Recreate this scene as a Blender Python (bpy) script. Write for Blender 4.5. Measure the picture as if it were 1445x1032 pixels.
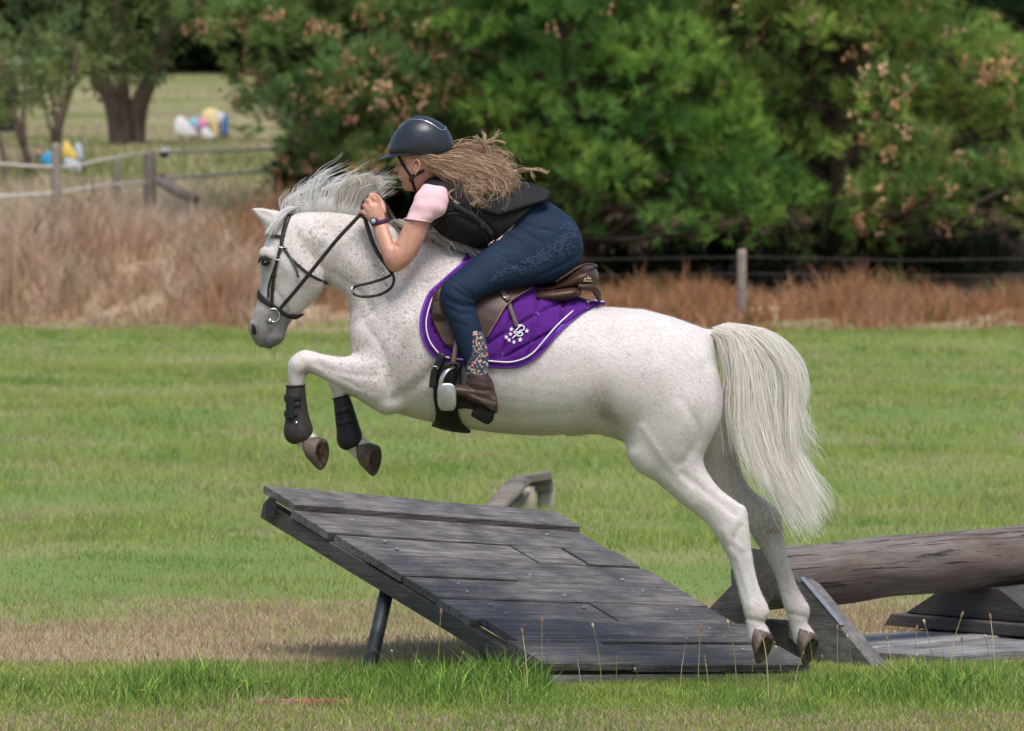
import bpy, bmesh, math, random
import numpy as np
from mathutils import Vector, Matrix

for o in list(bpy.data.objects):
    bpy.data.objects.remove(o)
SC = bpy.context.scene
COL = SC.collection
RAD = math.radians

# ------------------------------------------------------------------ camera
CAM_Y, CAM_H, LENS = -22.0, 2.1, 200.0
PITCH = math.atan(308.0 / (1445.0 * LENS / 36.0))
cam_data = bpy.data.cameras.new('camera')
cam_data.lens = LENS
cam_data.sensor_width = 36.0
cam_data.clip_start = 0.5
cam_data.clip_end = 3000.0
cam_data.dof.use_dof = True
cam_data.dof.focus_distance = 22.0
cam_data.dof.aperture_fstop = 6.3
cam_data.dof.aperture_blades = 0
cam = bpy.data.objects.new('camera', cam_data)
cam.location = (0.0, CAM_Y, CAM_H)
cam.rotation_euler = (RAD(90) - PITCH, 0.0, 0.0)
COL.objects.link(cam)
SC.camera = cam

# ------------------------------------------------------------------ sky, sun, exposure
SUN_EL, SUN_AZ = 66.0, 165.0      # azimuth measured clockwise from +Y (away from the camera)
world = bpy.data.worlds.new('World')
SC.world = world
world.use_nodes = True
wnt = world.node_tree
wnt.nodes.clear()
wout = wnt.nodes.new('ShaderNodeOutputWorld')
wbg = wnt.nodes.new('ShaderNodeBackground')
wsky = wnt.nodes.new('ShaderNodeTexSky')
wsky.sky_type = 'NISHITA'
wsky.sun_disc = False
wsky.sun_elevation = RAD(SUN_EL)
wsky.sun_rotation = RAD(SUN_AZ)
wsky.air_density = 1.0
wsky.dust_density = 3.0
wsky.ozone_density = 1.0
wbg.inputs['Strength'].default_value = 0.095
wnt.links.new(wsky.outputs[0], wbg.inputs['Color'])
wnt.links.new(wbg.outputs[0], wout.inputs['Surface'])

sun_data = bpy.data.lights.new('sun', 'SUN')
sun_data.energy = 1.5
sun_data.angle = RAD(28)
sun_data.color = (1.0, 0.955, 0.90)
sun = bpy.data.objects.new('sun', sun_data)
_d = Vector((math.sin(RAD(SUN_AZ)) * math.cos(RAD(SUN_EL)),
             math.cos(RAD(SUN_AZ)) * math.cos(RAD(SUN_EL)), math.sin(RAD(SUN_EL))))
sun.rotation_euler = (-_d).to_track_quat('-Z', 'Y').to_euler()
sun.location = _d * 60
COL.objects.link(sun)

SC.view_settings.view_transform = 'Standard'
SC.view_settings.look = 'None'
SC.view_settings.gamma = 1.0
SC.view_settings.use_curve_mapping = False
SC.view_settings.exposure = 0.98
SC.cycles.use_denoising = True
SC.cycles.denoiser = 'OPENIMAGEDENOISE'
SC.cycles.max_bounces = 8
SC.cycles.diffuse_bounces = 5
SC.cycles.glossy_bounces = 2
SC.cycles.transmission_bounces = 3
SC.cycles.transparent_max_bounces = 4
SC.cycles.caustics_reflective = False
SC.cycles.caustics_refractive = False

# ------------------------------------------------------------------ helpers
FPX = 1445.0 * LENS / 36.0
CP, SP = math.cos(PITCH), math.sin(PITCH)


def Q(px, py, Y=0.0):
    """point of the place that the photo pixel (px, py) shows, at the distance Y"""
    xc, yc = (px - 722.5) / FPX, -(py - 516.0) / FPX
    d = Vector((xc, CP + yc * SP, -SP + yc * CP))
    t = (Y - CAM_Y) / d.y
    return Vector((d.x * t, Y, CAM_H + d.z * t))


def GX(px, depth):
    return (px - 722.5) * depth / FPX


def tag(o, label=None, cat=None, group=None, kind=None):
    if label:
        o['label'] = label
    if cat:
        o['category'] = cat
    if group:
        o['group'] = group
    if kind:
        o['kind'] = kind
    return o


def empty(name, loc=(0, 0, 0), label=None, cat=None, group=None):
    o = bpy.data.objects.new(name, None)
    o.empty_display_size = 0.1
    o.location = loc
    COL.objects.link(o)
    tag(o, label, cat, group)
    return o


def link(name, me, mat=None, parent=None, smooth=True):
    if mat is not None and not me.materials:
        me.materials.append(mat)
    o = bpy.data.objects.new(name, me)
    COL.objects.link(o)
    if smooth and len(me.polygons):
        me.polygons.foreach_set('use_smooth', np.ones(len(me.polygons), dtype=bool))
    if parent is not None:
        o.parent = parent
        # the meshes hold world coordinates; undo the parent's offset
        o.matrix_parent_inverse = Matrix.Translation(-Vector(parent.location)) if parent.parent is None and parent.type == 'EMPTY' else Matrix.Identity(4)
    return o


def mesh_from(verts, faces, name='mesh'):
    me = bpy.data.meshes.new(name)
    me.from_pydata([tuple(v) for v in verts], [], [tuple(f) for f in faces])
    me.update()
    return me


def mesh_np(V, F, col=None, name='mesh'):
    """fast mesh from numpy: V (n,3), F (m,k) all faces of k corners"""
    me = bpy.data.meshes.new(name)
    n, (m, k) = len(V), F.shape
    me.vertices.add(n)
    me.vertices.foreach_set('co', np.ascontiguousarray(V, dtype=np.float32).ravel())
    me.loops.add(m * k)
    me.loops.foreach_set('vertex_index', np.ascontiguousarray(F, dtype=np.int32).ravel())
    me.polygons.add(m)
    me.polygons.foreach_set('loop_start', np.arange(0, m * k, k, dtype=np.int32))
    me.polygons.foreach_set('loop_total', np.full(m, k, dtype=np.int32))
    me.update(calc_edges=True)
    if col is not None:
        a = me.attributes.new('Col', 'FLOAT_COLOR', 'POINT')
        c = np.ones((n, 4), dtype=np.float32)
        c[:, :3] = col
        a.data.foreach_set('color', c.ravel())
    return me


def spline(P, n):
    """Catmull-Rom through the rows of P, resampled to n rows"""
    P = np.asarray(P, dtype=float)
    m = len(P)
    if m == 2:
        t = np.linspace(0, 1, n)[:, None]
        return P[0] * (1 - t) + P[1] * t
    E = np.vstack([2 * P[0] - P[1], P, 2 * P[-1] - P[-2]])
    t = np.linspace(0, m - 1, n)
    i = np.minimum(t.astype(int), m - 2)
    f = (t - i)[:, None]
    a, b, c, d = E[i], E[i + 1], E[i + 2], E[i + 3]
    return 0.5 * (2 * b + (c - a) * f + (2 * a - 5 * b + 4 * c - d) * f ** 2 + (3 * b - 3 * c + d - a) * f ** 3)


class MB:
    """collects shapes into ONE mesh"""

    def __init__(s):
        s.v, s.f = [], []

    def add(s, V, F):
        o = len(s.v)
        s.v.extend([tuple(v) for v in V])
        s.f.extend([tuple(i + o for i in f) for f in F])
        return s

    def hexa(s, p):
        """8 corners: bottom four (ccw), top four (ccw)"""
        return s.add(p, [(3, 2, 1, 0), (4, 5, 6, 7), (0, 1, 5, 4), (1, 2, 6, 5), (2, 3, 7, 6), (3, 0, 4, 7)])

    def box(s, c, h, R=None):
        c = Vector(c)
        pts = []
        for z in (-1, 1):
            for x, y in ((-1, -1), (1, -1), (1, 1), (-1, 1)):
                v = Vector((x * h[0], y * h[1], z * h[2]))
                pts.append(c + (R @ v if R is not None else v))
        return s.hexa(pts)

    def tube(s, pts, rad, n=8, cap=True, flat=1.0, side=None, res=None):
        """tube along pts; rad number or list; flat<1 flattens along the normal (a strap)"""
        pts = [Vector(p) for p in pts]
        if res:
            arr = spline([tuple(p) for p in pts], res)
            if not np.isscalar(rad):
                rad = list(spline([[r] for r in rad], res)[:, 0])
            pts = [Vector(p) for p in arr]
        m = len(pts)
        if np.isscalar(rad):
            rad = [rad] * m
        V, F = [], []
        N = None
        for i, p in enumerate(pts):
            t = (pts[min(i + 1, m - 1)] - pts[max(i - 1, 0)]).normalized()
            if side is not None:
                S = Vector(side(i, m)) if callable(side) else Vector(side)
                N = (S - t * S.dot(t)).normalized()
            elif N is None:
                a = Vector((0, 0, 1)) if abs(t.z) < 0.9 else Vector((1, 0, 0))
                N = (a - t * a.dot(t)).normalized()
            else:
                N = (N - t * N.dot(t)).normalized()
            B = t.cross(N)
            for k in range(n):
                a = 2 * math.pi * k / n
                V.append(p + N * (rad[i] * flat * math.cos(a)) + B * (rad[i] * math.sin(a)))
        for i in range(m - 1):
            for k in range(n):
                k2 = (k + 1) % n
                F.append((i * n + k, i * n + k2, (i + 1) * n + k2, (i + 1) * n + k))
        if cap:
            F.append(tuple(range(n - 1, -1, -1)))
            F.append(tuple((m - 1) * n + k for k in range(n)))
        return s.add(V, F)

    def loft(s, secs, n=28, res=4):
        """secs: (centre, half 'up' vector, half 'side' vector, power, egg)"""
        rows = []
        for c, u, w, p, e in secs:
            rows.append([*c, *u, *w, p, e])
        rows = spline(rows, (len(rows) - 1) * res + 1)
        V, F = [], []
        for r in rows:
            c, u, w, p, e = Vector(r[0:3]), Vector(r[3:6]), Vector(r[6:9]), r[9], r[10]
            for k in range(n):
                a = 2 * math.pi * k / n
                ca, sa = math.cos(a), math.sin(a)
                cu = math.copysign(abs(ca) ** (2 / p), ca)
                sw = math.copysign(abs(sa) ** (2 / p), sa)
                V.append(c + u * cu + w * (sw * (1 - e * cu)))
        m = len(rows)
        for i in range(m - 1):
            for k in range(n):
                k2 = (k + 1) % n
                F.append((i * n + k, i * n + k2, (i + 1) * n + k2, (i + 1) * n + k))
        for i, rev in ((0, True), (m - 1, False)):
            r = rows[i]
            q = len(V)
            V.append(Vector(r[0:3]))
            for k in range(n):
                k2 = (k + 1) % n
                F.append((q, i * n + k2, i * n + k) if rev else (q, i * n + k, i * n + k2))
        return s.add(V, F)

    def mesh(s, name='mesh'):
        me = mesh_from(s.v, s.f, name)
        bm = bmesh.new()
        bm.from_mesh(me)
        bmesh.ops.recalc_face_normals(bm, faces=bm.faces)
        bm.to_mesh(me)
        bm.free()
        return me

    def obj(s, name, mat, parent=None, smooth=False):
        return link(name, s.mesh(name), mat, parent, smooth)


def sec(ax, ay, bx, by, w, Y=0.0, p=2.0, e=0.0):
    """cross-section of a body between two outline points a (upper/front) and b (lower/back)"""
    A, B = Q(ax, ay, Y), Q(bx, by, Y)
    return ((A + B) / 2, (A - B) / 2, Vector((0, w, 0)), p, e)


def evaluated(me, mods):
    """apply modifiers to a mesh without operators"""
    o = bpy.data.objects.new('tmp', me)
    COL.objects.link(o)
    for typ, kw in mods:
        m = o.modifiers.new(typ, typ)
        for k, v in kw.items():
            setattr(m, k, v)
    dg = bpy.context.evaluated_depsgraph_get()
    dg.update()
    out = bpy.data.meshes.new_from_object(o.evaluated_get(dg))
    bpy.data.objects.remove(o)
    return out


def get_co(me):
    V = np.empty(len(me.vertices) * 3, dtype=np.float32)
    me.vertices.foreach_get('co', V)
    return V.reshape(-1, 3).astype(float)


def get_no(me):
    V = np.empty(len(me.vertices) * 3, dtype=np.float32)
    me.vertices.foreach_get('normal', V)
    return V.reshape(-1, 3).astype(float)


def set_co(me, V):
    me.vertices.foreach_set('co', np.ascontiguousarray(V, dtype=np.float32).ravel())
    me.update()


def smooth_np(me, V, iters, weight=None, mu=True, lam=0.55):
    E = np.empty(len(me.edges) * 2, dtype=np.int32)
    me.edges.foreach_get('vertices', E)
    E = E.reshape(-1, 2)
    n = len(V)
    deg = np.maximum(np.bincount(E.ravel(), minlength=n), 1)[:, None]
    w = 1.0 if weight is None else weight[:, None]

    def lap(X):
        S = np.empty_like(X)
        for k in range(3):
            S[:, k] = np.bincount(E[:, 0], X[E[:, 1], k], n) + np.bincount(E[:, 1], X[E[:, 0], k], n)
        return S / deg - X
    for _ in range(iters):
        V = V + w * lam * lap(V)
        if mu:
            V = V - w * (lam + 0.03) * lap(V)
    return V


def organic(mb, voxel, iters=6, blends=(), strokes=()):
    """union of overlapping closed shapes -> one continuous, smoothed surface.
    blends: (centre, radius, iterations) soft joints; strokes: (points, radius, amplitude, side) sculpted relief"""
    me = evaluated(mb.mesh(), [('REMESH', dict(mode='VOXEL', voxel_size=voxel, adaptivity=0.0))])
    V = get_co(me)
    V = smooth_np(me, V, iters)
    for c, r, it in blends:
        d = np.linalg.norm(V - np.array(c), axis=1)
        w = np.clip(1 - (d / r) ** 2, 0, 1) ** 0.7
        V = smooth_np(me, V, it, w, mu=False)
    set_co(me, V)
    N = get_no(me)
    D = np.zeros(len(V))
    for pts, r, amp, side in strokes:
        P = spline([tuple(p) for p in pts], max(4, len(pts) * 8)) if len(pts) > 1 else np.array([tuple(pts[0])])
        best = np.full(len(V), 1e9)
        for p in P:
            # distance in the picture plane, side picks the flank
            dd = (V[:, 0] - p[0]) ** 2 + (V[:, 2] - p[2]) ** 2
            best = np.minimum(best, dd)
        g = np.exp(-best / (r * r))
        if side < 0:
            g = g * np.clip(-N[:, 1] * 1.6, 0, 1)
        elif side > 0:
            g = g * np.clip(N[:, 1] * 1.6, 0, 1)
        D += amp * g
    V = V + N * D[:, None]
    V = smooth_np(me, V, 2)
    set_co(me, V)
    return me


# ------------------------------------------------------------------ materials
class NT:
    def __init__(s, name):
        s.m = bpy.data.materials.new(name)
        s.m.use_nodes = True
        s.t = s.m.node_tree
        s.t.nodes.clear()
        s.out = s.n('ShaderNodeOutputMaterial')

    def n(s, typ, **kw):
        nd = s.t.nodes.new(typ)
        for k, v in kw.items():
            if k.startswith('i_'):
                key = k[2:].replace('_', ' ')
                nd.inputs[key].default_value = v
            else:
                setattr(nd, k, v)
        return nd

    def l(s, a, b):
        s.t.links.new(a, b)

    def bsdf(s, col=None, rough=0.6, **kw):
        b = s.n('ShaderNodeBsdfPrincipled')
        if col is not None:
            if isinstance(col, (tuple, list)):
                b.inputs['Base Color'].default_value = (*col[:3], 1)
            else:
                s.l(col, b.inputs['Base Color'])
        if isinstance(rough, (int, float)):
            b.inputs['Roughness'].default_value = rough
        else:
            s.l(rough, b.inputs['Roughness'])
        for k, v in kw.items():
            b.inputs[k.replace('_', ' ')].default_value = v
        s.l(b.outputs[0], s.out.inputs['Surface'])
        s.b = b
        return b

    def pos(s):
        return s.n('ShaderNodeNewGeometry').outputs['Position']

    def map(s, vec, scale=(1, 1, 1), rot=(0, 0, 0), loc=(0, 0, 0)):
        m = s.n('ShaderNodeMapping')
        m.inputs['Scale'].default_value = scale
        m.inputs['Rotation'].default_value = rot
        m.inputs['Location'].default_value = loc
        s.l(vec, m.inputs['Vector'])
        return m.outputs[0]

    def noise(s, vec, scale, detail=3, rough=0.55, dist=0.0):
        nd = s.n('ShaderNodeTexNoise')
        nd.inputs['Scale'].default_value = scale
        nd.inputs['Detail'].default_value = detail
        nd.inputs['Roughness'].default_value = rough
        nd.inputs['Distortion'].default_value = dist
        if vec is not None:
            s.l(vec, nd.inputs['Vector'])
        return nd.outputs[0]

    def ramp(s, fac, stops, interp='LINEAR'):
        r = s.n('ShaderNodeValToRGB')
        r.color_ramp.interpolation = interp
        els = r.color_ramp.elements
        while len(els) < len(stops):
            els.new(0.5)
        for e, (p, c) in zip(els, stops):
            e.position = p
            e.color = (c, c, c, 1) if isinstance(c, (int, float)) else (*c[:3], 1)
        s.l(fac, r.inputs[0])
        return r.outputs[0]

    def mix(s, fac, a, b, typ='MIX'):
        m = s.n('ShaderNodeMix', data_type='RGBA', blend_type=typ)
        for sock, v in ((m.inputs[0], fac), (m.inputs[6], a), (m.inputs[7], b)):
            if isinstance(v, (int, float)):
                sock.default_value = v
            elif isinstance(v, (tuple, list)):
                sock.default_value = (*v[:3], 1)
            else:
                s.l(v, sock)
        return m.outputs[2]

    def math(s, op, a, b=0.0):
        m = s.n('ShaderNodeMath', operation=op)
        for sock, v in ((m.inputs[0], a), (m.inputs[1], b)):
            if isinstance(v, (int, float)):
                sock.default_value = v
            else:
                s.l(v, sock)
        return m.outputs[0]

    def bump(s, h, strength=0.3, dist=0.01):
        b = s.n('ShaderNodeBump')
        b.inputs['Strength'].default_value = strength
        b.inputs['Distance'].default_value = dist
        s.l(h, b.inputs['Height'])
        s.l(b.outputs[0], s.b.inputs['Normal'])

    def attr(s, name='Col'):
        return s.n('ShaderNodeAttribute', attribute_name=name).outputs['Color']


def simple(name, col, rough=0.6, var=0.15, scale=30.0, bump=0.15, bdist=0.002, **kw):
    """plain coloured stuff with a little uneven tone and fine relief"""
    m = NT(name)
    p = m.pos()
    nz = m.noise(p, scale, 4)
    c = m.mix(m.ramp(nz, [(0.3, 0.0), (0.7, 1.0)]), tuple(x * (1 - var) for x in col), tuple(min(1, x * (1 + var)) for x in col))
    if 'Metallic' not in kw:
        kw.setdefault('Specular_IOR_Level', 0.22)
    m.bsdf(c, rough, **kw)
    if bump:
        m.bump(m.noise(p, scale * 8, 3), bump, bdist)
    return m.m


def leafy(name, trans=0.35, rough=0.55):
    m = NT(name)
    c = m.attr('Col')
    d = m.n('ShaderNodeBsdfDiffuse')
    t = m.n('ShaderNodeBsdfTranslucent')
    m.l(c, d.inputs[0])
    m.l(c, t.inputs[0])
    mx = m.n('ShaderNodeMixShader')
    mx.inputs[0].default_value = trans
    m.l(d.outputs[0], mx.inputs[1])
    m.l(t.outputs[0], mx.inputs[2])
    m.l(mx.outputs[0], m.out.inputs['Surface'])
    return m.m
# ================================================================== THE LAND
def smoothstep(a, b, x):
    t = np.clip((x - a) / (b - a), 0, 1)
    return t * t * (3 - 2 * t)


def fbm2(x, y, seed=0, octaves=4, scale=1.0):
    """cheap smooth pseudo-noise from rotated sines"""
    r = np.random.RandomState(seed)
    s = np.zeros_like(np.asarray(x, dtype=float) + np.asarray(y, dtype=float))
    amp, f, tot = 1.0, 1.0 / scale, 0.0
    for _ in range(octaves):
        for _k in range(4):
            a, ph, ff = r.uniform(0, 6.28), r.uniform(0, 6.28), f * r.uniform(0.6, 1.5)
            s += amp * np.sin((x * math.cos(a) + y * math.sin(a)) * ff * 6.28 + ph)
        tot += amp * 2.0
        amp *= 0.6
        f *= 2.1
    return s / tot


def land_z(x, y):
    """height of the ground; y is measured from the horse, the camera stands at y = -22"""
    d = y + 22.0
    left = 1 - smoothstep(-3.6, 1.0, x * 72.0 / np.maximum(d, 60))
    bank = smoothstep(66.5, 76, d + 1.6 * fbm2(x, y, 3, 3, 5.0)) * (0.15 + 0.72 * left)
    hill = smoothstep(76, 330, d) * 5.2 + 1.15 * smoothstep(77, 100, d)
    und = 0.09 * fbm2(x, y, 5, 3, 14.0) * smoothstep(24, 34, d)
    return bank + hill + und


xs = np.unique(np.concatenate([np.linspace(-600, -30, 20), np.linspace(-30, 30, 121), np.linspace(30, 600, 20)]))
ys = np.unique(np.concatenate([np.linspace(-60, -4, 30), np.linspace(-4, 12, 60), np.linspace(12, 80, 140), np.linspace(80, 400, 60), np.linspace(400, 1500, 12)]))
X, Y = np.meshgrid(xs, ys)
Z = land_z(X, Y)
nx, ny = len(xs), len(ys)
V = np.stack([X.ravel(), Y.ravel(), Z.ravel()], 1)
i, j = np.meshgrid(np.arange(nx - 1), np.arange(ny - 1))
a = (j * nx + i).ravel()
F = np.stack([a, a + 1, a + 1 + nx, a + nx], 1)


def dry_mask(x, y):
    """0..1 how parched the turf is"""
    d = y + 22.0
    n = fbm2(x, y, 11, 4, 2.2)
    n2 = fbm2(x, y, 12, 3, 0.5)
    band = smoothstep(22.9, 23.3, d + 0.15 * n) * (1 - smoothstep(24.6, 27.0, d + 1.6 * n + 0.8 * n2 - 0.9 * smoothstep(0.8, 2.0, x)))
    front = 1 - smoothstep(20.7, 21.25, d + 0.3 * n + 0.2 * n2)
    bank = smoothstep(65.0, 68.0, d + 2.5 * n)
    patch = 0.35 * smoothstep(0.1, 0.5, n) * smoothstep(26, 30, d)
    return np.clip(np.maximum.reduce([band * 0.9, front * 0.5, bank, patch]), 0, 1)


GREEN_A = np.array([0.300, 0.365, 0.096])
GREEN_B = np.array([0.215, 0.310, 0.074])
GREEN_C = np.array([0.385, 0.415, 0.132])
DRY_A = np.array([0.480, 0.375, 0.250])
DRY_B = np.array([0.330, 0.245, 0.165])


def turf_color(x, y, rs):
    """colour of single blades: patchy greens, straw where parched"""
    n = len(x)
    p = fbm2(x, y * 0.25, 21, 4, 1.1)[:, None]
    q = fbm2(x, y * 0.28, 22, 3, 2.6)[:, None]
    c = GREEN_A + (GREEN_B - GREEN_A) * smoothstep(0.0, 0.5, p)
    c = c + (GREEN_C - c) * smoothstep(0.0, 0.55, -q + 0.35 * p) * 0.85
    dm = dry_mask(x, y)
    r = rs.rand(n)
    straw = (r < dm * 0.93)[:, None]
    dry = DRY_A + (DRY_B - DRY_A) * rs.rand(n)[:, None]
    c = np.where(straw, dry, c)
    return c * rs.uniform(0.75, 1.25, n)[:, None]


mg = NT('turf_soil')
pp = mg.pos()
big = mg.noise(pp, 0.35, 4, 0.6)
fine = mg.noise(pp, 9.0, 5, 0.65)
gcol = mg.mix(mg.ramp(big, [(0.35, 0.0), (0.65, 1.0)]), (0.110, 0.200, 0.048), (0.180, 0.255, 0.07))
gcol = mg.mix(mg.ramp(fine, [(0.35, 0.0), (0.75, 1.0)]), gcol, (0.17, 0.18, 0.075))
dcol = mg.mix(fine, (0.42, 0.32, 0.21), (0.28, 0.20, 0.135))
tcol = mg.mix(mg.n('ShaderNodeAttribute', attribute_name='Col').outputs['Fac'], gcol, dcol)
shade_col = mg.mix(fine, (0.045, 0.030, 0.020), (0.085, 0.058, 0.038))          # needle brown, darkened to stand for the shade under the pines
mg.bsdf(mg.mix(mg.n('ShaderNodeAttribute', attribute_name='pine_shade').outputs['Fac'], tcol, shade_col), 0.95)
mg.b.inputs['Specular IOR Level'].default_value = 0.1
mg.bump(mg.noise(pp, 30, 4), 0.6, 0.03)
dm = dry_mask(V[:, 0], V[:, 1])
far_field = smoothstep(74, 84, V[:, 1] + 22)
dm = dm * (1 - far_field * (0.55 + 0.3 * fbm2(V[:, 0], V[:, 1], 31, 3, 18.0)))
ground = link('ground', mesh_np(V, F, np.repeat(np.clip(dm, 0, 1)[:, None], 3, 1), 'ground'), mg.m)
tag(ground, kind='structure')
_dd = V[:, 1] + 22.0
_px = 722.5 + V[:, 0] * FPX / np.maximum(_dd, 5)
shade_fac = smoothstep(73.0, 76.5, _dd) * (1 - smoothstep(106, 112, _dd)) * smoothstep(430, 560, _px) * (1 - smoothstep(2300, 2500, _px))
_la = ground.data.attributes.new('pine_shade', 'FLOAT_COLOR', 'POINT')
_la.data.foreach_set('color', np.repeat(np.stack([shade_fac, shade_fac, shade_fac, np.ones_like(shade_fac)], 1), 1, 0).astype(np.float32).ravel())

GRASS_MAT = leafy('grass_blades', 0.4)


def blades(name, x, y, h, w, lean, col, rs, segs=2, z=None, wind=(0.0, 0.0), kind='stuff', label=None, cat=None, mat=None):
    """one mesh of separate tapering blades"""
    n = len(x)
    z = land_z(x, y) if z is None else z
    base = np.stack([x, y, z - 0.01], 1)
    az = rs.uniform(0, 2 * np.pi, n)
    ld = np.stack([np.cos(az), np.sin(az), np.zeros(n)], 1) * (lean * rs.rand(n) * h)[:, None]
    ld[:, 0] += wind[0] * h
    ld[:, 1] += wind[1] * h
    sd_a = rs.uniform(-0.9, 0.9, n)
    side = np.stack([np.cos(sd_a), np.sin(sd_a), np.zeros(n)], 1) * (w / 2)[:, None]
    up = np.stack([np.zeros(n), np.zeros(n), h], 1)
    if segs == 1:
        P = np.stack([base - side, base + side, base + up + ld], 1)
        F = np.arange(n * 3).reshape(n, 3)
        C = np.repeat(col, 3, 0)
        return_me = mesh_np(P.reshape(-1, 3), F, C, name)
    else:
        mid = base + up * 0.55 + ld * 0.3
        tip = base + up * 0.97 + ld
        P = np.stack([base - side, base + side, mid + side * 0.85, mid - side * 0.85, tip], 1)
        k = np.arange(n) * 5
        F = np.concatenate([np.stack([k, k + 1, k + 2], 1), np.stack([k, k + 2, k + 3], 1), np.stack([k + 3, k + 2, k + 4], 1)])
        C = np.repeat(col, 5, 0)
        return_me = mesh_np(P.reshape(-1, 3), F, C, name)
    o = link(name, return_me, mat or GRASS_MAT, None, smooth=False)
    tag(o, label, cat, None, kind)
    return o


rs = np.random.RandomState(7)


def scatter(n, d0, d1, margin=0.6, power=1.0):
    """points spread evenly over the visible wedge of ground, with a margin to the sides"""
    d = np.sqrt(rs.uniform(d0 ** 2, d1 ** 2, n)) if power == 1.0 else d0 + (d1 - d0) * rs.rand(n) ** power
    half = 722.5 * d / FPX * (1 + margin * 20 / d) + margin
    x = rs.uniform(-1, 1, n) * half
    return x, d - 22.0


# mown field behind, to the foot of the bank
x, y = scatter(300000, 24.6, 70.0, 0.8, 1.3)
h = 0.02 + 0.04 * rs.rand(len(x)) + 0.05 * np.clip(fbm2(x, y, 41, 3, 3.0), 0, 1)
h = h * (0.6 + 0.4 * smoothstep(26, 34, y + 22))
blades('field_grass', x, y, h, (0.004 + 0.006 * rs.rand(len(x))) * ((y + 22.0) / 32.0), 0.9, turf_color(x, y, rs), rs, 1,
       label='short green grass of the field behind the jump', cat='grass')
x = np.concatenate([rs.uniform(-1, 1, 110000) * 1.0])
d_ = 24.6 + 45.4 * rs.rand(110000) ** 1.2
x = np.sign(x) * (0.095 + 0.11 * np.abs(x)) * d_
y = d_ - 22.0
blades('field_grass', x, y, 0.03 + 0.06 * rs.rand(len(x)), (0.008 + 0.010 * rs.rand(len(x))) * (d_ / 32.0), 0.9, turf_color(x, y, rs), rs, 1,
       label='short green grass of the field to either side', cat='grass')
# straw-coloured band just behind the jump
x, y = scatter(70000, 22.6, 26.6, 0.5)
k = rs.rand(len(x)) < 0.25 + 0.75 * dry_mask(x, y)
x, y = x[k], y[k]
h = 0.02 + 0.045 * rs.rand(len(x)) ** 1.5
blades('dry_turf', x, y, h, 0.003 + 0.003 * rs.rand(len(x)), 1.3, turf_color(x, y, rs), rs, 1,
       label='parched straw coloured turf in a band behind the jump', cat='grass')
# foreground: lush uneven grass around the jump, shorter and parched towards the camera


def lush(x, y):
    """height of the foreground grass 0..1"""
    d = y + 22.0
    px = 722.5 + x * FPX / d
    n = 0.5 + 0.5 * fbm2(x, y, 51, 3, 0.7)
    a = smoothstep(20.95, 21.6, d) * (1 - smoothstep(22.05, 22.6, d + 0.2 * n))
    core = np.interp(px, [0, 130, 200, 330, 430, 520, 600, 745, 790, 1130, 1250, 1445], [0.40, 0.46, 0.95, 0.88, 0.75, 0.92, 0.95, 0.70, 0.50, 0.50, 0.75, 0.65])
    a = a * np.where((px > 775) & (px < 1140), (1 - smoothstep(21.75, 22.05, d)) * (1 - 0.72 * smoothstep(21.1, 21.5, d)), 1.0)
    core = core - 0.25 * np.exp(-((px - 380) / 70.0) ** 2)
    return np.clip(a * core * (0.15 + 1.2 * n), 0.0, 1.4)


x, y = scatter(150000, 20.2, 23.1, 0.25)
L = lush(x, y)
k = rs.rand(len(x)) < 0.45 + 0.8 * L
x, y, L = x[k], y[k], L[k]
h = (0.025 + 0.02 * rs.rand(len(x))) * (1 - np.clip(L, 0, 1)) + L * (0.03 + 0.19 * rs.rand(len(x)) ** 2.0)
c = turf_color(x, y, rs)
lg = np.array([0.100, 0.225, 0.036])
c = c + (lg * rs.uniform(0.45, 1.8, len(x))[:, None] * np.where(rs.rand(len(x)) < 0.18, 1.0, 0.0)[:, None] * np.array([2.4, 1.5, 1.8]) + lg * rs.uniform(0.45, 1.7, len(x))[:, None] * 0.9 - c) * (np.clip(L * 1.2, 0, 0.8) * (rs.rand(len(x)) < 0.85))[:, None]
blades('long_grass', x, y, h, 0.0030 + 0.0045 * rs.rand(len(x)), 0.95, c, rs, 2,
       label='lush uneven green grass in the foreground around the jump', cat='grass')

# rank dry grass on the bank below the fences
n = 170000
d = rs.uniform(65.5, 77.0, n)
px = rs.uniform(-800, 2200, n)
px = np.where((rs.rand(n) < 0.35) & ((px < -150) | (px > 1600)), rs.uniform(-150, 1600, n), px)
x, y = (px - 722.5) * d / FPX, d - 22.0
clump = fbm2(x * 1.0, y * 1.0, 61, 3, 1.6)
gap = px > 560
k = rs.rand(n) < np.where(gap, np.where(d < 71.5, 0.75, 0.2) * (0.55 + 0.9 * clump), 0.95 * (0.6 + 0.5 * clump))
k &= smoothstep(65.3, 67.2, d + 4.5 * fbm2(x, y, 62, 3, 2.4) - 0.6) > rs.rand(n)
x, y, px, d, clump = x[k], y[k], px[k], d[k], clump[k]
n = len(x)
h = (0.18 + 0.62 * rs.rand(n) ** 1.4) * (0.6 + 0.9 * clump) * np.where(px > 640, 0.50, 0.85) * (0.35 + 0.65 * smoothstep(65.5, 69.5, d + 1.5 * clump))
tan = np.array([0.56, 0.42, 0.30])
rus = np.array([0.37, 0.185, 0.090])
pale = np.array([0.70, 0.58, 0.45])
hue = fbm2(x, y, 63, 3, 2.5)
c = tan + (rus - tan) * np.where(px > 640, 0.95, np.clip(0.3 + 0.6 * np.exp(-((px - 400) / 110.0) ** 2), 0, 1))[:, None]
c = c + (pale - c) * smoothstep(0.1, 0.6, hue)[:, None] * np.where(px > 640, 0.12, 0.8)[:, None]
gr = (smoothstep(0.25, 0.6, fbm2(x, y, 64, 2, 2.2)) * np.where(d > 72, 0.7, 0.2) > rs.rand(n))
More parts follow.
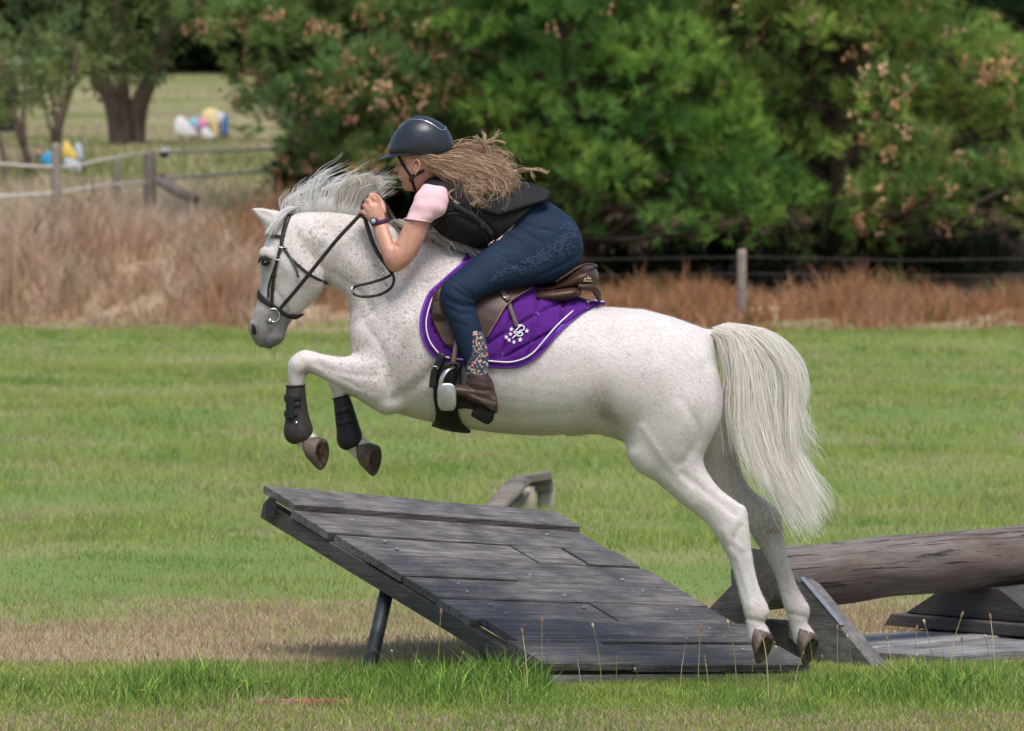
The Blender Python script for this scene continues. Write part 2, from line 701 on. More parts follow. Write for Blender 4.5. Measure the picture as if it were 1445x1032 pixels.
c = np.where(gr[:, None], np.array([0.13, 0.16, 0.055]), c) * rs.uniform(0.7, 1.25, n)[:, None]
blades('dry_bank_grass', x, y, h, 0.010 + 0.016 * rs.rand(n), 0.85, c, rs, 2,
       label='tall dry brown grass covering the bank below the trees', cat='dry grass')
# paler grass where the bank climbs to the tape fence
n = 42000
d = rs.uniform(75.5, 86.0, n)
px = rs.uniform(-800, 470, n)
x, y = (px - 722.5) * d / FPX, d - 22.0
cl = fbm2(x, y, 68, 3, 1.4)
k = rs.rand(n) < 0.55 + 0.6 * cl
x, y, cl = x[k], y[k], cl[k]
n = len(x)
c = np.array([0.66, 0.54, 0.40]) + (np.array([0.40, 0.37, 0.19]) - np.array([0.66, 0.54, 0.40])) * smoothstep(0.1, 0.6, fbm2(x, y, 69, 2, 2.6))[:, None]
blades('pale_bank_grass', x, y, (0.14 + 0.34 * rs.rand(n) ** 1.5) * (0.7 + 0.7 * cl), 0.010 + 0.016 * rs.rand(n), 0.9, c * rs.uniform(0.75, 1.15, n)[:, None], rs, 2,
       label='pale dry grass on top of the left bank around the tape fence', cat='dry grass')
# thin pale grass of the far paddock
n = 40000
d = 77 + 190 * rs.rand(n) ** 1.6
px = rs.uniform(-300, 520, n)
x, y = (px - 722.5) * d / FPX, d - 22.0
c = np.array([0.40, 0.37, 0.20]) + (np.array([0.28, 0.31, 0.13]) - np.array([0.40, 0.37, 0.20])) * smoothstep(-0.2, 0.5, fbm2(x, y, 66, 3, 12.0))[:, None]
c = c + (np.array([0.52, 0.41, 0.30]) - c) * smoothstep(0.0, 0.5, fbm2(x, y, 67, 3, 9.0))[:, None]
blades('paddock_grass', x, y, 0.08 + 0.25 * rs.rand(n) * (d < 95), 0.03 + 0.03 * rs.rand(n), 0.8, c * rs.uniform(0.8, 1.2, n)[:, None], rs, 1,
       label='pale grass of the sloping paddock beyond the fence', cat='grass')
# ================================================================== TREES
PINE_MAT = leafy('pine_needles', 0.3)
LEAF_MAT = leafy('tree_leaves', 0.35)


def bark_mat(name, c0, c1, scale=6.0):
    m = NT(name)
    p = m.map(m.pos(), (scale, scale, scale * 0.22))
    n1 = m.noise(p, 1.6, 6, 0.65, 0.6)
    m.bsdf(m.mix(m.ramp(n1, [(0.35, 0.0), (0.65, 1.0)]), c0, c1), 0.95)
    m.bump(n1, 0.9, 0.05)
    return m.m


BARK_DARK = bark_mat('bark_dark', (0.085, 0.058, 0.045), (0.20, 0.14, 0.11))
BARK_PINE = bark_mat('bark_pine', (0.05, 0.032, 0.024), (0.13, 0.085, 0.06))


def crown(blobs, rs, tufts, needles, nlen, nwid, cols, spread=0.5, up=0.55, bottom=0.5, leaf=False):
    """foliage of one tree as one mesh: every blob (x, y, z, rx, ry, rz) is a bough whose shell carries small tufts of needles or leaves.
    Gives V, F, colour"""
    Vs, Cs = [], []
    for bx, by, bz, rx, ry, rz in blobs:
        nt = max(8, int(tufts * 1.15 * (rx * rz + rx * ry + ry * rz) / 3))
        d = rs.normal(size=(nt, 3))
        d /= np.linalg.norm(d, axis=1)[:, None]
        keep = (d[:, 2] > -bottom) | (rs.rand(nt) < 0.3)
        d = d[keep]
        nt = len(d)
        # lumpy shell
        lump = 0.78 + 0.16 * np.sin(d[:, 0] * 5 + bx * 3) * np.sin(d[:, 2] * 6 + bz * 5) + 0.22 * rs.rand(nt)
        P = np.array([bx, by, bz]) + d * np.array([rx, ry, rz]) * lump[:, None]
        ax = d * 0.75 + np.array([0, 0, up]) + rs.normal(size=(nt, 3)) * 0.25
        ax /= np.linalg.norm(ax, axis=1)[:, None]
        base = np.array(cols[rs.randint(len(cols))])
        tc = base * rs.uniform(0.75, 1.25) * rs.uniform(0.65, 1.4, nt)[:, None]
        tc[:, 0] *= rs.uniform(0.8, 1.25, nt)
        nd = ax[:, None, :] + rs.normal(size=(nt, needles, 3)) * spread
        nd /= np.linalg.norm(nd, axis=2)[:, :, None]
        b0 = P[:, None, :] + ax[:, None, :] * (rs.rand(nt, needles, 1) * nlen * 0.9) + rs.normal(size=(nt, needles, 3)) * nlen * (0.45 if leaf else 0.12)
        L = nlen * rs.uniform(0.6, 1.2, (nt, needles, 1))
        rv = rs.normal(size=(nt, needles, 3))
        sd = np.cross(nd, rv)
        sd /= np.linalg.norm(sd, axis=2)[:, :, None] + 1e-9
        sd *= nwid / 2
        if leaf:
            tri = np.stack([b0, b0 + nd * L * 0.5 + sd, b0 + nd * L, b0 + nd * L * 0.5 - sd], 2)
        else:
            tri = np.stack([b0 - sd, b0 + sd, b0 + nd * L], 2)
        k = tri.shape[2]
        Vs.append(tri.reshape(-1, 3))
        Cs.append(np.repeat(tc, needles * k, 0))
    V = np.concatenate(Vs)
    C = np.concatenate(Cs)
    k = 4 if leaf else 3
    return V, np.arange(len(V)).reshape(-1, k), C


def limb_mesh(mb, p0, p1, r0, r1, rs, n=8, wob=0.12, seg=5):
    p0, p1 = Vector(p0), Vector(p1)
    L = (p1 - p0).length
    pts, rad = [], []
    for i in range(seg + 1):
        t = i / seg
        w = L * wob * math.sin(math.pi * t)
        pts.append(p0.lerp(p1, t) + Vector((rs.uniform(-1, 1), rs.uniform(-1, 1), rs.uniform(-0.4, 0.4))) * w * 0.6)
        rad.append(r0 + (r1 - r0) * t)
    mb.tube(pts, rad, n, res=seg * 2 + 1)
    return pts


def cones(blobs, rs, per, size, cols):
    """clusters of tan pollen cones on the outer shoots: little faceted spindles"""
    Vs, Fs, Cs = [], [], []
    o = 0
    oct_v = np.array([[1, 0, 0], [0, 1, 0], [-1, 0, 0], [0, -1, 0], [0, 0, 1.5], [0, 0, -1.0]]) * 0.5
    oct_f = np.array([[0, 1, 4], [1, 2, 4], [2, 3, 4], [3, 0, 4], [1, 0, 5], [2, 1, 5], [3, 2, 5], [0, 3, 5]])
    for bx, by, bz, rx, ry, rz in blobs:
        for _ in range(rs.poisson(per)):
            d = rs.normal(size=3)
            d[1] = -abs(d[1])
            d[2] += 0.25
            d /= np.linalg.norm(d)
            P = np.array([bx, by, bz]) + d * np.array([rx, ry, rz]) * 1.08
            c = np.array(cols[rs.randint(len(cols))])
            for _q in range(rs.randint(4, 12)):
                s = size * rs.uniform(0.6, 1.3)
                q = P + rs.normal(size=3) * size * 1.1
                Vs.append(oct_v * s + q)
                Fs.append(oct_f + o)
                Cs.append(np.repeat((c * rs.uniform(0.75, 1.25))[None], 6, 0))
                o += 6
    return np.concatenate(Vs), np.concatenate(Fs), np.concatenate(Cs)


def in_frame_blob(px, py, d, r, rs, flat=0.75):
    p = Q(px, py, d - 22.0)
    return (p.x, p.y, p.z, r * rs.uniform(0.9, 1.3), r * rs.uniform(0.8, 1.1), r * flat * rs.uniform(0.85, 1.2))


PINE_COLS = {
    'grey': [(0.190, 0.305, 0.098), (0.235, 0.345, 0.110), (0.150, 0.260, 0.09), (0.25, 0.33, 0.105)],
    'bright': [(0.160, 0.300, 0.062), (0.205, 0.350, 0.072), (0.125, 0.250, 0.058), (0.085, 0.185, 0.05)],
    'olive': [(0.235, 0.345, 0.082), (0.285, 0.400, 0.092), (0.190, 0.300, 0.078), (0.15, 0.25, 0.07)],
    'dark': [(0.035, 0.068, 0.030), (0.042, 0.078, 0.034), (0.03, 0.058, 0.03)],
}
CONE_COLS = [(0.66, 0.40, 0.23), (0.70, 0.48, 0.31), (0.58, 0.34, 0.19)]


def pine(label, trunk_px, d, outline, seed, cols, cone_per, n_in, r=0.52):
    """a wide low-branched pine; outline = bands (py, px_left, px_right) that its boughs fill in the picture; the crown goes on above the frame"""
    rs = np.random.RandomState(seed)
    base = Q(trunk_px, 300, d - 22.0)
    bz = float(land_z(np.array([base.x]), np.array([base.y]))[0])
    t = empty('pine_tree', (base.x, base.y, bz), label, 'tree', 'pines behind the wire fence')
    blobs = []
    ol = sorted(outline)
    ys_ = [o[0] for o in ol]
    for _ in range(n_in):
        py = rs.uniform(ys_[0], ys_[-1])
        xl, xr = np.interp(py, ys_, [o[1] for o in ol]), np.interp(py, ys_, [o[2] for o in ol])
        px = rs.uniform(xl, xr)
        # the front of the crown bulges towards the viewer in its middle
        u = (px - (xl + xr) / 2) / max(1, (xr - xl) / 2)
        dd = d + rs.uniform(-2.8, 1.8) * (0.35 + 0.65 * math.sqrt(max(0.0, 1 - u * u)))
        blobs.append(in_frame_blob(px, py, dd, r * rs.choice([0.5, 0.7, 0.9, 1.15]) * rs.uniform(0.9, 1.1), rs, 0.62))
    # the crown above the frame, coarse: it shades what hangs below
    xl, xr = ol[0][1], ol[0][2]
    top = []
    for _ in range(int(n_in * 0.55)):
        py = rs.uniform(-620, ys_[0])
        f = 1 - 0.5 * (-(py) / 620.0)
        px = (xl + xr) / 2 + (xr - xl) / 2 * rs.uniform(-1, 1) * f
        top.append(in_frame_blob(px, py, d + rs.uniform(-2.2, 2.2), r * rs.uniform(1.2, 1.9), rs))
    V1, F1, C1 = crown(blobs, rs, 360, 13, 0.17, 0.018, cols, bottom=0.12)
    V2, F2, C2 = crown(top, rs, 60, 12, 0.28, 0.05, cols)
    V, F, C = np.concatenate([V1, V2]), np.concatenate([F1, F2 + len(V1)]), np.concatenate([C1, C2])
    link('crown', mesh_np(V, F, C, 'crown'), PINE_MAT, t, smooth=False)
    if cone_per > 0:
        V, F, C = cones(blobs, rs, cone_per, 0.058, CONE_COLS)
        o = link('cone_clusters', mesh_np(V, F, C, 'cone_clusters'), PINE_MAT, t, smooth=False)
        tag(o, kind='stuff')
    mb = MB()
    p0 = Vector((base.x, base.y, bz - 0.2))
    p1 = Vector((base.x + rs.uniform(-0.4, 0.4), base.y, bz + 9.5))
    limb_mesh(mb, p0, p1, 0.34, 0.08, rs, 10, 0.04, 7)
    mb.obj('trunk', BARK_PINE, t, True)
    mb = MB()
    for b in blobs[::2] + top[::5]:
        z0 = max(bz + 0.6, b[2] - rs.uniform(0.3, 1.2))
        limb_mesh(mb, (base.x, base.y, z0), (b[0], b[1], b[2] - 0.1), 0.07, 0.015, rs, 5, 0.12, 4)
    tag(mb.obj('branches', BARK_PINE, t, True), kind='stuff')
    return t


pine('pine with many tan cones, left of the rider, crown edge against the paddock', 470, 79,
     [(-60, 305, 640), (60, 312, 660), (120, 345, 670), (165, 395, 680), (205, 440, 690), (245, 500, 690)], 101, PINE_COLS['grey'], 3.2, 115)
pine('bright green pine without cones directly behind the rider', 800, 78,
     [(-60, 620, 900), (60, 620, 960), (150, 640, 1030), (230, 690, 1080), (300, 740, 1110), (345, 770, 1060)], 102, PINE_COLS['bright'], 0.1, 115)
pine('pine with tan cones right of the rider, boughs hanging low over fence', 1190, 79,
     [(-60, 880, 1390), (60, 930, 1420), (150, 1010, 1460), (240, 1060, 1500), (300, 1100, 1500), (335, 1130, 1470)], 103, PINE_COLS['olive'], 2.2, 130)
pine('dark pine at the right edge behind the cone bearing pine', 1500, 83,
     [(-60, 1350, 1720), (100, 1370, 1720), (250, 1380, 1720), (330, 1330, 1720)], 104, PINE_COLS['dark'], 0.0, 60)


def bush(name, label, px, py_top, py_bot, d, rx, seed, cols, cat='shrub', group='dark shrubs under the pines'):
    rs = np.random.RandomState(seed)
    c = Q(px, (py_top + py_bot) / 2, d - 22.0)
    bz = float(land_z(np.array([c.x]), np.array([c.y]))[0])
    t = empty(name, (c.x, c.y, bz), label, cat, group)
    blobs = []
    for _ in range(16):
        q = in_frame_blob(px + rs.uniform(-1, 1) * rx, rs.uniform(py_top, py_bot), d + rs.uniform(-0.5, 0.5), 0.3, rs)
        blobs.append(q)
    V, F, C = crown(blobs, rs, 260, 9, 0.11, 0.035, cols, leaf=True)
    link('crown', mesh_np(V, F, C, 'crown'), LEAF_MAT, t, smooth=False)
    mb = MB()
    for b in blobs[::2]:
        limb_mesh(mb, (c.x + rs.uniform(-.1, .1), c.y, bz - 0.05), b[:3], 0.03, 0.008, rs, 5, 0.15, 4)
    mb.obj('trunk', BARK_DARK, t, True)


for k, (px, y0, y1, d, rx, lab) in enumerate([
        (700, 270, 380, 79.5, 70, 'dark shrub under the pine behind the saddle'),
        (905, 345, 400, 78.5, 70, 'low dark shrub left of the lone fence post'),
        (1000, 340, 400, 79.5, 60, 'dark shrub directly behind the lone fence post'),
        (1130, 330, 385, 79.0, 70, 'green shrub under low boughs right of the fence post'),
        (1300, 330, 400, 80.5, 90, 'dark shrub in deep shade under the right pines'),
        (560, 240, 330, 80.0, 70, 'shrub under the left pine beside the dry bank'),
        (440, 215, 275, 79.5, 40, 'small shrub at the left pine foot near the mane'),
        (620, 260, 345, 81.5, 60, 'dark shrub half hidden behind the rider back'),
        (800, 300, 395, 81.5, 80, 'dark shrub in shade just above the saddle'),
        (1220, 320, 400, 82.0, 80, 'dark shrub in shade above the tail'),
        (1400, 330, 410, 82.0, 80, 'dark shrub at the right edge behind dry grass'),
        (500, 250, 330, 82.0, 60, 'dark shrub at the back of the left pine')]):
    bush('shrub', lab, px, y0, y1, d, rx, 200 + k, [(0.016, 0.030, 0.014), (0.022, 0.042, 0.018), (0.026, 0.034, 0.018)])  # leaf colours nearly black: the shade under the pines is put into them


def broadleaf(name, label, forks, blobs, seed, cols, d, tufts=110, group='trees in the paddock beyond the fence', leaf_len=0.14):
    """forks: polylines of (px, py, width px) at distance d; blobs: (px, py, r px)"""
    rs = np.random.RandomState(seed)
    b0 = Q(forks[0][0][0], forks[0][0][1], d - 22.0)
    bz = float(land_z(np.array([b0.x]), np.array([b0.y]))[0])
    t = empty(name, (b0.x, b0.y, bz), label, 'tree', group)
    mb = MB()
    for fi, f in enumerate(forks):
        pts, rad = [], []
        for i, (px, py, w) in enumerate(f):
            p = Q(px, py, d - 22.0 + rs.uniform(-0.1, 0.1))
            if i == 0 and fi == 0:
                p.z = bz - 0.15
            pts.append(p)
            rad.append(w * d / FPX / 2)
        mb.tube(pts, rad, 10, res=len(pts) * 4)
    mb.obj('trunk', BARK_DARK, t, True)
    bl = []
    for px, py, r in blobs:
        for _ in range(3):
            rr = r * d / FPX * rs.uniform(0.5, 0.85)
            bl.append(in_frame_blob(px + rs.uniform(-.6, .6) * r, py + rs.uniform(-.5, .5) * r, d + rs.uniform(-1.6, 1.6), rr, rs, 0.8))
    V, F, C = crown(bl, rs, tufts, 9, leaf_len, 0.045, cols, leaf=True, up=0.1, bottom=0.9)
    link('crown', mesh_np(V, F, C, 'crown'), LEAF_MAT, t, smooth=False)
    return t


OLV = [(0.155, 0.205, 0.075), (0.19, 0.225, 0.085), (0.125, 0.17, 0.065), (0.10, 0.145, 0.06)]
rb = np.random.RandomState(5)
broadleaf('gum_tree', 'large tree with thick twin brown trunks beyond the fence',
          [[(170, 236, 36), (167, 190, 28), (160, 150, 26), (140, 110, 18), (112, 82, 14), (85, 50, 9)],
           [(192, 236, 34), (191, 195, 29), (196, 150, 27), (213, 110, 22), (232, 60, 18), (245, 0, 15), (250, -90, 10)],
           [(180, 205, 20), (177, 150, 17), (172, 100, 15), (165, 40, 15), (160, -60, 10)]],
          [(150, 80, 40), (110, 70, 40), (190, 60, 45), (70, 60, 35), (230, 40, 40), (150, 20, 55), (90, 10, 50), (215, 0, 50), (170, 112, 24), (150, 128, 14), (205, 95, 26), (260, 20, 26),
           (120, -60, 80), (200, -70, 80), (40, -50, 70), (260, -60, 60), (160, -160, 110), (60, -160, 90), (240, -160, 90)], 301, OLV, 99)
broadleaf('young_tree', 'slim leaning tree with forked stem left of the thick trunks',
          [[(72, 262, 17), (76, 225, 15), (82, 180, 14), (94, 140, 12), (104, 105, 9), (112, 60, 6)],
           [(80, 190, 7), (76, 150, 6), (66, 110, 5), (60, 60, 4)],
           [(78, 205, 6), (70, 178, 5), (62, 150, 4), (52, 110, 3)]],
          [(100, 110, 26), (70, 110, 22), (85, 80, 30), (120, 80, 26), (55, 100, 18), (90, 40, 40)], 302, OLV, 93)
broadleaf('young_tree', 'slim two stemmed tree near the left edge before the paddock',
          [[(46, 258, 13), (38, 220, 12), (28, 190, 11), (18, 150, 9), (8, 110, 8), (0, 60, 6)],
           [(34, 205, 8), (33, 170, 7), (35, 130, 6), (40, 90, 4)]],
          [(30, 130, 24), (55, 132, 18), (10, 120, 24), (25, 90, 30), (0, 60, 40), (45, 70, 26)], 303, OLV, 90)
broadleaf('young_tree', 'thin tree trunk cut by the left edge of the picture',
          [[(10, 255, 10), (6, 225, 9), (-2, 195, 8), (-14, 150, 7), (-24, 90, 6)]],
          [(-20, 130, 26), (-10, 160, 16), (-40, 100, 34)], 304, OLV, 88)

# woods on the rise behind everything: single big trees
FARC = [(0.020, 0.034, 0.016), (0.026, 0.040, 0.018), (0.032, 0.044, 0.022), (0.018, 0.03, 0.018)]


def far_tree(px, d, h_top, seed, label, w=4.5):
    rs = np.random.RandomState(seed)
    x = GX(px, d)
    y = d - 22.0
    bz = float(land_z(np.array([x]), np.array([y]))[0])
    t = empty('wood_tree', (x, y, bz), label, 'tree', 'dark wood on the rise behind the paddock')
    bl = []
    for _ in range(26):
        z = bz + rs.uniform(0.06, 1.0) * h_top
        f = 1.0 - 0.45 * (z - bz) / h_top
        q_ = 1.9 if w > 3 else 1.3
        bl.append((x + rs.uniform(-1, 1) * w * f, y + rs.uniform(-1, 1) * w * 0.6, z, q_, q_ * 0.9, q_ * 0.8))
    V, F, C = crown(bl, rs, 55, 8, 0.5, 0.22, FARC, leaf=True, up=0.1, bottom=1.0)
    link('crown', mesh_np(V, F, C, 'crown'), LEAF_MAT, t, smooth=False)
    mb = MB()
    limb_mesh(mb, (x, y, bz - 0.3), (x, y, bz + h_top * 0.8), 0.4, 0.1, rs, 8, 0.03, 5)
    mb.obj('trunk', BARK_DARK, t, True)


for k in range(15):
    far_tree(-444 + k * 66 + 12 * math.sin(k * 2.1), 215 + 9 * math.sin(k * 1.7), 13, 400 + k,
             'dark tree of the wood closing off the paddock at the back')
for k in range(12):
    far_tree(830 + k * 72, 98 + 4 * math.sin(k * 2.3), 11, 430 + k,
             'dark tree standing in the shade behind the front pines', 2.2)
# ================================================================== FENCES AND FAR THINGS
def wood_mat(name, c0, c1, axis='z', scale=1.0, crack=True, rough=0.85):
    m = NT(name)
    st = {'x': (0.5, 14, 14), 'y': (14, 0.5, 14), 'z': (14, 14, 0.5)}[axis]
    p = m.map(m.n('ShaderNodeTexCoord').outputs['Object'], tuple(s * scale for s in st))
    n1 = m.noise(p, 1.0, 6, 0.65, 0.4)
    n2 = m.noise(p, 6.0, 4, 0.6)
    c = m.mix(m.ramp(n1, [(0.3, 0.0), (0.7, 1.0)]), c0, c1)
    c = m.mix(m.ramp(n2, [(0.30, 0.75), (0.5, 0.0)]), c, tuple(x * 0.35 for x in c0))
    m.bsdf(c, rough)
    m.bump(n2, 0.5, 0.004)
    return m.m


POST_MAT = wood_mat('weathered_post', (0.20, 0.165, 0.135), (0.36, 0.31, 0.26))
POST_MAT2 = wood_mat('mossy_post', (0.13, 0.12, 0.08), (0.25, 0.22, 0.155))
WIRE_MAT = simple('fence_tape', (0.60, 0.57, 0.52), 0.6, 0.1)
WIRE_DARK = simple('fence_wire', (0.12, 0.11, 0.10), 0.5, 0.1, Metallic=0.6)
BLACK_MAT = simple('black_plastic', (0.02, 0.02, 0.022), 0.4)
WHITE_MAT = simple('white_plastic', (0.75, 0.74, 0.72), 0.4)


def round_post(p0, p1, r, name, mat, parent=None, top_round=True, lab=None, n=12):
    p0, p1 = Vector(p0), Vector(p1)
    mb = MB()
    a = p0.lerp(p1, 0.96)
    pts = [p0, p0.lerp(p1, 0.5), a, p1] if top_round else [p0, p0.lerp(p1, 0.5), p1]
    rr = [r, r * 0.98, r * 0.96, r * 0.8] if top_round else [r, r, r]
    mb.tube(pts, rr, n)
    o = mb.obj(name, mat, parent, True)
    return o


# left fence: posts and electric tape
FD = 80.0
lf = empty('tape_fence', Q(150, 300, FD - 22), 'weathered post fence with pale tape rails, beyond the left bank', 'fence')
for px, top, bot, w, dd in ((79, 202, 300, 14, 78.0), (211, 213, 296, 18, 80.0), (165, 225, 300, 9, 84.0), (390, 225, 290, 12, 82.0), (-70, 190, 310, 14, 77.0)):
    p1, p0 = Q(px, top, dd - 22), Q(px, bot, dd - 22)
    p0.z = float(land_z(np.array([p0.x]), np.array([p0.y]))[0]) - 0.2
    round_post(p0, p1, w * dd / FPX / 2, 'post', POST_MAT, lf)
for pts in ([(-70, 226, 77), (79, 236, 78), (145, 226, 79), (211, 216, 80), (300, 214, 81), (390, 210, 82)],
            [(-70, 282, 77), (79, 272, 78), (145, 262, 79), (211, 258, 80)],
            [(211, 252, 80), (290, 248, 81), (390, 240, 82)]):
    MB().tube([Q(px, py, dd - 22) for px, py, dd in pts], 0.02, 6, res=24).obj('tape_rail', WIRE_MAT, lf, True)
for px, py, m, r in ((233, 218, BLACK_MAT, 0.05), (228, 250, BLACK_MAT, 0.05), (236, 213, WHITE_MAT, 0.045)):
    MB().tube([Q(px - 8, py, FD - 22.1), Q(px + 4, py, FD - 22.1)], [r * 0.7, r], 8).obj('insulator', m, lf, True)
br = MB()
br.tube([Q(222, 254, FD - 22.2), Q(276, 283, FD - 22.6)], [0.075, 0.075], 10)
br.obj('brace_log', POST_MAT, lf, True)

# right: wire fence in front of the pines
rf = empty('wire_fence', Q(1047, 470, 52.0), 'lone mossy post of a wire fence in front of the pines', 'fence')
for px, top, dd in ((1047, 352, 68.0), (1600, 350, 68.0), (560, 352, 68.5)):
    p1 = Q(px, top, dd - 22)
    p0 = p1.copy()
    p0.z = float(land_z(np.array([p0.x]), np.array([p0.y]))[0]) - 0.3
    round_post(p0, p1, 0.056, 'post', POST_MAT, rf)
for k, py in enumerate((362, 385, 408)):
    MB().tube([Q(560, py + 1, 46.4), Q(830, py + 4, 46.2), Q(1047, py + 1, 45.93), Q(1300, py + 5, 45.9), Q(1600, py, 45.93)], 0.003, 4, res=24).obj('wire', WIRE_DARK, rf, True)

# painted boards standing in the paddock
def panel(name, label, outline, d, thick, mat, lean=0.12, cat='jump filler', group='painted boards in the paddock'):
    c = np.mean(np.array(outline), 0)
    base = Q(c[0], max(o[1] for o in outline), d - 22)
    root = empty(name, base, label, cat, group)
    V, n = [], len(outline)
    for s in (0, 1):
        for px, py in outline:
            p = Q(px, py, d - 22)
            p.y += s * thick + lean * (p.z - base.z)
            V.append(p)
    F = [tuple(range(n)), tuple(range(2 * n - 1, n - 1, -1))] + [(k, k + n, (k + 1) % n + n, (k + 1) % n) for k in range(n)]
    me = MB().add(V, F).mesh()
    me = evaluated(me, [('BEVEL', dict(width=0.03, segments=2))])
    link('board', me, mat, root, True)
    mb = MB()
    for t in (0.25, 0.75):
        xk = min(o[0] for o in outline) * (1 - t) + max(o[0] for o in outline) * t
        top = Q(xk, c[1], d - 22)
        top.y += thick + lean * (top.z - base.z)
        foot = Vector((top.x, top.y + 0.5, float(land_z(np.array([top.x]), np.array([top.y + 0.5]))[0])))
        mb.tube([top, foot], 0.02, 6)
    mb.obj('prop', POST_MAT, root, True)


PC = {k: simple('paint_' + k, v, 0.5, 0.08, 4.0) for k, v in dict(
    white=(0.72, 0.70, 0.74), sky=(0.30, 0.52, 0.66), pink=(0.75, 0.25, 0.48), yellow=(0.80, 0.56, 0.12), cream=(0.78, 0.62, 0.33),
    navy=(0.06, 0.16, 0.38), blue=(0.05, 0.36, 0.62), grey=(0.45, 0.5, 0.58), skin=(0.42, 0.26, 0.2)).items()}
for lab, out, d, m in (
        ('white slanting board at the left end of the coloured row', [(246, 188), (245, 178), (249, 166), (255, 163), (262, 169), (280, 190), (270, 193), (255, 192)], 104, 'white'),
        ('pale blue board between the white and pink ones', [(263, 170), (279, 164), (282, 184), (274, 182)], 105, 'sky'),
        ('pink rounded board in the middle of the coloured row', [(279, 170), (284, 167), (292, 171), (294, 178), (286, 181), (279, 184)], 104.6, 'pink'),
        ('small white and blue board below the pink one', [(284, 194), (283, 184), (290, 179), (296, 184), (303, 195), (294, 197)], 104, 'white'),
        ('tall yellow arched board in the coloured row', [(299, 192), (298, 176), (283, 170), (284, 160), (292, 153), (305, 153), (309, 164), (309, 195), (303, 194)], 105.2, 'cream'),
        ('white oval board beside the tall yellow one', [(305, 170), (305, 160), (311, 157), (316, 161), (315, 170), (310, 176)], 104.4, 'white'),
        ('dark blue upright board at the right end of the row', [(312, 192), (313, 174), (318, 160), (322, 163), (322, 192)], 104.0, 'navy'),
        ('bright blue board seen left of the slim leaning tree', [(56, 226), (58, 220), (66, 215), (75, 214), (76, 230), (70, 240), (64, 236)], 90, 'blue'),
        ('small tan and dark board at the far left of the blue one', [(48, 221), (48, 214), (54, 210), (60, 214), (58, 222)], 90.5, 'skin'),
        ('yellow leaning board right of the slim tree', [(87, 222), (90, 198), (95, 200), (110, 222), (104, 228), (96, 222)], 90, 'yellow'),
        ('grey blue board behind the leaning yellow one', [(104, 210), (108, 200), (115, 206), (118, 226), (110, 228)], 90.6, 'grey'),
        ('pale grey low board under the leaning yellow one', [(88, 226), (92, 222), (112, 228), (116, 242), (98, 244)], 89.5, 'grey')):
    panel('painted_board', lab, out, d, 0.06, PC[m])

# shed roof corner at the far left edge
shed = empty('shed', Q(-20, 110, 95.0), 'shed with a pale roof edge at the far left of the picture', 'shed')
SHED_W = simple('shed_wall', (0.05, 0.04, 0.035), 0.9)
SHED_R = simple('shed_roof', (0.42, 0.40, 0.38), 0.6)
q = Q(-30, 120, 96.0)
gz = float(land_z(np.array([q.x]), np.array([q.y]))[0])
top = Q(-30, 82, 96.0).z
MB().box((q.x, q.y + 1, (gz + top) / 2 - 0.2), (0.62, 0.9, (top - gz) / 2 + 0.1)).obj('wall', SHED_W, shed)
A, B = Q(-95, 52, 95.0), Q(31, 90, 95.0)
u = (B - A)
nrm = Vector((0, 0, 0.10))
mb = MB()
mb.hexa([A, B, B + Vector((0, 2.6, 0)), A + Vector((0, 2.6, 0)), A + nrm, B + nrm, B + nrm + Vector((0, 2.6, 0)), A + nrm + Vector((0, 2.6, 0))])
mb.obj('roof', SHED_R, shed)
MB().hexa([A - Vector((0, 0.03, 0.08)), B - Vector((0, 0.03, 0.08)), B - Vector((0, 0.0, 0.08)), A - Vector((0, 0.0, 0.08)),
           A + Vector((0, -0.03, 0.12)), B + Vector((0, -0.03, 0.12)), B + Vector((0, -0.003, 0.12)), A + Vector((0, -0.003, 0.12))]).obj('fascia', SHED_R, shed)
# ================================================================== THE JUMPS
def board_mat(name, c0, c1, ang, dark=0.3, rough=0.7, scale=1.0, ends=False, contrast=1.0):
    """weathered timber, grain along the horizontal direction ang (degrees)"""
    m = NT(name)
    p = m.map(m.pos(), rot=(0, 0, RAD(-ang)))
    oi = m.n('ShaderNodeObjectInfo').outputs['Random']
    off = m.n('ShaderNodeCombineXYZ')
    m.l(m.math('MULTIPLY', oi, 37.0), off.inputs[0])
    m.l(m.math('MULTIPLY', oi, 91.0), off.inputs[1])
    va = m.n('ShaderNodeVectorMath', operation='ADD')
    m.l(p, va.inputs[0])
    m.l(off.outputs[0], va.inputs[1])
    g = m.map(va.outputs[0], (2.2 * scale, 60 * scale, 60 * scale))
    blot = m.noise(va.outputs[0], 6.0, 4, 0.6)
    n1 = m.noise(g, 1.0, 6, 0.7, 0.35)
    n2 = m.noise(g, 3.2, 4, 0.65, 0.2)
    c = m.mix(m.ramp(n1, [(0.36, 0.0), (0.66, 1.0)]), c0, c1)
    c = m.mix(m.ramp(blot, [(0.35, 0.7 * contrast), (0.62, 0.0)]), c, tuple(x * 0.5 for x in c0))
    c = m.mix(m.ramp(n2, [(0.30, 0.9), (0.43, 0.0)]), c, tuple(x * dark for x in c0))
    tone = m.math('ADD', 0.80, m.math('MULTIPLY', oi, 0.42))
    c = m.mix(1.0, c, tone, 'MULTIPLY')
    fine = m.noise(va.outputs[0], 90.0, 3, 0.6)
    c = m.mix(m.ramp(fine, [(0.62, 0.0), (0.75, 0.5)]), c, tuple(min(1, x * 1.7) for x in c1))
    m.bsdf(c, m.ramp(blot, [(0.3, rough - 0.18), (0.7, rough + 0.1)]))
    h = m.math('ADD', m.math('MULTIPLY', n2, 0.7), m.math('MULTIPLY', n1, 0.5))
    m.bump(h, 0.75, 0.006)
    return m.m


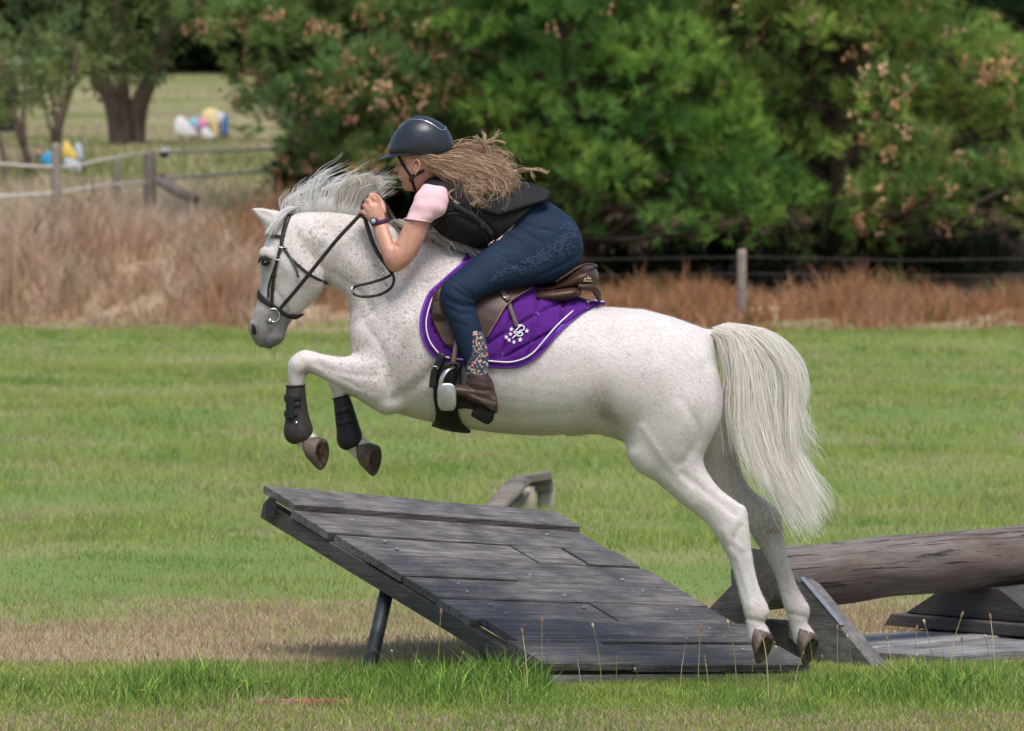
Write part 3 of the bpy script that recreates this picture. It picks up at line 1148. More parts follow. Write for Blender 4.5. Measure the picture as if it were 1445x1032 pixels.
RA, RB = Q(370, 693, 1.5), Q(783, 729, 2.2)
RC, RD = Q(772, 938, 0.08), Q(1142, 936, 0.55)
rdir = (RB - RA) + (RD - RC)
RANG = math.degrees(math.atan2(rdir.y, rdir.x))
PLANK = board_mat('ramp_plank', (0.050, 0.043, 0.038), (0.235, 0.218, 0.205), RANG, 0.2, 0.7)
EDGE = board_mat('ramp_beam', (0.045, 0.040, 0.036), (0.115, 0.103, 0.092), RANG - 75)
STEEL_PIPE = simple('galvanised_pipe', (0.050, 0.055, 0.057), 0.5, 0.5, 18, 0.2, 0.002, Metallic=0.4)
BLACK_IRON = simple('black_iron', (0.025, 0.026, 0.028), 0.45, 0.2, 40, 0.3, 0.001, Metallic=0.4)
NAIL = simple('nail_head', (0.22, 0.235, 0.26), 0.55, 0.3, 50, Metallic=0.3)


def ramp_pt(s, t, up=0.0):
    p = (RA * (1 - s) + RB * s) * (1 - t) + (RC * (1 - s) + RD * s) * t
    n = ((RB - RA) * (1 - t) + (RD - RC) * t).cross((RA - RC) * (1 - s) + (RB - RD) * s).normalized()
    return p + n * up


ramp = empty('ramp_jump', (RC.x, RC.y, 0.0), 'large sloping grey plank ramp under the horse, propped on pipe legs', 'jump')
rr = random.Random(4)


def slab(mb, s0, s1, t0, t1, u0, u1, seg=6, jag=0.0, sagseed=0):
    """board between s0..s1, t0..t1 of the ramp surface, from depth u0 to u1, chamfered, with slightly wandering edges"""
    r_ = random.Random(sagseed)
    ch = 0.004
    rows = []
    for i in range(seg + 1):
        f = i / seg
        s = s0 + (s1 - s0) * f
        w0, w1, wu = r_.uniform(-1, 1) * 0.0022, r_.uniform(-1, 1) * 0.0022, r_.uniform(-1, 1) * 0.0012
        a, b = t0 + w0, t1 + w1
        d = ch / 1.7
        rows.append([ramp_pt(s, a, u0), ramp_pt(s, a, u1 - ch + wu), ramp_pt(s, a + d, u1 + wu),
                     ramp_pt(s, b - d, u1 + wu), ramp_pt(s, b, u1 - ch + wu), ramp_pt(s, b, u0)])
    V = [p for r in rows for p in r]
    k = 6
    F = []
    for i in range(seg):
        for j in range(k):
            F.append((i * k + j, i * k + (j + 1) % k, (i + 1) * k + (j + 1) % k, (i + 1) * k + j))
    F.append(tuple(range(k)))
    F.append(tuple(seg * k + j for j in reversed(range(k))))
    mb.add(V, F)


tb = [0.0, 0.110, 0.250, 0.365, 0.500, 0.622, 0.745, 0.872, 1.0]
cuts = [[], [], [0.62, 0.80], [0.42], [], [0.55], [], [0.33], []]
ends = [0.0, -0.004, 0.010, 0.002, 0.012, 0.004, 0.034, -0.010, 0.0]
kk = 0
for i in range(8):
    cs = [ends[i]] + cuts[i] + [1.0 + rr.uniform(-0.012, 0.012)]
    for a, b in zip(cs[:-1], cs[1:]):
        lift = 0.024 if i == 0 else rr.uniform(-0.007, 0.006)
        mb = MB()
        slab(mb, a + 0.0025, b - 0.0025, tb[i] + 0.0032 - (0.004 if i == 0 else 0), tb[i + 1] - 0.0032 + (0.005 if i == 0 else 0.0), -0.032 + lift, lift, 7, 0, 50 + kk)
        kk += 1
        mb.obj('plank', PLANK, ramp)
# nail heads in two rows
for i in range(1, 8):
    for s in (0.16, 0.5, 0.84):
        for t in (0.3, 0.7):
            if rr.random() < 0.55:
                c = ramp_pt(s + rr.uniform(-.01, .01), tb[i] * (1 - t) + tb[i + 1] * t, 0.0065)
                mb = MB()
                mb.tube([c - Vector((0, 0, 0.014)), c - Vector((0, 0, 0.003))], [0.010, 0.008], 10)
                mb.obj('nail', NAIL, ramp, True)
# side beams under the deck (left one shows its face), cross beams, front sill


def under(name, s0, s1, t0, t1, u0, u1, mat=EDGE):
    mb = MB()
    P = []
    for u in (u0, u1):
        P += [ramp_pt(s0, t1, u), ramp_pt(s1, t1, u), ramp_pt(s1, t0, u), ramp_pt(s0, t0, u)]
    mb.hexa(P)
    me = evaluated(mb.mesh(), [('BEVEL', dict(width=0.004, segments=1))])
    return link(name, me, mat, ramp, False)


under('side_beam', 0.006, 0.05, 0.006, 0.96, -0.112, -0.040)
under('side_beam', 0.47, 0.52, 0.006, 0.93, -0.112, -0.042)
under('side_beam', 0.95, 0.994, 0.006, 0.93, -0.112, -0.042)
# packing piece along the left edge, in broken lengths
for a, b, u in ((0.0, 0.235, -0.047), (0.29, 0.63, -0.049), (0.67, 0.72, -0.047), (0.79, 0.985, -0.049)):
    pass
mb = MB()
c0, c1 = ramp_pt(0.012, 0.996, -0.041), ramp_pt(0.99, 0.996, -0.041)
fw = Vector((0.5, -0.86, 0)) * 0.0
for e in (0,):
    a, b = c0.copy(), c1.copy()
    nb = Vector((-0.5, 0.87, 0)) * 0.09
    mb.hexa([Vector((a.x, a.y, -0.06)), Vector((b.x, b.y, -0.06)), Vector((b.x, b.y, -0.06)) + nb, Vector((a.x, a.y, -0.06)) + nb,
             Vector((a.x, a.y, a.z - 0.006)), Vector((b.x, b.y, b.z - 0.006)), Vector((b.x, b.y, b.z - 0.006)) + nb, Vector((a.x, a.y, a.z - 0.006)) + nb])
mb.obj('sill_beam', board_mat('sill_beam', (0.10, 0.093, 0.086), (0.24, 0.225, 0.205), RANG), ramp)
# pipe legs
for (x0, y0), (x1, y1), yy0, yy1, r in (((545, 838), (517, 962), 0.95, 0.78, 0.030), ((688, 905), (670, 985), 0.56, 0.45, 0.026)):
    a, b = Q(x0, y0, yy0), Q(x1, y1, yy1)
    d = (b - a).normalized()
    b = a + d * ((a.z + 0.08) / -d.z)
    a = a - d * 0.02
    mb = MB()
    mb.tube([a, a.lerp(b, 0.5), b], r, 14)
    leg = mb.obj('pipe_leg', STEEL_PIPE, ramp, True)
    q = a.lerp(b, 0.62)
    mb = MB()
    mb.tube([q + Vector((0, -r - 0.004, 0)), q + Vector((0, r + 0.004, 0))], 0.006, 8)
    mb.obj('pin', BLACK_IRON, leg, True)
# hook at the raised corner
hk = MB()
c = ramp_pt(0.0, 0.035, -0.03)
for dx, dz, h_ in ((-0.008, -0.02, 0.035), (0.02, -0.012, 0.035)):
    hk.box(c + Vector((dx, -0.035, dz)), (0.005, 0.035, h_))
hk.box(c + Vector((0.006, -0.066, -0.016)), (0.019, 0.005, 0.035))
hk.tube([c + Vector((0.006, -0.06, 0.012)), c + Vector((0.006, 0.0, 0.012))], 0.016, 12)
hk.obj('hook_bracket', BLACK_IRON, ramp)

# ---------------------------------------------------------------- the log on its skid
L1 = Vector((GX(1064, 23.2), 1.2, 0.334))
AX = Vector((0.737, 0.676, 0.012)).normalized()
PX = Vector((0.676, -0.737, 0.0))
LANG = math.degrees(math.atan2(AX.y, AX.x))
lj = empty('log_jump', (L1.x, L1.y, 0.0), 'thick weathered log on wooden A shaped supports behind the hind legs', 'jump')


def log_mat():
    m = NT('log_wood')
    p = m.map(m.pos(), rot=(0, 0, RAD(-LANG)))
    g = m.map(p, (3.0, 26, 26))
    n0 = m.noise(m.map(p, (1.4, 3.5, 3.5)), 1.2, 4, 0.6)
    n1 = m.noise(g, 1.0, 6, 0.7, 1.0)
    n2 = m.noise(m.map(p, (0.55, 24, 24)), 2.2, 4, 0.6, 0.9)
    c = m.mix(m.ramp(n1, [(0.3, 0.0), (0.7, 1.0)]), (0.078, 0.064, 0.054), (0.205, 0.178, 0.155))
    c = m.mix(m.ramp(n0, [(0.50, 0.0), (0.66, 0.75)]), c, (0.095, 0.058, 0.047))
    crack = m.ramp(n2, [(0.36, 1.0), (0.415, 0.0)])
    c = m.mix(crack, c, (0.02, 0.017, 0.015))
    m.bsdf(c, 0.8)
    m.bump(m.math('SUBTRACT', m.math('MULTIPLY', n1, 0.6), crack), 0.9, 0.010)
    return m.m


LOGM = log_mat()
V, Fc = [], []
NS, NK = 60, 40
LL = 2.7
upv = AX.cross(PX).normalized()
if upv.z < 0:
    upv = -upv
for i in range(NS + 1):
    f = i / NS
    for k in range(NK):
        a = 2 * math.pi * k / NK
        rad = 0.129 * (1 - 0.03 * f) + 0.004 * math.sin(3 * a + f * 5) + 0.004 * math.sin(f * 19 + a) + 0.0025 * math.sin(7 * a + f * 31)
        kn = math.exp(-((f - 0.17) / 0.02) ** 2 - ((a - 1.2) / 0.28) ** 2) * 0.010 + math.exp(-((f - 0.22) / 0.03) ** 2 - ((a - 0.75) / 0.3) ** 2) * 0.008
        V.append(L1 + AX * (f * LL) + PX * ((rad + kn) * math.cos(a)) + upv * ((rad + kn) * math.sin(a)))
for i in range(NS):
    for k in range(NK):
        Fc.append((i * NK + k, i * NK + (k + 1) % NK, (i + 1) * NK + (k + 1) % NK, (i + 1) * NK + k))
MB().add(V, Fc).obj('log', LOGM, lj, True)


def end_grain():
    m = NT('log_end_grain')
    p = m.map(m.pos(), rot=(0, 0, RAD(-LANG)), loc=(0, 0, 0))
    sx = m.n('ShaderNodeSeparateXYZ')
    m.l(m.pos(), sx.inputs[0])
    cz = m.math('SUBTRACT', sx.outputs[2], L1.z)
    cp = m.math('ADD', m.math('MULTIPLY', m.math('SUBTRACT', sx.outputs[0], L1.x), PX.x), m.math('MULTIPLY', m.math('SUBTRACT', sx.outputs[1], L1.y), PX.y))
    r = m.math('SQRT', m.math('ADD', m.math('MULTIPLY', cz, cz), m.math('MULTIPLY', cp, cp)))
    w = m.math('ADD', r, m.math('MULTIPLY', m.noise(p, 9, 3), 0.02))
    ring = m.math('SINE', m.math('MULTIPLY', w, 900.0))
    n = m.noise(p, 25, 5, 0.7)
    c = m.mix(m.ramp(n, [(0.3, 0.0), (0.7, 1.0)]), (0.065, 0.060, 0.048), (0.15, 0.14, 0.115))
    c = m.mix(m.math('MULTIPLY', m.ramp(ring, [(0.5, 0.0), (1.0, 1.0)]), 0.35), c, (0.05, 0.045, 0.04))
    m.bsdf(c, 0.9)
    m.bump(m.math('ADD', ring, n), 0.4, 0.003)
    return m.m


EG = end_grain()
for f, nm in ((-0.001, 0), (LL + 0.001, NS)):
    V = [L1 + AX * f]
    Fc = []
    NR = 4
    for r in range(1, NR + 1):
        for k in range(NK):
            w = V0 = None
            a = 2 * math.pi * k / NK
            rad = 0.129 * r / NR * (1 if nm == 0 else 0.97)
            V.append(L1 + AX * (f + random.Random(r * 50 + k).uniform(-0.0015, 0.0015)) + PX * (rad * math.cos(a)) + upv * (rad * math.sin(a)))
    for k in range(NK):
        Fc.append((0, 1 + k, 1 + (k + 1) % NK))
        for r in range(NR - 1):
            o = 1 + r * NK
            Fc.append((o + k, o + (k + 1) % NK, o + NK + (k + 1) % NK, o + NK + k))
    MB().add(V, Fc).obj('end_grain', EG, lj, True)

SUP = board_mat('support_board', (0.085, 0.078, 0.072), (0.185, 0.172, 0.16), LANG - 90 + 8, 0.4)
SUP_D = board_mat('support_dark', (0.045, 0.040, 0.037), (0.10, 0.092, 0.085), LANG - 90, 0.4)
STRIP = simple('zinc_strip', (0.26, 0.28, 0.31), 0.55, 0.15, 30, 0.2, 0.001, Metallic=0.7)


def plate(name, poly, al, thick, mat, parent=lj):
    """plate across the log at distance al along it; poly = (across, z)"""
    V = []
    n = len(poly)
    for s in (0, 1):
        for c, z in poly:
            V.append(Vector((L1.x, L1.y, 0)) + AX * (al + s * thick) + PX * c + Vector((0, 0, z)))
    F = [tuple(range(n)), tuple(range(2 * n - 1, n - 1, -1))] + [(k, k + n, (k + 1) % n + n, (k + 1) % n) for k in range(n)]
    me = evaluated(MB().add(V, F).mesh(), [('BEVEL', dict(width=0.004, segments=1))])
    return link(name, me, mat, parent, False)


for al in (0.10, 1.62):
    b = plate('support_board', [(0.10, 0.225), (0.155, 0.335), (0.205, 0.315), (0.66, -0.05), (0.30, -0.05), (0.10, 0.10)], al, 0.085, SUP)
    plate('support_board', [(-0.10, 0.225), (-0.10, 0.10), (-0.30, -0.05), (-0.66, -0.05), (-0.205, 0.315), (-0.155, 0.335)], al, 0.085, SUP)
    plate('cross_block', [(-0.28, -0.04), (0.28, -0.04), (0.097, 0.155), (-0.097, 0.155)], al + 0.012, 0.09, SUP_D)
    # zinc strip nailed to the sloping edge
    V = []
    e0, e1 = Vector((0.17, 0.345)), Vector((0.40, 0.163))
    nrm = Vector((0.62, 0.78)) * 0.004
    for c in (e0, e1):
        for off in (Vector((0, 0)), nrm):
            for s in (-0.004, 0.022):
                q = c + off
                V.append(Vector((L1.x, L1.y, 0)) + AX * (al + s) + PX * q.x + Vector((0, 0, q.y)))
    MB().add(V, [(0, 1, 3, 2), (4, 6, 7, 5), (0, 4, 5, 1), (2, 3, 7, 6), (0, 2, 6, 4), (1, 5, 7, 3)]).obj('zinc_strip', STRIP, lj)
# wedge block under the log at the right, standing on a base board
plate('wedge_block', [(-0.40, 0.085), (0.40, 0.085), (0.15, 0.222), (-0.15, 0.222)], 1.32, 0.30, SUP_D)
plate('base_board', [(-0.48, 0.03), (0.48, 0.03), (0.44, 0.082), (-0.44, 0.082)], 1.27, 0.40, SUP_D)
# skid deck: boards along the log
DECK = board_mat('deck_board', (0.15, 0.145, 0.145), (0.33, 0.32, 0.32), LANG)
for k in range(6):
    a0, a1 = -0.30 + k * 0.165, -0.30 + (k + 1) * 0.165 - 0.007
    V = []
    for z in (-0.05, 0.034 + 0.004 * ((k * 7) % 3)):
        for al, c in ((0.42, a0), (2.6, a0), (2.6, a1), (0.42, a1)):
            q = Vector((L1.x, L1.y, 0)) + AX * al + PX * c
            V.append(Vector((q.x, q.y, z)))
    link('deck_board', evaluated(MB().hexa(V).mesh(), [('BEVEL', dict(width=0.006, segments=1))]), DECK, lj, False)

# ---------------------------------------------------------------- small jump in the field behind
SD = 33.0
sj = empty('field_jump', Q(735, 735, SD - 22), 'small wooden jump with two round posts in the field behind the ramp', 'jump')
SJW = wood_mat('pale_post', (0.30, 0.255, 0.20), (0.47, 0.42, 0.35))
SJG = wood_mat('grey_rail', (0.12, 0.105, 0.085), (0.24, 0.215, 0.18), 'x')
for px, top, w, y_ in ((742, 686, 27, SD - 22), (770, 687, 25, SD - 21.85)):
    p1 = Q(px, top, y_)
    p0 = Q(px - (2 if px < 760 else 0), 735, y_)
    p0.z = float(land_z(np.array([p0.x]), np.array([p0.y]))[0]) - 0.1
    round_post(p0, p1, w * SD / FPX / 2, 'post', SJW, sj, False)
mb = MB()
a, b = Q(733, 680, SD - 22.1), Q(692, 722, SD - 22.5)
b = a + (b - a) * 1.25
mb.tube([a, b], 0.075, 8, flat=0.45)
mb.obj('slanting_rail', SJG, sj, True)
mb = MB()
a_, b_ = Q(738, 692, SD - 22.0), Q(704, 730, SD - 22.25)
mb.tube([a_, a_ + (b_ - a_) * 1.2], 0.06, 8, flat=0.4)
mb.obj('slanting_rail', SJG, sj, True)
a, b = Q(727, 676, SD - 21.95), Q(776, 668, SD - 21.95)
mb = MB()
R = Matrix.Rotation(-math.atan2(b.z - a.z, b.x - a.x), 3, 'Y')
mb.box((a + b) / 2 + Vector((0, 0, -0.008)), ((b - a).length / 2 + 0.01, 0.10, 0.02), R)
mb.obj('cap_board', SJG, sj)
mb = MB()
c = Q(756, 682, SD - 21.9)
mb.box(c + Vector((0.01, 0, -0.01)), (0.09, 0.05, 0.038), R)
mb.obj('rail_block', SJG, sj)
# ================================================================== THE HORSE
NEAR, FAR = -0.13, 0.13
HORSE = empty('horse', Q(800, 960, 0.0), 'flea-bitten white horse leaping over the ramp with its rider', 'horse')

hb = MB()
# trunk, breast to buttock
hb.loft([sec(495, 448, 499, 505, .07), sec(500, 430, 505, 530, .125), sec(522, 405, 522, 558, .175), sec(555, 378, 552, 580, .205, 0, 2.1, .08),
         sec(600, 352, 592, 592, .225, 0, 2.1, .15), sec(648, 356, 640, 602, .245, 0, 2.15, .17), sec(705, 380, 702, 611, .262, 0, 2.2, .10),
         sec(775, 409, 770, 615, .272, 0, 2.2, .04), sec(835, 430, 822, 611, .268, 0, 2.2, .0), sec(885, 436, 862, 618, .262, 0, 2.2, -.02),
         sec(932, 443, 905, 640, .255, 0, 2.15, 0.02), sec(970, 455, 958, 640, .235, 0, 2.1, .05), sec(998, 468, 996, 622, .19, 0, 2.0, .08),
         sec(1012, 498, 1013, 600, .11, 0, 2.0, 0.1)], 40, 4)
# neck
hb.loft([sec(672, 366, 540, 560, .15), sec(630, 346, 505, 505, .135, 0, 2, .12), sec(590, 333, 496, 452, .118, 0, 2, .18), sec(553, 317, 490, 424, .104, 0, 2, .2),
         sec(520, 305, 480, 411, .092, 0, 2, .2), sec(485, 298, 466, 403, .083, 0, 2, .18), sec(450, 296, 452, 392, .076, 0, 2, .12),
         sec(420, 299, 432, 372, .068, 0, 2, .05), sec(400, 308, 418, 355, .05)], 32, 4)
# head: forehead line to jaw line
hb.loft([sec(398, 300, 432, 318, .040), sec(386, 312, 446, 342, .062), sec(377, 335, 455, 370, .080, 0, 2.2), sec(368, 358, 460, 397, .088, 0, 2.3), sec(368, 380, 451, 416, .076, 0, 2.4, .10),
         sec(369, 400, 433, 434, .062, 0, 2.4, .14), sec(364, 420, 418, 447, .052, 0, 2.3, .12), sec(358, 441, 407, 459, .049, 0, 2.2, .05),
         sec(353.5, 459, 403, 469, .051, 0, 2.2), sec(353, 471, 402, 477, .049, 0, 2.2), sec(358, 482, 396, 484, .041), sec(365, 489, 388, 489, .028), sec(371, 493, 381, 492, .012)], 32, 4)
# cheek (jowl) discs
for s in (-1, 1):
    hb.loft([sec(408, 350, 452, 372, .012, s * .060), sec(398, 362, 458, 392, .026, s * .062), sec(398, 378, 456, 406, .026, s * .060), sec(402, 398, 440, 418, .010, s * .054)], 20, 4)
    # brow ridge over the eye
    hb.loft([sec(366, 352, 376, 346, .006, s * .072), sec(366, 364, 384, 353, .012, s * .070), sec(368, 372, 392, 362, .010, s * .07)], 16, 3)
    # nostril rim
    hb.loft([sec(352, 452, 358, 452, .008, s * .030), sec(350.5, 462, 364, 460, .017, s * .034), sec(352, 474, 364, 472, .012, s * .032)], 14, 3)
# ears
for s in (-1, 1):
    hb.loft([sec(396, 298, 378, 330, .022, s * .040), sec(384, 296, 371, 317, .020, s * .043), sec(371, 294, 363, 306, .015, s * .047), sec(360, 293, 357, 299, .007, s * .05), sec(355, 293, 354.5, 295, .002, s * .051)], 16, 3)
# near foreleg
hb.loft([sec(545, 470, 575, 580, .075, NEAR + .03), sec(522, 494, 549, 584, .082, NEAR), sec(503, 503, 524, 574, .073, NEAR), sec(480, 502.5, 497, 558, .060, NEAR), sec(458, 500, 470, 543, .050, NEAR),
         sec(442, 496, 449, 532, .044, NEAR), sec(428, 494, 439, 527, .044, NEAR), sec(415, 501, 434, 528, .044, NEAR), sec(407, 512, 432, 533, .042, NEAR),
         sec(406, 526, 431, 537, .038, NEAR), sec(407.5, 541, 429, 543, .033, NEAR), sec(411, 562, 427, 560, .026, NEAR), sec(412, 588, 428, 585, .026, NEAR),
         sec(408, 608, 436, 601, .034, NEAR), sec(411, 621, 440, 607, .033, NEAR), sec(421, 630, 443, 613, .029, NEAR), sec(428, 638, 449, 617, .034, NEAR), sec(434, 640, 450, 623, .028, NEAR)], 24, 4)
# far foreleg
hb.loft([sec(545, 480, 575, 580, .07, FAR - .03), sec(522, 505, 545, 585, .08, FAR), sec(506, 512, 522, 575, .068, FAR), sec(490, 514, 502, 562, .056, FAR), sec(476, 515, 486, 552, .046, FAR),
         sec(464, 520, 484, 548, .043, FAR), sec(460, 530, 486, 549, .041, FAR), sec(462, 543, 488, 552, .036, FAR), sec(469, 558, 490, 556, .031, FAR),
         sec(475, 578, 493, 573, .025, FAR), sec(481, 602, 499, 595, .025, FAR), sec(480, 620, 507, 607, .034, FAR), sec(485, 631, 512, 613, .032, FAR), sec(494, 640, 516, 620, .029, FAR),
         sec(501, 647, 523, 625, .034, FAR), sec(508, 649, 525, 632, .028, FAR)], 24, 4)
# near hind leg
hb.loft([sec(872, 500, 1014, 520, .10, NEAR + .01), sec(866, 560, 1021, 560, .118, NEAR), sec(872, 605, 1017, 594, .112, NEAR), sec(884, 640, 1003, 622, .094, NEAR), sec(900, 661, 993, 645, .076, NEAR), sec(928, 682, 997, 664, .062, NEAR),
         sec(962, 711, 1017, 691, .050, NEAR), sec(990, 732, 1042, 710, .042, NEAR), sec(1007, 751, 1054, 727, .041, NEAR), sec(1019, 770, 1058, 752, .039, NEAR), sec(1029, 790, 1061, 780, .034, NEAR),
         sec(1037, 815, 1066, 808, .028, NEAR), sec(1043, 840, 1074, 835, .029, NEAR), sec(1048, 858, 1084, 856, .037, NEAR), sec(1051, 871, 1084, 868, .036, NEAR),
         sec(1053.5, 885, 1080, 879, .030, NEAR), sec(1056, 900, 1085, 889, .036, NEAR), sec(1058, 908, 1088, 897, .036, NEAR)], 28, 4)
# far hind leg
hb.loft([sec(880, 510, 1012, 530, .09, FAR - .01), sec(900, 560, 1030, 560, .11, FAR), sec(920, 605, 1036, 592, .10, FAR), sec(950, 645, 1041, 630, .08, FAR), sec(975, 675, 1044, 660, .064, FAR),
         sec(1005, 705, 1060, 690, .052, FAR), sec(1035, 727, 1085, 708, .042, FAR), sec(1054, 745, 1101, 724, .041, FAR), sec(1067, 766, 1105, 750, .039, FAR), sec(1080, 786, 1109, 776, .033, FAR),
         sec(1092, 809, 1116, 801, .027, FAR), sec(1100, 835, 1126, 829, .028, FAR), sec(1106, 857, 1140, 853, .036, FAR), sec(1111, 870, 1143, 866, .035, FAR),
         sec(1115, 884, 1139, 878, .029, FAR), sec(1119, 901, 1147, 889, .036, FAR), sec(1122, 909, 1151, 897, .036, FAR)], 28, 4)
# dock of the tail
hb.loft([sec(985, 462, 995, 490, .035), sec(1003, 464, 1010, 486, .026), sec(1022, 462, 1027, 480, .022), sec(1045, 468, 1042, 484, .018), sec(1065, 482, 1056, 492, .010)], 16, 4)
# sheath / belly fold
hb.loft([sec(800, 605, 800, 616, .03), sec(825, 603, 826, 615, .03), sec(845, 598, 848, 608, .02)], 12, 3)


def NS_(px, py):
    return Q(px, py, NEAR)


blends = [(Q(520, 530, NEAR), .22, 24), (Q(520, 530, FAR), .22, 24), (Q(440, 380, 0), .13, 12), (Q(560, 470, -.1), .25, 20), (Q(560, 470, .1), .25, 20),
          (Q(880, 590, NEAR), .24, 30), (Q(880, 590, FAR), .24, 30), (Q(1000, 560, NEAR), .2, 14), (Q(960, 500, -.2), .22, 30), (Q(960, 500, .2), .22, 30),
          (Q(600, 390, -.1), .22, 30), (Q(600, 390, .1), .22, 30), (Q(1000, 475, 0), .10, 10), (Q(860, 520, -.2), .2, 20), (Q(860, 520, .2), .2, 20),
          (Q(395, 320, -.04), .05, 5), (Q(395, 320, .04), .05, 5)]
strokes = []


def st(pts, r, amp, side=0, Y=0):
    strokes.append(([Q(a, b, Y) for a, b in pts], r, amp, side))


# shoulder blade and point of shoulder, groove before it
st([(640, 380), (600, 430), (560, 490), (540, 540)], .035, .008)
st([(585, 370), (555, 420), (530, 470), (512, 505)], .022, -.009)
st([(600, 400), (625, 470), (615, 530)], .03, -.006)
st([(505, 470), (515, 500)], .05, .012)
st([(560, 560), (590, 540), (610, 520)], .022, -.010)            # behind the elbow
st([(545, 575)], .03, .012)                                       # elbow
st([(470, 385), (500, 405), (530, 440)], .016, -.007)             # jugular groove
st([(440, 330), (470, 345), (520, 380)], .04, .006)
# forearm muscles
st([(530, 530), (500, 528), (470, 522), (445, 512)], .010, -.004, -1, NEAR)
st([(530, 515), (490, 512), (455, 506)], .014, .004, -1, NEAR)
st([(530, 560), (490, 545), (460, 533)], .013, .004, -1, NEAR)
st([(416, 510), (426, 520)], .014, .004)                          # knee bones
# flank, stifle, thigh
st([(850, 470), (842, 520), (848, 570)], .045, -.012)
st([(870, 455), (905, 450)], .04, .010)                           # point of hip
st([(845, 590), (868, 600), (885, 625)], .03, -.012)              # flank fold
st([(895, 640), (905, 655)], .04, .014)                           # stifle
st([(930, 520), (950, 580), (950, 630)], .06, .008)
st([(990, 520), (992, 570), (975, 630)], .03, -.006)
st([(960, 665), (1000, 695), (1035, 722)], .014, -.006)           # gaskin groove before the Achilles tendon
st([(935, 670), (975, 705)], .022, .006)
st([(1042, 740), (1030, 765)], .012, -.006)                       # hock hollow
st([(1020, 745), (1032, 780)], .012, .005)
st([(1040, 800), (1052, 845)], .006, -.004, -1)                   # cannon / tendon groove
st([(1100, 790), (1115, 845)], .006, -.004, -1)
st([(1090, 725), (1078, 750)], .012, -.006)
for dx_, dy_ in ((0, 0),):
    st([(1046, 712), (1053, 722)], .012, .006)                    # point of hock
    st([(1098, 722), (1102, 730)], .012, .006)
    st([(1024, 700), (1048, 716)], .006, .004)                    # Achilles cord
    st([(1036, 775), (1046, 812), (1056, 850)], .006, .004, -1)
    st([(1056, 780), (1062, 812), (1072, 846)], .006, .004, -1)
    st([(1032, 760), (1044, 770)], .009, .005, -1)
    st([(1050, 868), (1080, 874)], .006, -.006)
    st([(1110, 868), (1140, 874)], .006, -.006)
    st([(960, 560), (985, 610), (960, 650)], .016, -.005, -1)     # seam between hamstring and quadriceps
    st([(905, 600), (940, 650), (975, 690)], .014, .004, -1)
    st([(915, 500), (905, 560), (890, 610)], .02, -.005, -1)
    st([(520, 460), (545, 500), (552, 545)], .014, -.005, -1)
    st([(575, 450), (590, 500), (580, 545)], .03, .006, -1)
    st([(510, 545), (485, 532), (458, 520)], .005, -.003, -1)
    st([(640, 560), (720, 585), (800, 580)], .02, -.004, -1)      # belly vein line
# ribs and belly
for x in (670, 700, 730, 760, 790):
    st([(x + 6, 480), (x + 2, 540), (x - 4, 585)], .018, .0022)
# head relief
st([(386, 405), (400, 425), (408, 440)], .008, -.004)             # cheek crest
st([(395, 385), (378, 415), (370, 440)], .007, .004)
st([(400, 372), (440, 410)], .03, .003)
st([(455, 345), (450, 365), (462, 398)], .012, -.007)             # behind the jaw
st([(374, 371)], .013, -.010)                                     # eye socket
st([(366, 360), (374, 357), (384, 362)], .006, .005)
st([(356.5, 460), (358.5, 470)], .010, -.014)                         # nostril
st([(372, 492), (376, 482), (379, 473), (384, 466)], .007, -.008)            # mouth
st([(378, 474), (384, 466)], .004, -.004)
st([(392, 478)], .014, .005)
st([(405, 335), (398, 322)], .012, -.004)
# ear hollow
st([(384, 306), (372, 301), (362, 297)], .006, -.006, -1)
for o in ((412, 612), (482, 624), (1082, 862), (1140, 860)):
    st([o], .012, .004)

body_me = organic(hb, 0.0085, 6, blends, strokes)

# ---- coat
V = get_co(body_me)
d_ = V[:, 1] + 22.0
_yc = (V[:, 2] - CAM_H)
# photo-plane coordinates of each vertex, used only to place the markings of the coat
fx = 722.5 + FPX * V[:, 0] / (d_ * CP - _yc * SP)
fy = 516.0 - FPX * (d_ * SP + _yc * CP) / (d_ * CP - _yc * SP)


def blob(cx, cy, rx, ry, rot=0.0):
    c, s = math.cos(rot), math.sin(rot)
    dx, dy = fx - cx, fy - cy
    u, w = (dx * c + dy * s) / rx, (-dx * s + dy * c) / ry
    return np.exp(-(u * u + w * w))


dark = np.clip(1.0 * blob(1014, 497, 7, 22), 0, 1)
grey = np.clip(smoothstep(404, 462, fy) * (fx < 440) * (fx < 410 + 0.0 * fx) * (fy < 497), 0, 1) * 0.9
grey = np.maximum(grey, dark * 1.2)
grey = np.maximum(grey, 0.8 * blob(374, 372, 15, 14))
grey = np.maximum(grey, 0.55 * blob(366, 420, 14, 60))
flea = np.clip(1.25 * blob(545, 480, 85, 80) + 1.0 * blob(455, 350, 75, 60) + .8 * blob(600, 400, 90, 80) + .4 * blob(640, 520, 90, 90) + .035, 0, 1)
dirt = np.clip(.45 * (V[:, 1] > 0.03) * smoothstep(600, 650, fy) * (fx > 960) * (1 - smoothstep(800, 850, fy)) + .8 * blob(862, 590, 26, 14, .8) + .6 * blob(842, 560, 20, 30) + .7 * blob(1065, 640, 30, 60) * (V[:, 1] > 0) + .8 * blob(1096, 745, 14, 10) * (V[:, 1] > 0) + .5 * blob(1075, 760, 14, 20) * (V[:, 1] > 0)
               + .8 * blob(430, 524, 9, 8) + .45 * blob(420, 520, 16, 14) + .5 * blob(690, 608, 120, 9) + .6 * blob(1016, 545, 6, 26) + .35 * blob(1030, 765, 14, 18), 0, 1)
pink = np.clip(.7 * blob(1065, 870, 16, 22) + .7 * blob(1125, 850, 16, 40) + .35 * blob(500, 440, 16, 40), 0, 1)
a = body_me.attributes.new('coat', 'FLOAT_COLOR', 'POINT')
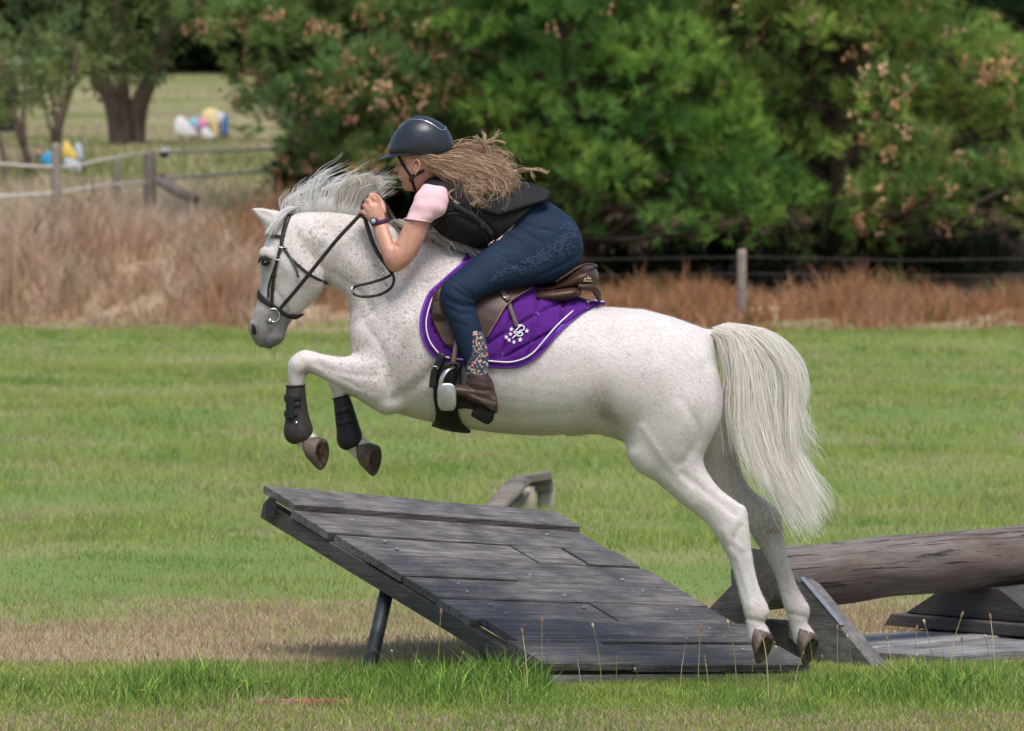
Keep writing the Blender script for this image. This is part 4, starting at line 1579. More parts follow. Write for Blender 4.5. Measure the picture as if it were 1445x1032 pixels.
a.data.foreach_set('color', np.stack([grey, flea, dirt, pink], 1).astype(np.float32).ravel())


def coat_mat():
    m = NT('white_coat')
    at = m.n('ShaderNodeAttribute', attribute_name='coat')
    sp = m.n('ShaderNodeSeparateColor')
    m.l(at.outputs['Color'], sp.inputs[0])
    g, fl, di, pk = sp.outputs[0], sp.outputs[1], sp.outputs[2], at.outputs['Alpha']
    p = m.pos()
    hair = m.noise(m.map(p, (60, 60, 22), rot=(0, 0.35, 0)), 6.0, 3, 0.6)
    tone = m.noise(p, 5.0, 4, 0.6)
    c = m.mix(m.ramp(tone, [(0.3, 0.0), (0.7, 1.0)]), (0.60, 0.56, 0.535), (0.69, 0.65, 0.625))
    c = m.mix(m.math('MULTIPLY', m.ramp(hair, [(0.35, 0.0), (0.7, 1.0)]), 0.32), c, (0.42, 0.385, 0.365))
    dap = m.noise(p, 3.2, 5, 0.62)
    c = m.mix(m.math('MULTIPLY', m.ramp(dap, [(0.46, 0.0), (0.68, 1.0)]), 0.22), c, (0.42, 0.40, 0.40))
    stain = m.noise(m.map(p, (1, 1, 0.6), loc=(3, 1, 2)), 11.0, 5, 0.7)
    c = m.mix(m.math('MULTIPLY', m.ramp(stain, [(0.56, 0.0), (0.72, 1.0)]), 0.22), c, (0.40, 0.315, 0.245))
    # flea-bitten flecks: short chestnut dashes
    fp = m.map(p, (1.0, 1.0, 0.55), rot=(0, 0.5, 0))
    f1 = m.noise(fp, 150.0, 2, 0.5)
    f2 = m.noise(fp, 85.0, 2, 0.5)
    dens = m.noise(p, 7.0, 3, 0.6)
    lv = m.math('MULTIPLY', fl, m.ramp(dens, [(0.3, 0.35), (0.65, 1.0)]))
    fleck = m.math('MAXIMUM', m.ramp(f1, [(0.585, 0.0), (0.70, 0.85)]), m.ramp(f2, [(0.61, 0.0), (0.70, 0.8)]))
    c = m.mix(m.math('MULTIPLY', fleck, lv), c, (0.18, 0.078, 0.056))
    blush = m.math('MULTIPLY', m.math('MULTIPLY', fl, m.ramp(m.noise(p, 16, 4, 0.65), [(0.42, 0.0), (0.72, 1.0)])), 0.22)
    c = m.mix(blush, c, (0.47, 0.29, 0.23))
    # dust and stains
    dn = m.noise(m.map(p, (40, 40, 16), rot=(0, 0.5, 0)), 2.2, 5, 0.7)
    c = m.mix(m.math('MULTIPLY', di, m.ramp(dn, [(0.32, 0.15), (0.62, 0.85)])), c, (0.215, 0.155, 0.115))
    c = m.mix(m.math('MULTIPLY', pk, 0.5), c, (0.62, 0.43, 0.37))
    gn = m.noise(p, 45, 4, 0.65)
    gcol = m.mix(m.ramp(gn, [(0.35, 0.0), (0.65, 1.0)]), (0.070, 0.065, 0.069), (0.165, 0.156, 0.162))
    c = m.mix(m.math('MULTIPLY', g, m.math('ADD', 0.65, m.math('MULTIPLY', gn, 0.5))), c, gcol)
    m.bsdf(c, 0.62)
    m.b.inputs['Specular IOR Level'].default_value = 0.35
    m.b.inputs['Sheen Weight'].default_value = 0.15
    m.b.inputs['Sheen Roughness'].default_value = 0.5
    m.bump(m.math('ADD', m.math('MULTIPLY', hair, 1.2), m.math('MULTIPLY', tone, 0.9)), 0.35, 0.005)
    return m.m


COAT = coat_mat()
body = link('body', body_me, COAT, HORSE)

# ---- short coat hair, lying back along the body
fr = np.random.RandomState(55)
Pn = np.empty(len(body_me.polygons) * 3, dtype=np.float32)
body_me.polygons.foreach_get('center', Pn)
Pn = Pn.reshape(-1, 3).astype(float)
Nn_ = np.empty(len(body_me.polygons) * 3, dtype=np.float32)
body_me.polygons.foreach_get('normal', Nn_)
Nn_ = Nn_.reshape(-1, 3).astype(float)
Ar = np.empty(len(body_me.polygons), dtype=np.float32)
body_me.polygons.foreach_get('area', Ar)
vi = np.array([p.vertices[0] for p in body_me.polygons])
NH = 130000
pick = fr.choice(len(Pn), NH, p=Ar.astype(float) / Ar.astype(float).sum())
hp, hn, hv = Pn[pick] + fr.normal(size=(NH, 3)) * 0.003, Nn_[pick], vi[pick]
hx, hy = fx[hv], fy[hv]
flow = np.stack([np.where(hy > 640, 0.25, 0.9), np.zeros(NH), np.where(hx < 470, -0.9, np.where(hy > 520, -1.1, -0.55))], 1) + fr.normal(size=(NH, 3)) * 0.28
flow = flow - hn * np.sum(flow * hn, 1)[:, None]
flow /= np.linalg.norm(flow, axis=1)[:, None] + 1e-9
hl = fr.uniform(0.006, 0.013, NH) * np.where(hx < 440, 0.6, 1.0)
sdv = np.cross(flow, hn) * 0.00075
b0 = hp + hn * 0.0003
tipv = b0 + flow * hl[:, None] + hn * (hl * fr.uniform(0.06, 0.22, NH))[:, None]
HVt = np.stack([b0 - sdv, b0 + sdv, tipv], 1).reshape(-1, 3)
hc = np.array([0.81, 0.77, 0.745]) * fr.uniform(0.84, 1.12, NH)[:, None]
hc = hc + (np.array([0.10, 0.094, 0.098]) * fr.uniform(0.7, 1.5, NH)[:, None] - hc) * np.clip(grey[hv], 0, 1)[:, None]
ches = fr.rand(NH) < flea[hv] * 0.17
hc = np.where(ches[:, None], np.array([0.27, 0.135, 0.095]) * fr.uniform(0.8, 1.5, NH)[:, None], hc)
hc = hc + (np.array([0.24, 0.175, 0.13]) - hc) * (dirt[hv] * fr.uniform(0.2, 1.0, NH))[:, None]
fur = link('coat_hair', mesh_np(HVt, np.arange(NH * 3).reshape(NH, 3), np.repeat(hc, 3, 0), 'coat_hair'), leafy('coat_hairs', 0.45), HORSE, smooth=False)
tag(fur, kind='stuff')

# ---- eyes
EYE = NT('horse_eye')
EYE.bsdf((0.012, 0.008, 0.006), 0.05)
for s in (-1, 1):
    c = Q(374, 371, s * .066)
    mb = MB()
    mb.loft([(c + Vector((0, s * (0.021 * math.sin(t)), 0)), Vector((0.0, 0, 0.0135 * math.cos(t))), Vector((0.0175 * math.cos(t), 0, 0)), 2.0, 0.0) for t in np.linspace(-1.2, 1.5, 8)], 20, 2)
    e = mb.obj('eye', EYE.m, HORSE, True)
    # lids
    mb = MB()
    mb.tube([Q(365, 371, s * .070), Q(368, 364.5, s * .080), Q(375, 363, s * .083), Q(383, 367, s * .077)], [.003, .006, .006, .003], 8, res=12)
    mb.obj('eyelid', simple('eyelid_skin', (0.05, 0.045, 0.045), 0.6), e, True)

# ---- nostrils
NOS = simple('nostril_dark', (0.020, 0.016, 0.017), 0.7)
for s in (-1, 1):
    mb = MB()
    mb.loft([sec(355.6, 458.5, 358, 458, .003, s * .044), sec(355.2, 463, 360.6, 462, .006, s * .046), sec(356.5, 469, 361, 468, .006, s * .044), sec(359, 473, 361, 472.5, .003, s * .041)], 12, 4)
    mb.obj('nostril', NOS, HORSE, True)

# ---- hooves
HOOF = NT('hoof_horn')
_p = HOOF.pos()
_n = HOOF.noise(HOOF.map(_p, (60, 60, 14)), 2.0, 5, 0.65)
_c = HOOF.mix(HOOF.ramp(_n, [(0.3, 0.0), (0.7, 1.0)]), (0.040, 0.030, 0.024), (0.125, 0.088, 0.064))
_c = HOOF.mix(HOOF.ramp(HOOF.noise(_p, 30, 4), [(0.5, 0.0), (0.7, 0.7)]), _c, (0.19, 0.12, 0.08))
HOOF.bsdf(_c, 0.55)
HOOF.bump(_n, 0.5, 0.003)
SOLE = simple('hoof_sole', (0.090, 0.062, 0.040), 0.85, 0.7, 60, 0.8, 0.004)


def hoof(cor, sole, toe, r_cor, r_sole, label_side):
    r_cor, r_sole = r_cor * 1.13, r_sole * 1.08
    """cor: coronet centre, sole: centre of the ground face, toe: direction to the toe within the ground face"""
    cor, sole = Vector(cor), Vector(sole)
    N = label_side.normalized()
    T = (Vector(toe) - N * Vector(toe).dot(N)).normalized()
    S = N.cross(T)
    mb = MB()
    n = 28
    rings = []
    for f in np.linspace(0, 1, 7):
        c = cor.lerp(sole, f)
        # coronet slopes: higher at the heel side
        r = r_cor + (r_sole - r_cor) * f
        ring = []
        for k in range(n):
            a = 2 * math.pi * k / n
            ca, sa = math.cos(a), math.sin(a)
            sq = 1.0 if ca > 0 else 0.90
            lift = (-0.30 * ca * r * (1 - f)) * 0.9
            bulge = 1 + 0.03 * math.sin(f * math.pi) * 1.5 + (0.05 if f == 0 else 0)
            ring.append(c + T * (r * ca * sq * bulge) + S * (r * 0.94 * sa * bulge) - N * lift * -1 * 0.0 + N * (-0.28 * r * (1 - f) * (-ca)))
        rings.append(ring)
    V = [p for r_ in rings for p in r_]
    F = []
    for i in range(6):
        for k in range(n):
            F.append((i * n + k, i * n + (k + 1) % n, (i + 1) * n + (k + 1) % n, (i + 1) * n + k))
    F.append(tuple(range(n)))
    # rim turning in
    o = 6 * n
    for k in range(n):
        V.append(sole + (rings[6][k] - sole) * 0.86 + N * 0.001)
    for k in range(n):
        F.append((o + k, o + (k + 1) % n, o + n + (k + 1) % n, o + n + k))
    mb.add(V, F)
    h = mb.obj('hoof', HOOF.m, HORSE, True)
    # sole: dished, with the frog wedge
    V, F = [], []
    m_ = 10
    for r_ in range(m_ + 1):
        f = r_ / m_
        for k in range(n):
            a = 2 * math.pi * k / n
            p = (rings[6][k] - sole) * (0.865 * f)
            u, w = p.dot(T) / r_sole, p.dot(S) / r_sole
            dz = -0.012 * (1 - f ** 2) + 0.0 
            frog = max(0.0, 1 - abs(w) / max(0.02, 0.34 * (0.45 - u))) if u < 0.4 else 0.0
            groove = math.exp(-((abs(w) - 0.34 * (0.45 - u)) / 0.07) ** 2) if u < 0.4 else 0.0
            dz += 0.014 * min(1, frog * 2.5) - 0.010 * groove
            V.append(sole + p + N * (0.001 + dz * (1 if f < 1 else 0)))
    for r_ in range(m_):
        for k in range(n):
            F.append((r_ * n + k, r_ * n + (k + 1) % n, (r_ + 1) * n + (k + 1) % n, (r_ + 1) * n + k))
    mb = MB().add(V, F)
    mb.obj('sole', SOLE, h, True)
    return h


hoof(Q(436, 631, NEAR), Q(454, 640, NEAR - .012), (-0.10, 0.0, -1.0), .045, .060, Vector((0.88, -0.44, -0.08)))
hoof(Q(511, 640, FAR), Q(529, 649, FAR - .012), (0.02, 0.0, -1.0), .045, .060, Vector((0.88, -0.40, -0.12)))
hoof(Q(1069, 900, NEAR), Q(1079, 915, NEAR - .018), (-0.40, 0.0, -0.92), .046, .061, Vector((0.80, -0.47, -0.35)))
hoof(Q(1133, 900, FAR), Q(1144, 917, FAR - .018), (-0.36, 0.0, -0.93), .046, .061, Vector((0.80, -0.47, -0.33)))


# ---------------------------------------------------------------- hair
def strands(guides, n, rs, segs=14, r0=0.0016, tip=0.35, clump=0, frizz=0.01, wave=0.0, wavelen=0.12, cols=((0.7, 0.66, 0.6),), lenvar=0.25, sides=2):
    """hair as thin tapered strands interpolated between guide curves; guides: list of rows of 3-D points"""
    G = np.array([spline([tuple(p) for p in g], segs) for g in guides])
    m = len(G)
    V, F, C = [], [], []
    o = 0
    centers = rs.uniform(0, m - 1, max(clump, 1))
    coff = rs.normal(size=(max(clump, 1), 3))
    t = np.linspace(0, 1, segs)[:, None]
    for _ in range(n):
        u = rs.uniform(0, m - 1)
        i = min(int(u), m - 2)
        f = u - i
        P = G[i] * (1 - f) + G[i + 1] * f
        spread = np.array([rs.normal(), rs.normal(), rs.normal()])
        if clump:
            k = int(np.argmin(np.abs(centers - u) + 0.15 * rs.rand(len(centers))))
            cu = centers[k]
            ci = min(int(cu), m - 2)
            PC = G[ci] * (1 - (cu - ci)) + G[ci + 1] * (cu - ci) + coff[k] * frizz * 2.2 * t
            w = 0.80 * t ** 0.8
            P = P * (1 - w) + PC * w
        P = P + spread * frizz * (0.25 + t)
        if wave:
            ph = rs.uniform(0, 6.28) if not clump else coff[k][0] * 4 + rs.normal() * 0.5
            L = np.linalg.norm(P[-1] - P[0]) + 1e-6
            q = 2 * np.pi * t * L / wavelen + ph
            ax1 = np.array([coff[k][1], coff[k][2], 0.8]) if clump else rs.normal(size=3)
            P = P + np.sin(q) * wave * t ** 0.7 * ax1 + np.cos(q * 0.8 + ph) * wave * 0.6 * t ** 0.7 * rs.normal(size=3)
        cut = 1 - lenvar * rs.rand() ** 1.5
        ns = max(5, int(segs * cut))
        P = P[:ns]
        d = np.gradient(P, axis=0)
        d /= np.linalg.norm(d, axis=1)[:, None] + 1e-9
        a = np.cross(d, np.array([0.0, 1.0, 0.1]))
        a /= np.linalg.norm(a, axis=1)[:, None] + 1e-9
        b = np.cross(d, a)
        rr_ = r0 * rs.uniform(0.7, 1.3) * (1 - (1 - tip) * np.linspace(0, 1, ns)[:, None] ** 1.5)
        if sides == 2:      # flat hair ribbon with its own twist
            tw = rs.uniform(-1.1, 1.1)
            e_ = (math.cos(tw) * a + math.sin(tw) * b) * rr_ * 1.15
            V.append(np.stack([P - e_, P + e_], 1).reshape(-1, 3))
            k0 = np.arange(ns - 1) * 2 + o
            F.append(np.stack([k0, k0 + 1, k0 + 3, k0 + 2], 1))
            c = np.array(cols[rs.randint(len(cols))]) * rs.uniform(0.88, 1.08)
            C.append(np.repeat(np.minimum(c, 0.95)[None], ns * 2, 0))
            o += ns * 2
            continue
        ring = np.stack([P + rr_ * (math.cos(2 * math.pi * q / sides) * a + math.sin(2 * math.pi * q / sides) * b) for q in range(sides)], 1)
        V.append(ring.reshape(-1, 3))
        idx = np.arange(ns * sides).reshape(ns, sides) + o
        nxt = np.roll(idx, -1, 1)
        F.append(np.stack([idx[:-1], nxt[:-1], nxt[1:], idx[1:]], 2).reshape(-1, 4))
        c = np.array(cols[rs.randint(len(cols))]) * rs.uniform(0.85, 1.12)
        C.append(np.repeat(c[None], ns * sides, 0))
        o += ns * sides
    return mesh_np(np.concatenate(V), np.concatenate(F), np.concatenate(C))


def hair_mat(name, rough=0.45, trans=0.5):
    m = NT(name)
    c = m.attr('Col')
    m.bsdf(c, rough)
    m.b.inputs['Specular IOR Level'].default_value = 0.4
    t = m.n('ShaderNodeBsdfTranslucent')
    m.l(c, t.inputs[0])
    mx = m.n('ShaderNodeMixShader')
    mx.inputs[0].default_value = trans
    m.l(m.b.outputs[0], mx.inputs[1])
    m.l(t.outputs[0], mx.inputs[2])
    m.l(mx.outputs[0], m.out.inputs['Surface'])
    return m.m


HAIRW = hair_mat('white_horse_hair')


def G(pts, y0, y1=None):
    y1 = y0 if y1 is None else y1
    n = len(pts)
    return [Q(p[0], p[1], y0 + (y1 - y0) * i / max(1, n - 1)) for i, p in enumerate(pts)]


hr = np.random.RandomState(77)
TAILC = ((0.94, 0.91, 0.85), (0.93, 0.885, 0.81), (0.95, 0.935, 0.90), (0.91, 0.85, 0.76))
tail_guides = [
    G([(1004, 471), (1014, 488), (1021, 530), (1023, 570), (1030, 605)], -.03, -.05),
    G([(1008, 467), (1030, 480), (1040, 530), (1040, 590), (1052, 640), (1068, 670)], -.03, -.08),
    G([(1012, 465), (1042, 476), (1056, 530), (1056, 600), (1070, 660), (1092, 700)], -.02, -.10),
    G([(1016, 463), (1058, 474), (1078, 530), (1080, 610), (1096, 680), (1125, 730), (1146, 764)], 0, -.08),
    G([(1020, 462), (1072, 474), (1100, 530), (1100, 610), (1110, 680), (1138, 730), (1150, 762)], .0, -.04),
    G([(1024, 461), (1082, 474), (1110, 525), (1108, 600), (1116, 660), (1142, 710), (1156, 748)], .01, 0),
    G([(1028, 460), (1092, 478), (1122, 530), (1118, 600), (1124, 650), (1156, 692), (1180, 738)], .02, .03),
    G([(1028, 460), (1092, 476), (1130, 520), (1136, 556), (1130, 580)], .02, .05),
    G([(1028, 460), (1090, 474), (1130, 508), (1143, 540), (1146, 566)], .03, .08),
    G([(1008, 468), (1036, 478), (1054, 520), (1064, 590), (1082, 650), (1104, 700)], -.02, -.10),
    G([(1012, 465), (1052, 474), (1084, 520), (1092, 590), (1104, 660), (1132, 715), (1150, 758)], -.02, -.10),
    G([(1018, 463), (1070, 474), (1112, 530), (1114, 600), (1120, 660), (1142, 710), (1156, 750)], -.02, -.08),
    G([(1022, 462), (1082, 476), (1116, 530), (1116, 590), (1120, 640), (1146, 692), (1168, 732)], -.02, -.05)]
# pale solid core, added inside the tail so that its hair looks brighter
core = MB()
core.loft([sec(1002, 468, 1008, 482, .020, 0), sec(1030, 468, 1026, 494, .028, .01), sec(1066, 480, 1042, 520, .034, .02), sec(1096, 508, 1048, 560, .036, .02), sec(1110, 548, 1062, 592, .034, .02),
           sec(1112, 600, 1080, 624, .026, .02), sec(1116, 645, 1100, 660, .018, .02), sec(1130, 688, 1122, 698, .008, .02)], 26, 5)
core_me = core.mesh()
cv = get_co(core_me)
cn = get_no(core_me)
ang = np.arctan2(cv[:, 2] - Q(1060, 560).z, cv[:, 0] - Q(1060, 560).x)
cv = cv + cn * (0.004 * np.sin(cv[:, 0] * 90 + cv[:, 1] * 60))[:, None]
set_co(core_me, cv)
ca_ = core_me.attributes.new('Col', 'FLOAT_COLOR', 'POINT')
ca_.data.foreach_set('color', np.tile(np.array([0.88, 0.84, 0.77, 1.0], dtype=np.float32), len(cv)))
me = strands(tail_guides, 2500, hr, 16, 0.0013, 0.2, 44, 0.013, 0.007, 0.22, TAILC, 0.55)
me2 = strands([tail_guides[k] for k in (1, 2, 3, 4, 5, 6)], 1100, hr, 15, 0.0010, 0.3, 0, 0.022, 0.004, 0.2, TAILC, 0.3)
bm = bmesh.new()
bm.from_mesh(me)
bm.from_mesh(me2)
bm.from_mesh(core_me)
bm.to_mesh(me)
bm.free()
link('tail', me, HAIRW, HORSE)

MANEC = ((0.90, 0.89, 0.88), (0.88, 0.86, 0.83), (0.92, 0.91, 0.90), (0.84, 0.79, 0.71))
mane = []
for x0, y0, tip in ((398, 300, (420, 280)), (412, 298, (444, 264)), (428, 297, (462, 248)), (442, 296, (488, 246)), (458, 296, (512, 248)), (474, 296, (530, 252)), (490, 299, (548, 244)), (505, 301, (550, 250)), (520, 304, (550, 264)), (534, 309, (552, 278))):
    mx_, my_ = x0 + (tip[0] - x0) * 0.12, y0 + (tip[1] - y0) * 0.68
    mane.append([Q(x0, y0 + 6, -.012), Q(x0 - 1, y0 - 8, -.018), Q(mx_, my_, -.02), Q((mx_ + tip[0]) / 2 + 2, tip[1] + (my_ - tip[1]) * 0.3, -.01), Q(*tip, .0)])
me = strands(mane, 520, hr, 14, 0.0014, 0.25, 26, 0.014, 0.005, 0.16, MANEC, 0.5)
mane2 = []
for x0, y0, tip in ((470, 297, (500, 268)), (490, 299, (520, 262)), (505, 301, (535, 262)), (515, 302, (542, 270)), (522, 304, (535, 305)), (530, 306, (528, 318))):
    mane2.append([Q(x0, y0 + 6, -.02), Q(x0 + 2, y0 - 18, -.03), Q((x0 + tip[0]) / 2 + 3, tip[1] - 14, -.035), Q(tip[0], tip[1], -.04)])
me2 = strands(mane2, 320, hr, 12, 0.0016, 0.4, 30, 0.006, 0.003, 0.1, ((0.72, 0.68, 0.6), (0.66, 0.6, 0.5), (0.75, 0.72, 0.68)), 0.3)
# short greyish mane towards the withers
mane3 = []
for x0, y0 in ((548, 316), (575, 325), (600, 334), (625, 344), (650, 354), (668, 362)):
    mane3.append([Q(x0, y0 + 6, -.01), Q(x0 + 3, y0 - 4, -.02), Q(x0 + 12, y0 - 4, -.05), Q(x0 + 24, y0 + 4, -.075), Q(x0 + 32, y0 + 12, -.085)])
me3 = strands(mane3, 320, hr, 12, 0.0017, 0.4, 26, 0.010, 0.006, 0.08, ((0.55, 0.51, 0.47), (0.68, 0.63, 0.58), (0.45, 0.41, 0.38), (0.8, 0.77, 0.72)), 0.5)
# forelock lying back between the ears
fl_ = []
for k, (a, b) in enumerate(((-.03, -.055), (-.02, -.05), (0, -.03), (.02, .02))):
    fl_.append([Q(418, 292 + k, a), Q(404, 296 + k * 2, a - .015), Q(392, 308 + k * 2, b - .012), Q(384, 322 + k, b - .018), Q(378 + k, 335, b - .016)])
me4 = strands(fl_, 300, hr, 12, 0.0013, 0.3, 0, 0.009, 0.004, 0.1, MANEC, 0.45)
mc = MB()  # pale core added under the mane strands to brighten them
mc.loft([sec(402, 294, 404, 302, .006, -.012), sec(425, 287, 428, 302, .010, -.014), sec(452, 280, 452, 302, .012, -.016), sec(484, 276, 478, 304, .013, -.016), sec(512, 275, 502, 308, .013, -.018), sec(530, 280, 520, 312, .011, -.018), sec(540, 290, 534, 314, .006, -.018)], 20, 4)
mcm = mc.mesh()
cc_ = mcm.attributes.new('Col', 'FLOAT_COLOR', 'POINT')
cc_.data.foreach_set('color', np.tile(np.array([0.88, 0.86, 0.83, 1.0], dtype=np.float32), len(mcm.vertices)))
bm = bmesh.new()
for q in (me, me2, me3, me4, mcm):
    bm.from_mesh(q)
bm.to_mesh(me)
bm.free()
link('mane', me, HAIRW, HORSE)
# whiskers
mb = MB()
for k in range(16):
    a = Q(hr.uniform(356, 402), hr.uniform(470, 486), hr.uniform(-.04, .0))
    mb.tube([a, a + Vector((hr.uniform(-.03, .05), hr.uniform(-.04, 0), hr.uniform(-.06, -.02)))], 0.0005, 3)
w_ = mb.obj('whiskers', HAIRW, HORSE)
tag(w_, kind='stuff')
# ================================================================== TACK
from mathutils.bvhtree import BVHTree


def bvh_of(me):
    Vv = get_co(me)
    return BVHTree.FromPolygons([tuple(v) for v in Vv], [tuple(p.vertices) for p in me.polygons])


BODY_T = bvh_of(body_me)


def snap(px, py, off=0.0, tree=None, side=-1):
    """point lying on the surface that shows at the pixel, lifted by off; side=+1 gives the mirrored point of the far flank"""
    tree = tree or BODY_T
    a, b = Q(px, py, -1.0), Q(px, py, 1.0)
    d = (b - a).normalized()
    hit, n, _, _ = tree.ray_cast(a, d)
    if hit is None:
        mid = Q(px, py, 0.0)
        hit, n, _, _ = tree.find_nearest(mid)
    if n.y > 0 and side < 0 and n.y > 0.2:
        n = -n
    p = hit + n * off
    if side > 0:
        p = Vector((p.x, -p.y, p.z))
        n = Vector((n.x, -n.y, n.z))
    return p, n


def leather(name, col, rough=0.42, bump=0.25):
    m = NT(name)
    p = m.pos()
    n = m.noise(p, 35, 4, 0.6)
    vo = m.n('ShaderNodeTexVoronoi', feature='DISTANCE_TO_EDGE')
    vo.inputs['Scale'].default_value = 420
    m.l(p, vo.inputs['Vector'])
    c = m.mix(m.ramp(n, [(0.3, 0.0), (0.7, 1.0)]), tuple(x * 0.72 for x in col), tuple(x * 1.3 for x in col))
    m.bsdf(c, m.ramp(n, [(0.3, rough - 0.08), (0.7, rough + 0.12)]), Specular_IOR_Level=0.3)
    m.bump(vo.outputs[0], bump, 0.001)
    return m.m


L_BLACK = leather('black_leather', (0.022, 0.019, 0.018), 0.42)
L_BROWN = leather('brown_leather', (0.052, 0.024, 0.016), 0.36)
L_SUEDE = leather('suede_brown', (0.085, 0.058, 0.044), 0.75)
L_STRAP = leather('strap_brown', (0.085, 0.052, 0.045), 0.45)
RUBBER = simple('black_rubber', (0.014, 0.014, 0.015), 0.6, 0.2, 40)
STEEL = simple('polished_steel', (0.62, 0.63, 0.65), 0.25, 0.1, 30, 0.1, 0.0005, Metallic=1.0)
STEEL_M = simple('matt_steel', (0.46, 0.47, 0.48), 0.45, 0.12, 60, 0.2, 0.0006, Metallic=0.85)


def strap(pts, width, thick, off=0.004, tree=None, side=-1, res=None, mb=None, lift=None):
    """flat strap following the surface through pixel points"""
    P, N = [], []
    arr = spline(pts, res or len(pts) * 4)
    for i, a in enumerate(arr):
        p, n = snap(a[0], a[1], off + (lift(i / (len(arr) - 1)) if lift else 0), tree, side)
        P.append(p)
        N.append(n)
    # even out the normals
    for _ in range(3):
        N = [(N[max(i - 1, 0)] + N[i] + N[min(i + 1, len(N) - 1)]).normalized() for i in range(len(N))]
        P = [P[0]] + [(P[i - 1] + P[i] * 2 + P[i + 1]) / 4 for i in range(1, len(P) - 1)] + [P[-1]]
    w = [width / 2 if np.isscalar(width) else np.interp(i / (len(P) - 1), np.linspace(0, 1, len(width)), width) / 2 for i in range(len(P))]
    mb = mb or MB()
    mb.tube(P, w, 8, flat=thick / (w[0] * 2 + 1e-9), side=lambda i, m: N[i])
    return mb


def sheet(fn, nu, nv, thick, name, mat, parent=None, mirror=False, smooth=True):
    """grid sheet from fn(u, v) -> (point, normal), given a thickness"""
    V, F = [], []
    for s in (0, 1):
        for i in range(nu + 1):
            for j in range(nv + 1):
                p, n = fn(i / nu, j / nv)
                V.append(p - n * thick * s)
    k = (nu + 1) * (nv + 1)

    def id_(s, i, j):
        return s * k + i * (nv + 1) + j
    for i in range(nu):
        for j in range(nv):
            F.append((id_(0, i, j), id_(0, i + 1, j), id_(0, i + 1, j + 1), id_(0, i, j + 1)))
            F.append((id_(1, i, j), id_(1, i, j + 1), id_(1, i + 1, j + 1), id_(1, i + 1, j)))
    for i in range(nu):
        F.append((id_(0, i, 0), id_(1, i, 0), id_(1, i + 1, 0), id_(0, i + 1, 0)))
        F.append((id_(0, i, nv), id_(0, i + 1, nv), id_(1, i + 1, nv), id_(1, i, nv)))
    for j in range(nv):
        F.append((id_(0, 0, j), id_(0, 0, j + 1), id_(1, 0, j + 1), id_(1, 0, j)))
        F.append((id_(0, nu, j), id_(1, nu, j), id_(1, nu, j + 1), id_(0, nu, j + 1)))
    mb = MB().add(V, F)
    MV, MF = [Vector((v[0], -v[1], v[2])) for v in V], [tuple(reversed(f)) for f in F]
    if mirror == 'join':
        mb.add(MV, MF)
    elif mirror:
        MB().add(MV, MF).obj(name, mat, parent, smooth)
    return mb.obj(name, mat, parent, smooth)


# ---------------------------------------------------------------- saddle pad
pad = empty('saddle_pad', snap(720, 470)[0], 'purple quilted saddle pad with white piping under the saddle', 'saddle pad')
PAD_LOW = [(853, 431), (832, 435), (806, 452), (782, 474), (759, 501), (738, 513), (717, 517), (688, 515), (655, 513), (625, 508), (607, 493), (598, 473), (596, 447), (606, 419), (625, 400), (656, 373)]
pl_x = [p[0] for p in PAD_LOW]


def pad_top(x):
    return np.interp(x, [596, 625, 656, 705, 775, 835, 853], [450, 402, 360, 381, 411, 431, 433])


_low = spline(PAD_LOW, 160)


def pad_uv(u, v):
    # rows run from the spine to the lower outline, following the outline itself
    k = u * (len(_low) - 1)
    i = min(int(k), len(_low) - 2)
    b = _low[i] * (1 - (k - i)) + _low[i + 1] * (k - i)
    tx = 853 + (656 - 853) * (0.15 * u + 0.85 * smoothstep(0.0, 1.0, u))
    ty = np.interp(tx, [656, 705, 775, 835, 853], [362, 384, 414, 433, 434])
    return tx * (1 - v) + b[0] * v, ty * (1 - v) + b[1] * v


def pad_fn(u, v):
    x, y = pad_uv(u, max(v, 0.004))
    # quilting seams
    f1 = ((y + 0.58 * x - 0.0009 * (x - 720) ** 2) / 34.0) % 1.0
    f2 = ((x + 0.16 * y + 0.0016 * (y - 460) ** 2) / 36.0) % 1.0
    g = math.exp(-(min(f1, 1 - f1) / 0.06) ** 2) + math.exp(-(min(f2, 1 - f2) / 0.06) ** 2)
    q = min(1.0, g) * (1 if v < 0.93 else 0)
    puff = 0.003 * abs(math.sin(math.pi * f1) * math.sin(math.pi * f2)) * (1 - smoothstep(0.84, 0.93, v))
    calm = min(1.0, ((x - 729) / 20.0) ** 2 + ((y - 473) / 18.0) ** 2)      # the embroidered spot lies flat
    rim = smoothstep(0.84, 0.93, v)
    return snap(x, y, 0.017 + puff * 1.6 * calm - 0.013 * q * (0.25 + 0.75 * calm) * (1 - rim) - 0.001 * rim)


PURPLE = simple('purple_cotton', (0.080, 0.014, 0.175), 0.9, 0.15, 60, 0.3, 0.001, Specular_IOR_Level=0.15)
PURPLE_B = simple('purple_binding', (0.17, 0.045, 0.42), 0.7, 0.1, 60, Specular_IOR_Level=0.2)
WHITE_C = simple('white_cord', (0.72, 0.70, 0.74), 0.55, 0.05, 80)
sheet(pad_fn, 150, 90, 0.010, 'quilted_panel', PURPLE, pad, 'join')
edge = [tuple(p) for p in _low]


def inset(pts, d):
    """move an outline inwards by d pixels"""
    P = np.array(pts)
    T = np.gradient(P, axis=0)
    T /= np.linalg.norm(T, axis=1)[:, None]
    Nn = np.stack([-T[:, 1], T[:, 0]], 1)
    c = np.array([720, 445])
    sgn = np.sign(np.sum((c - P) * Nn, 1))[:, None]
    return [tuple(p) for p in P + Nn * sgn * d]


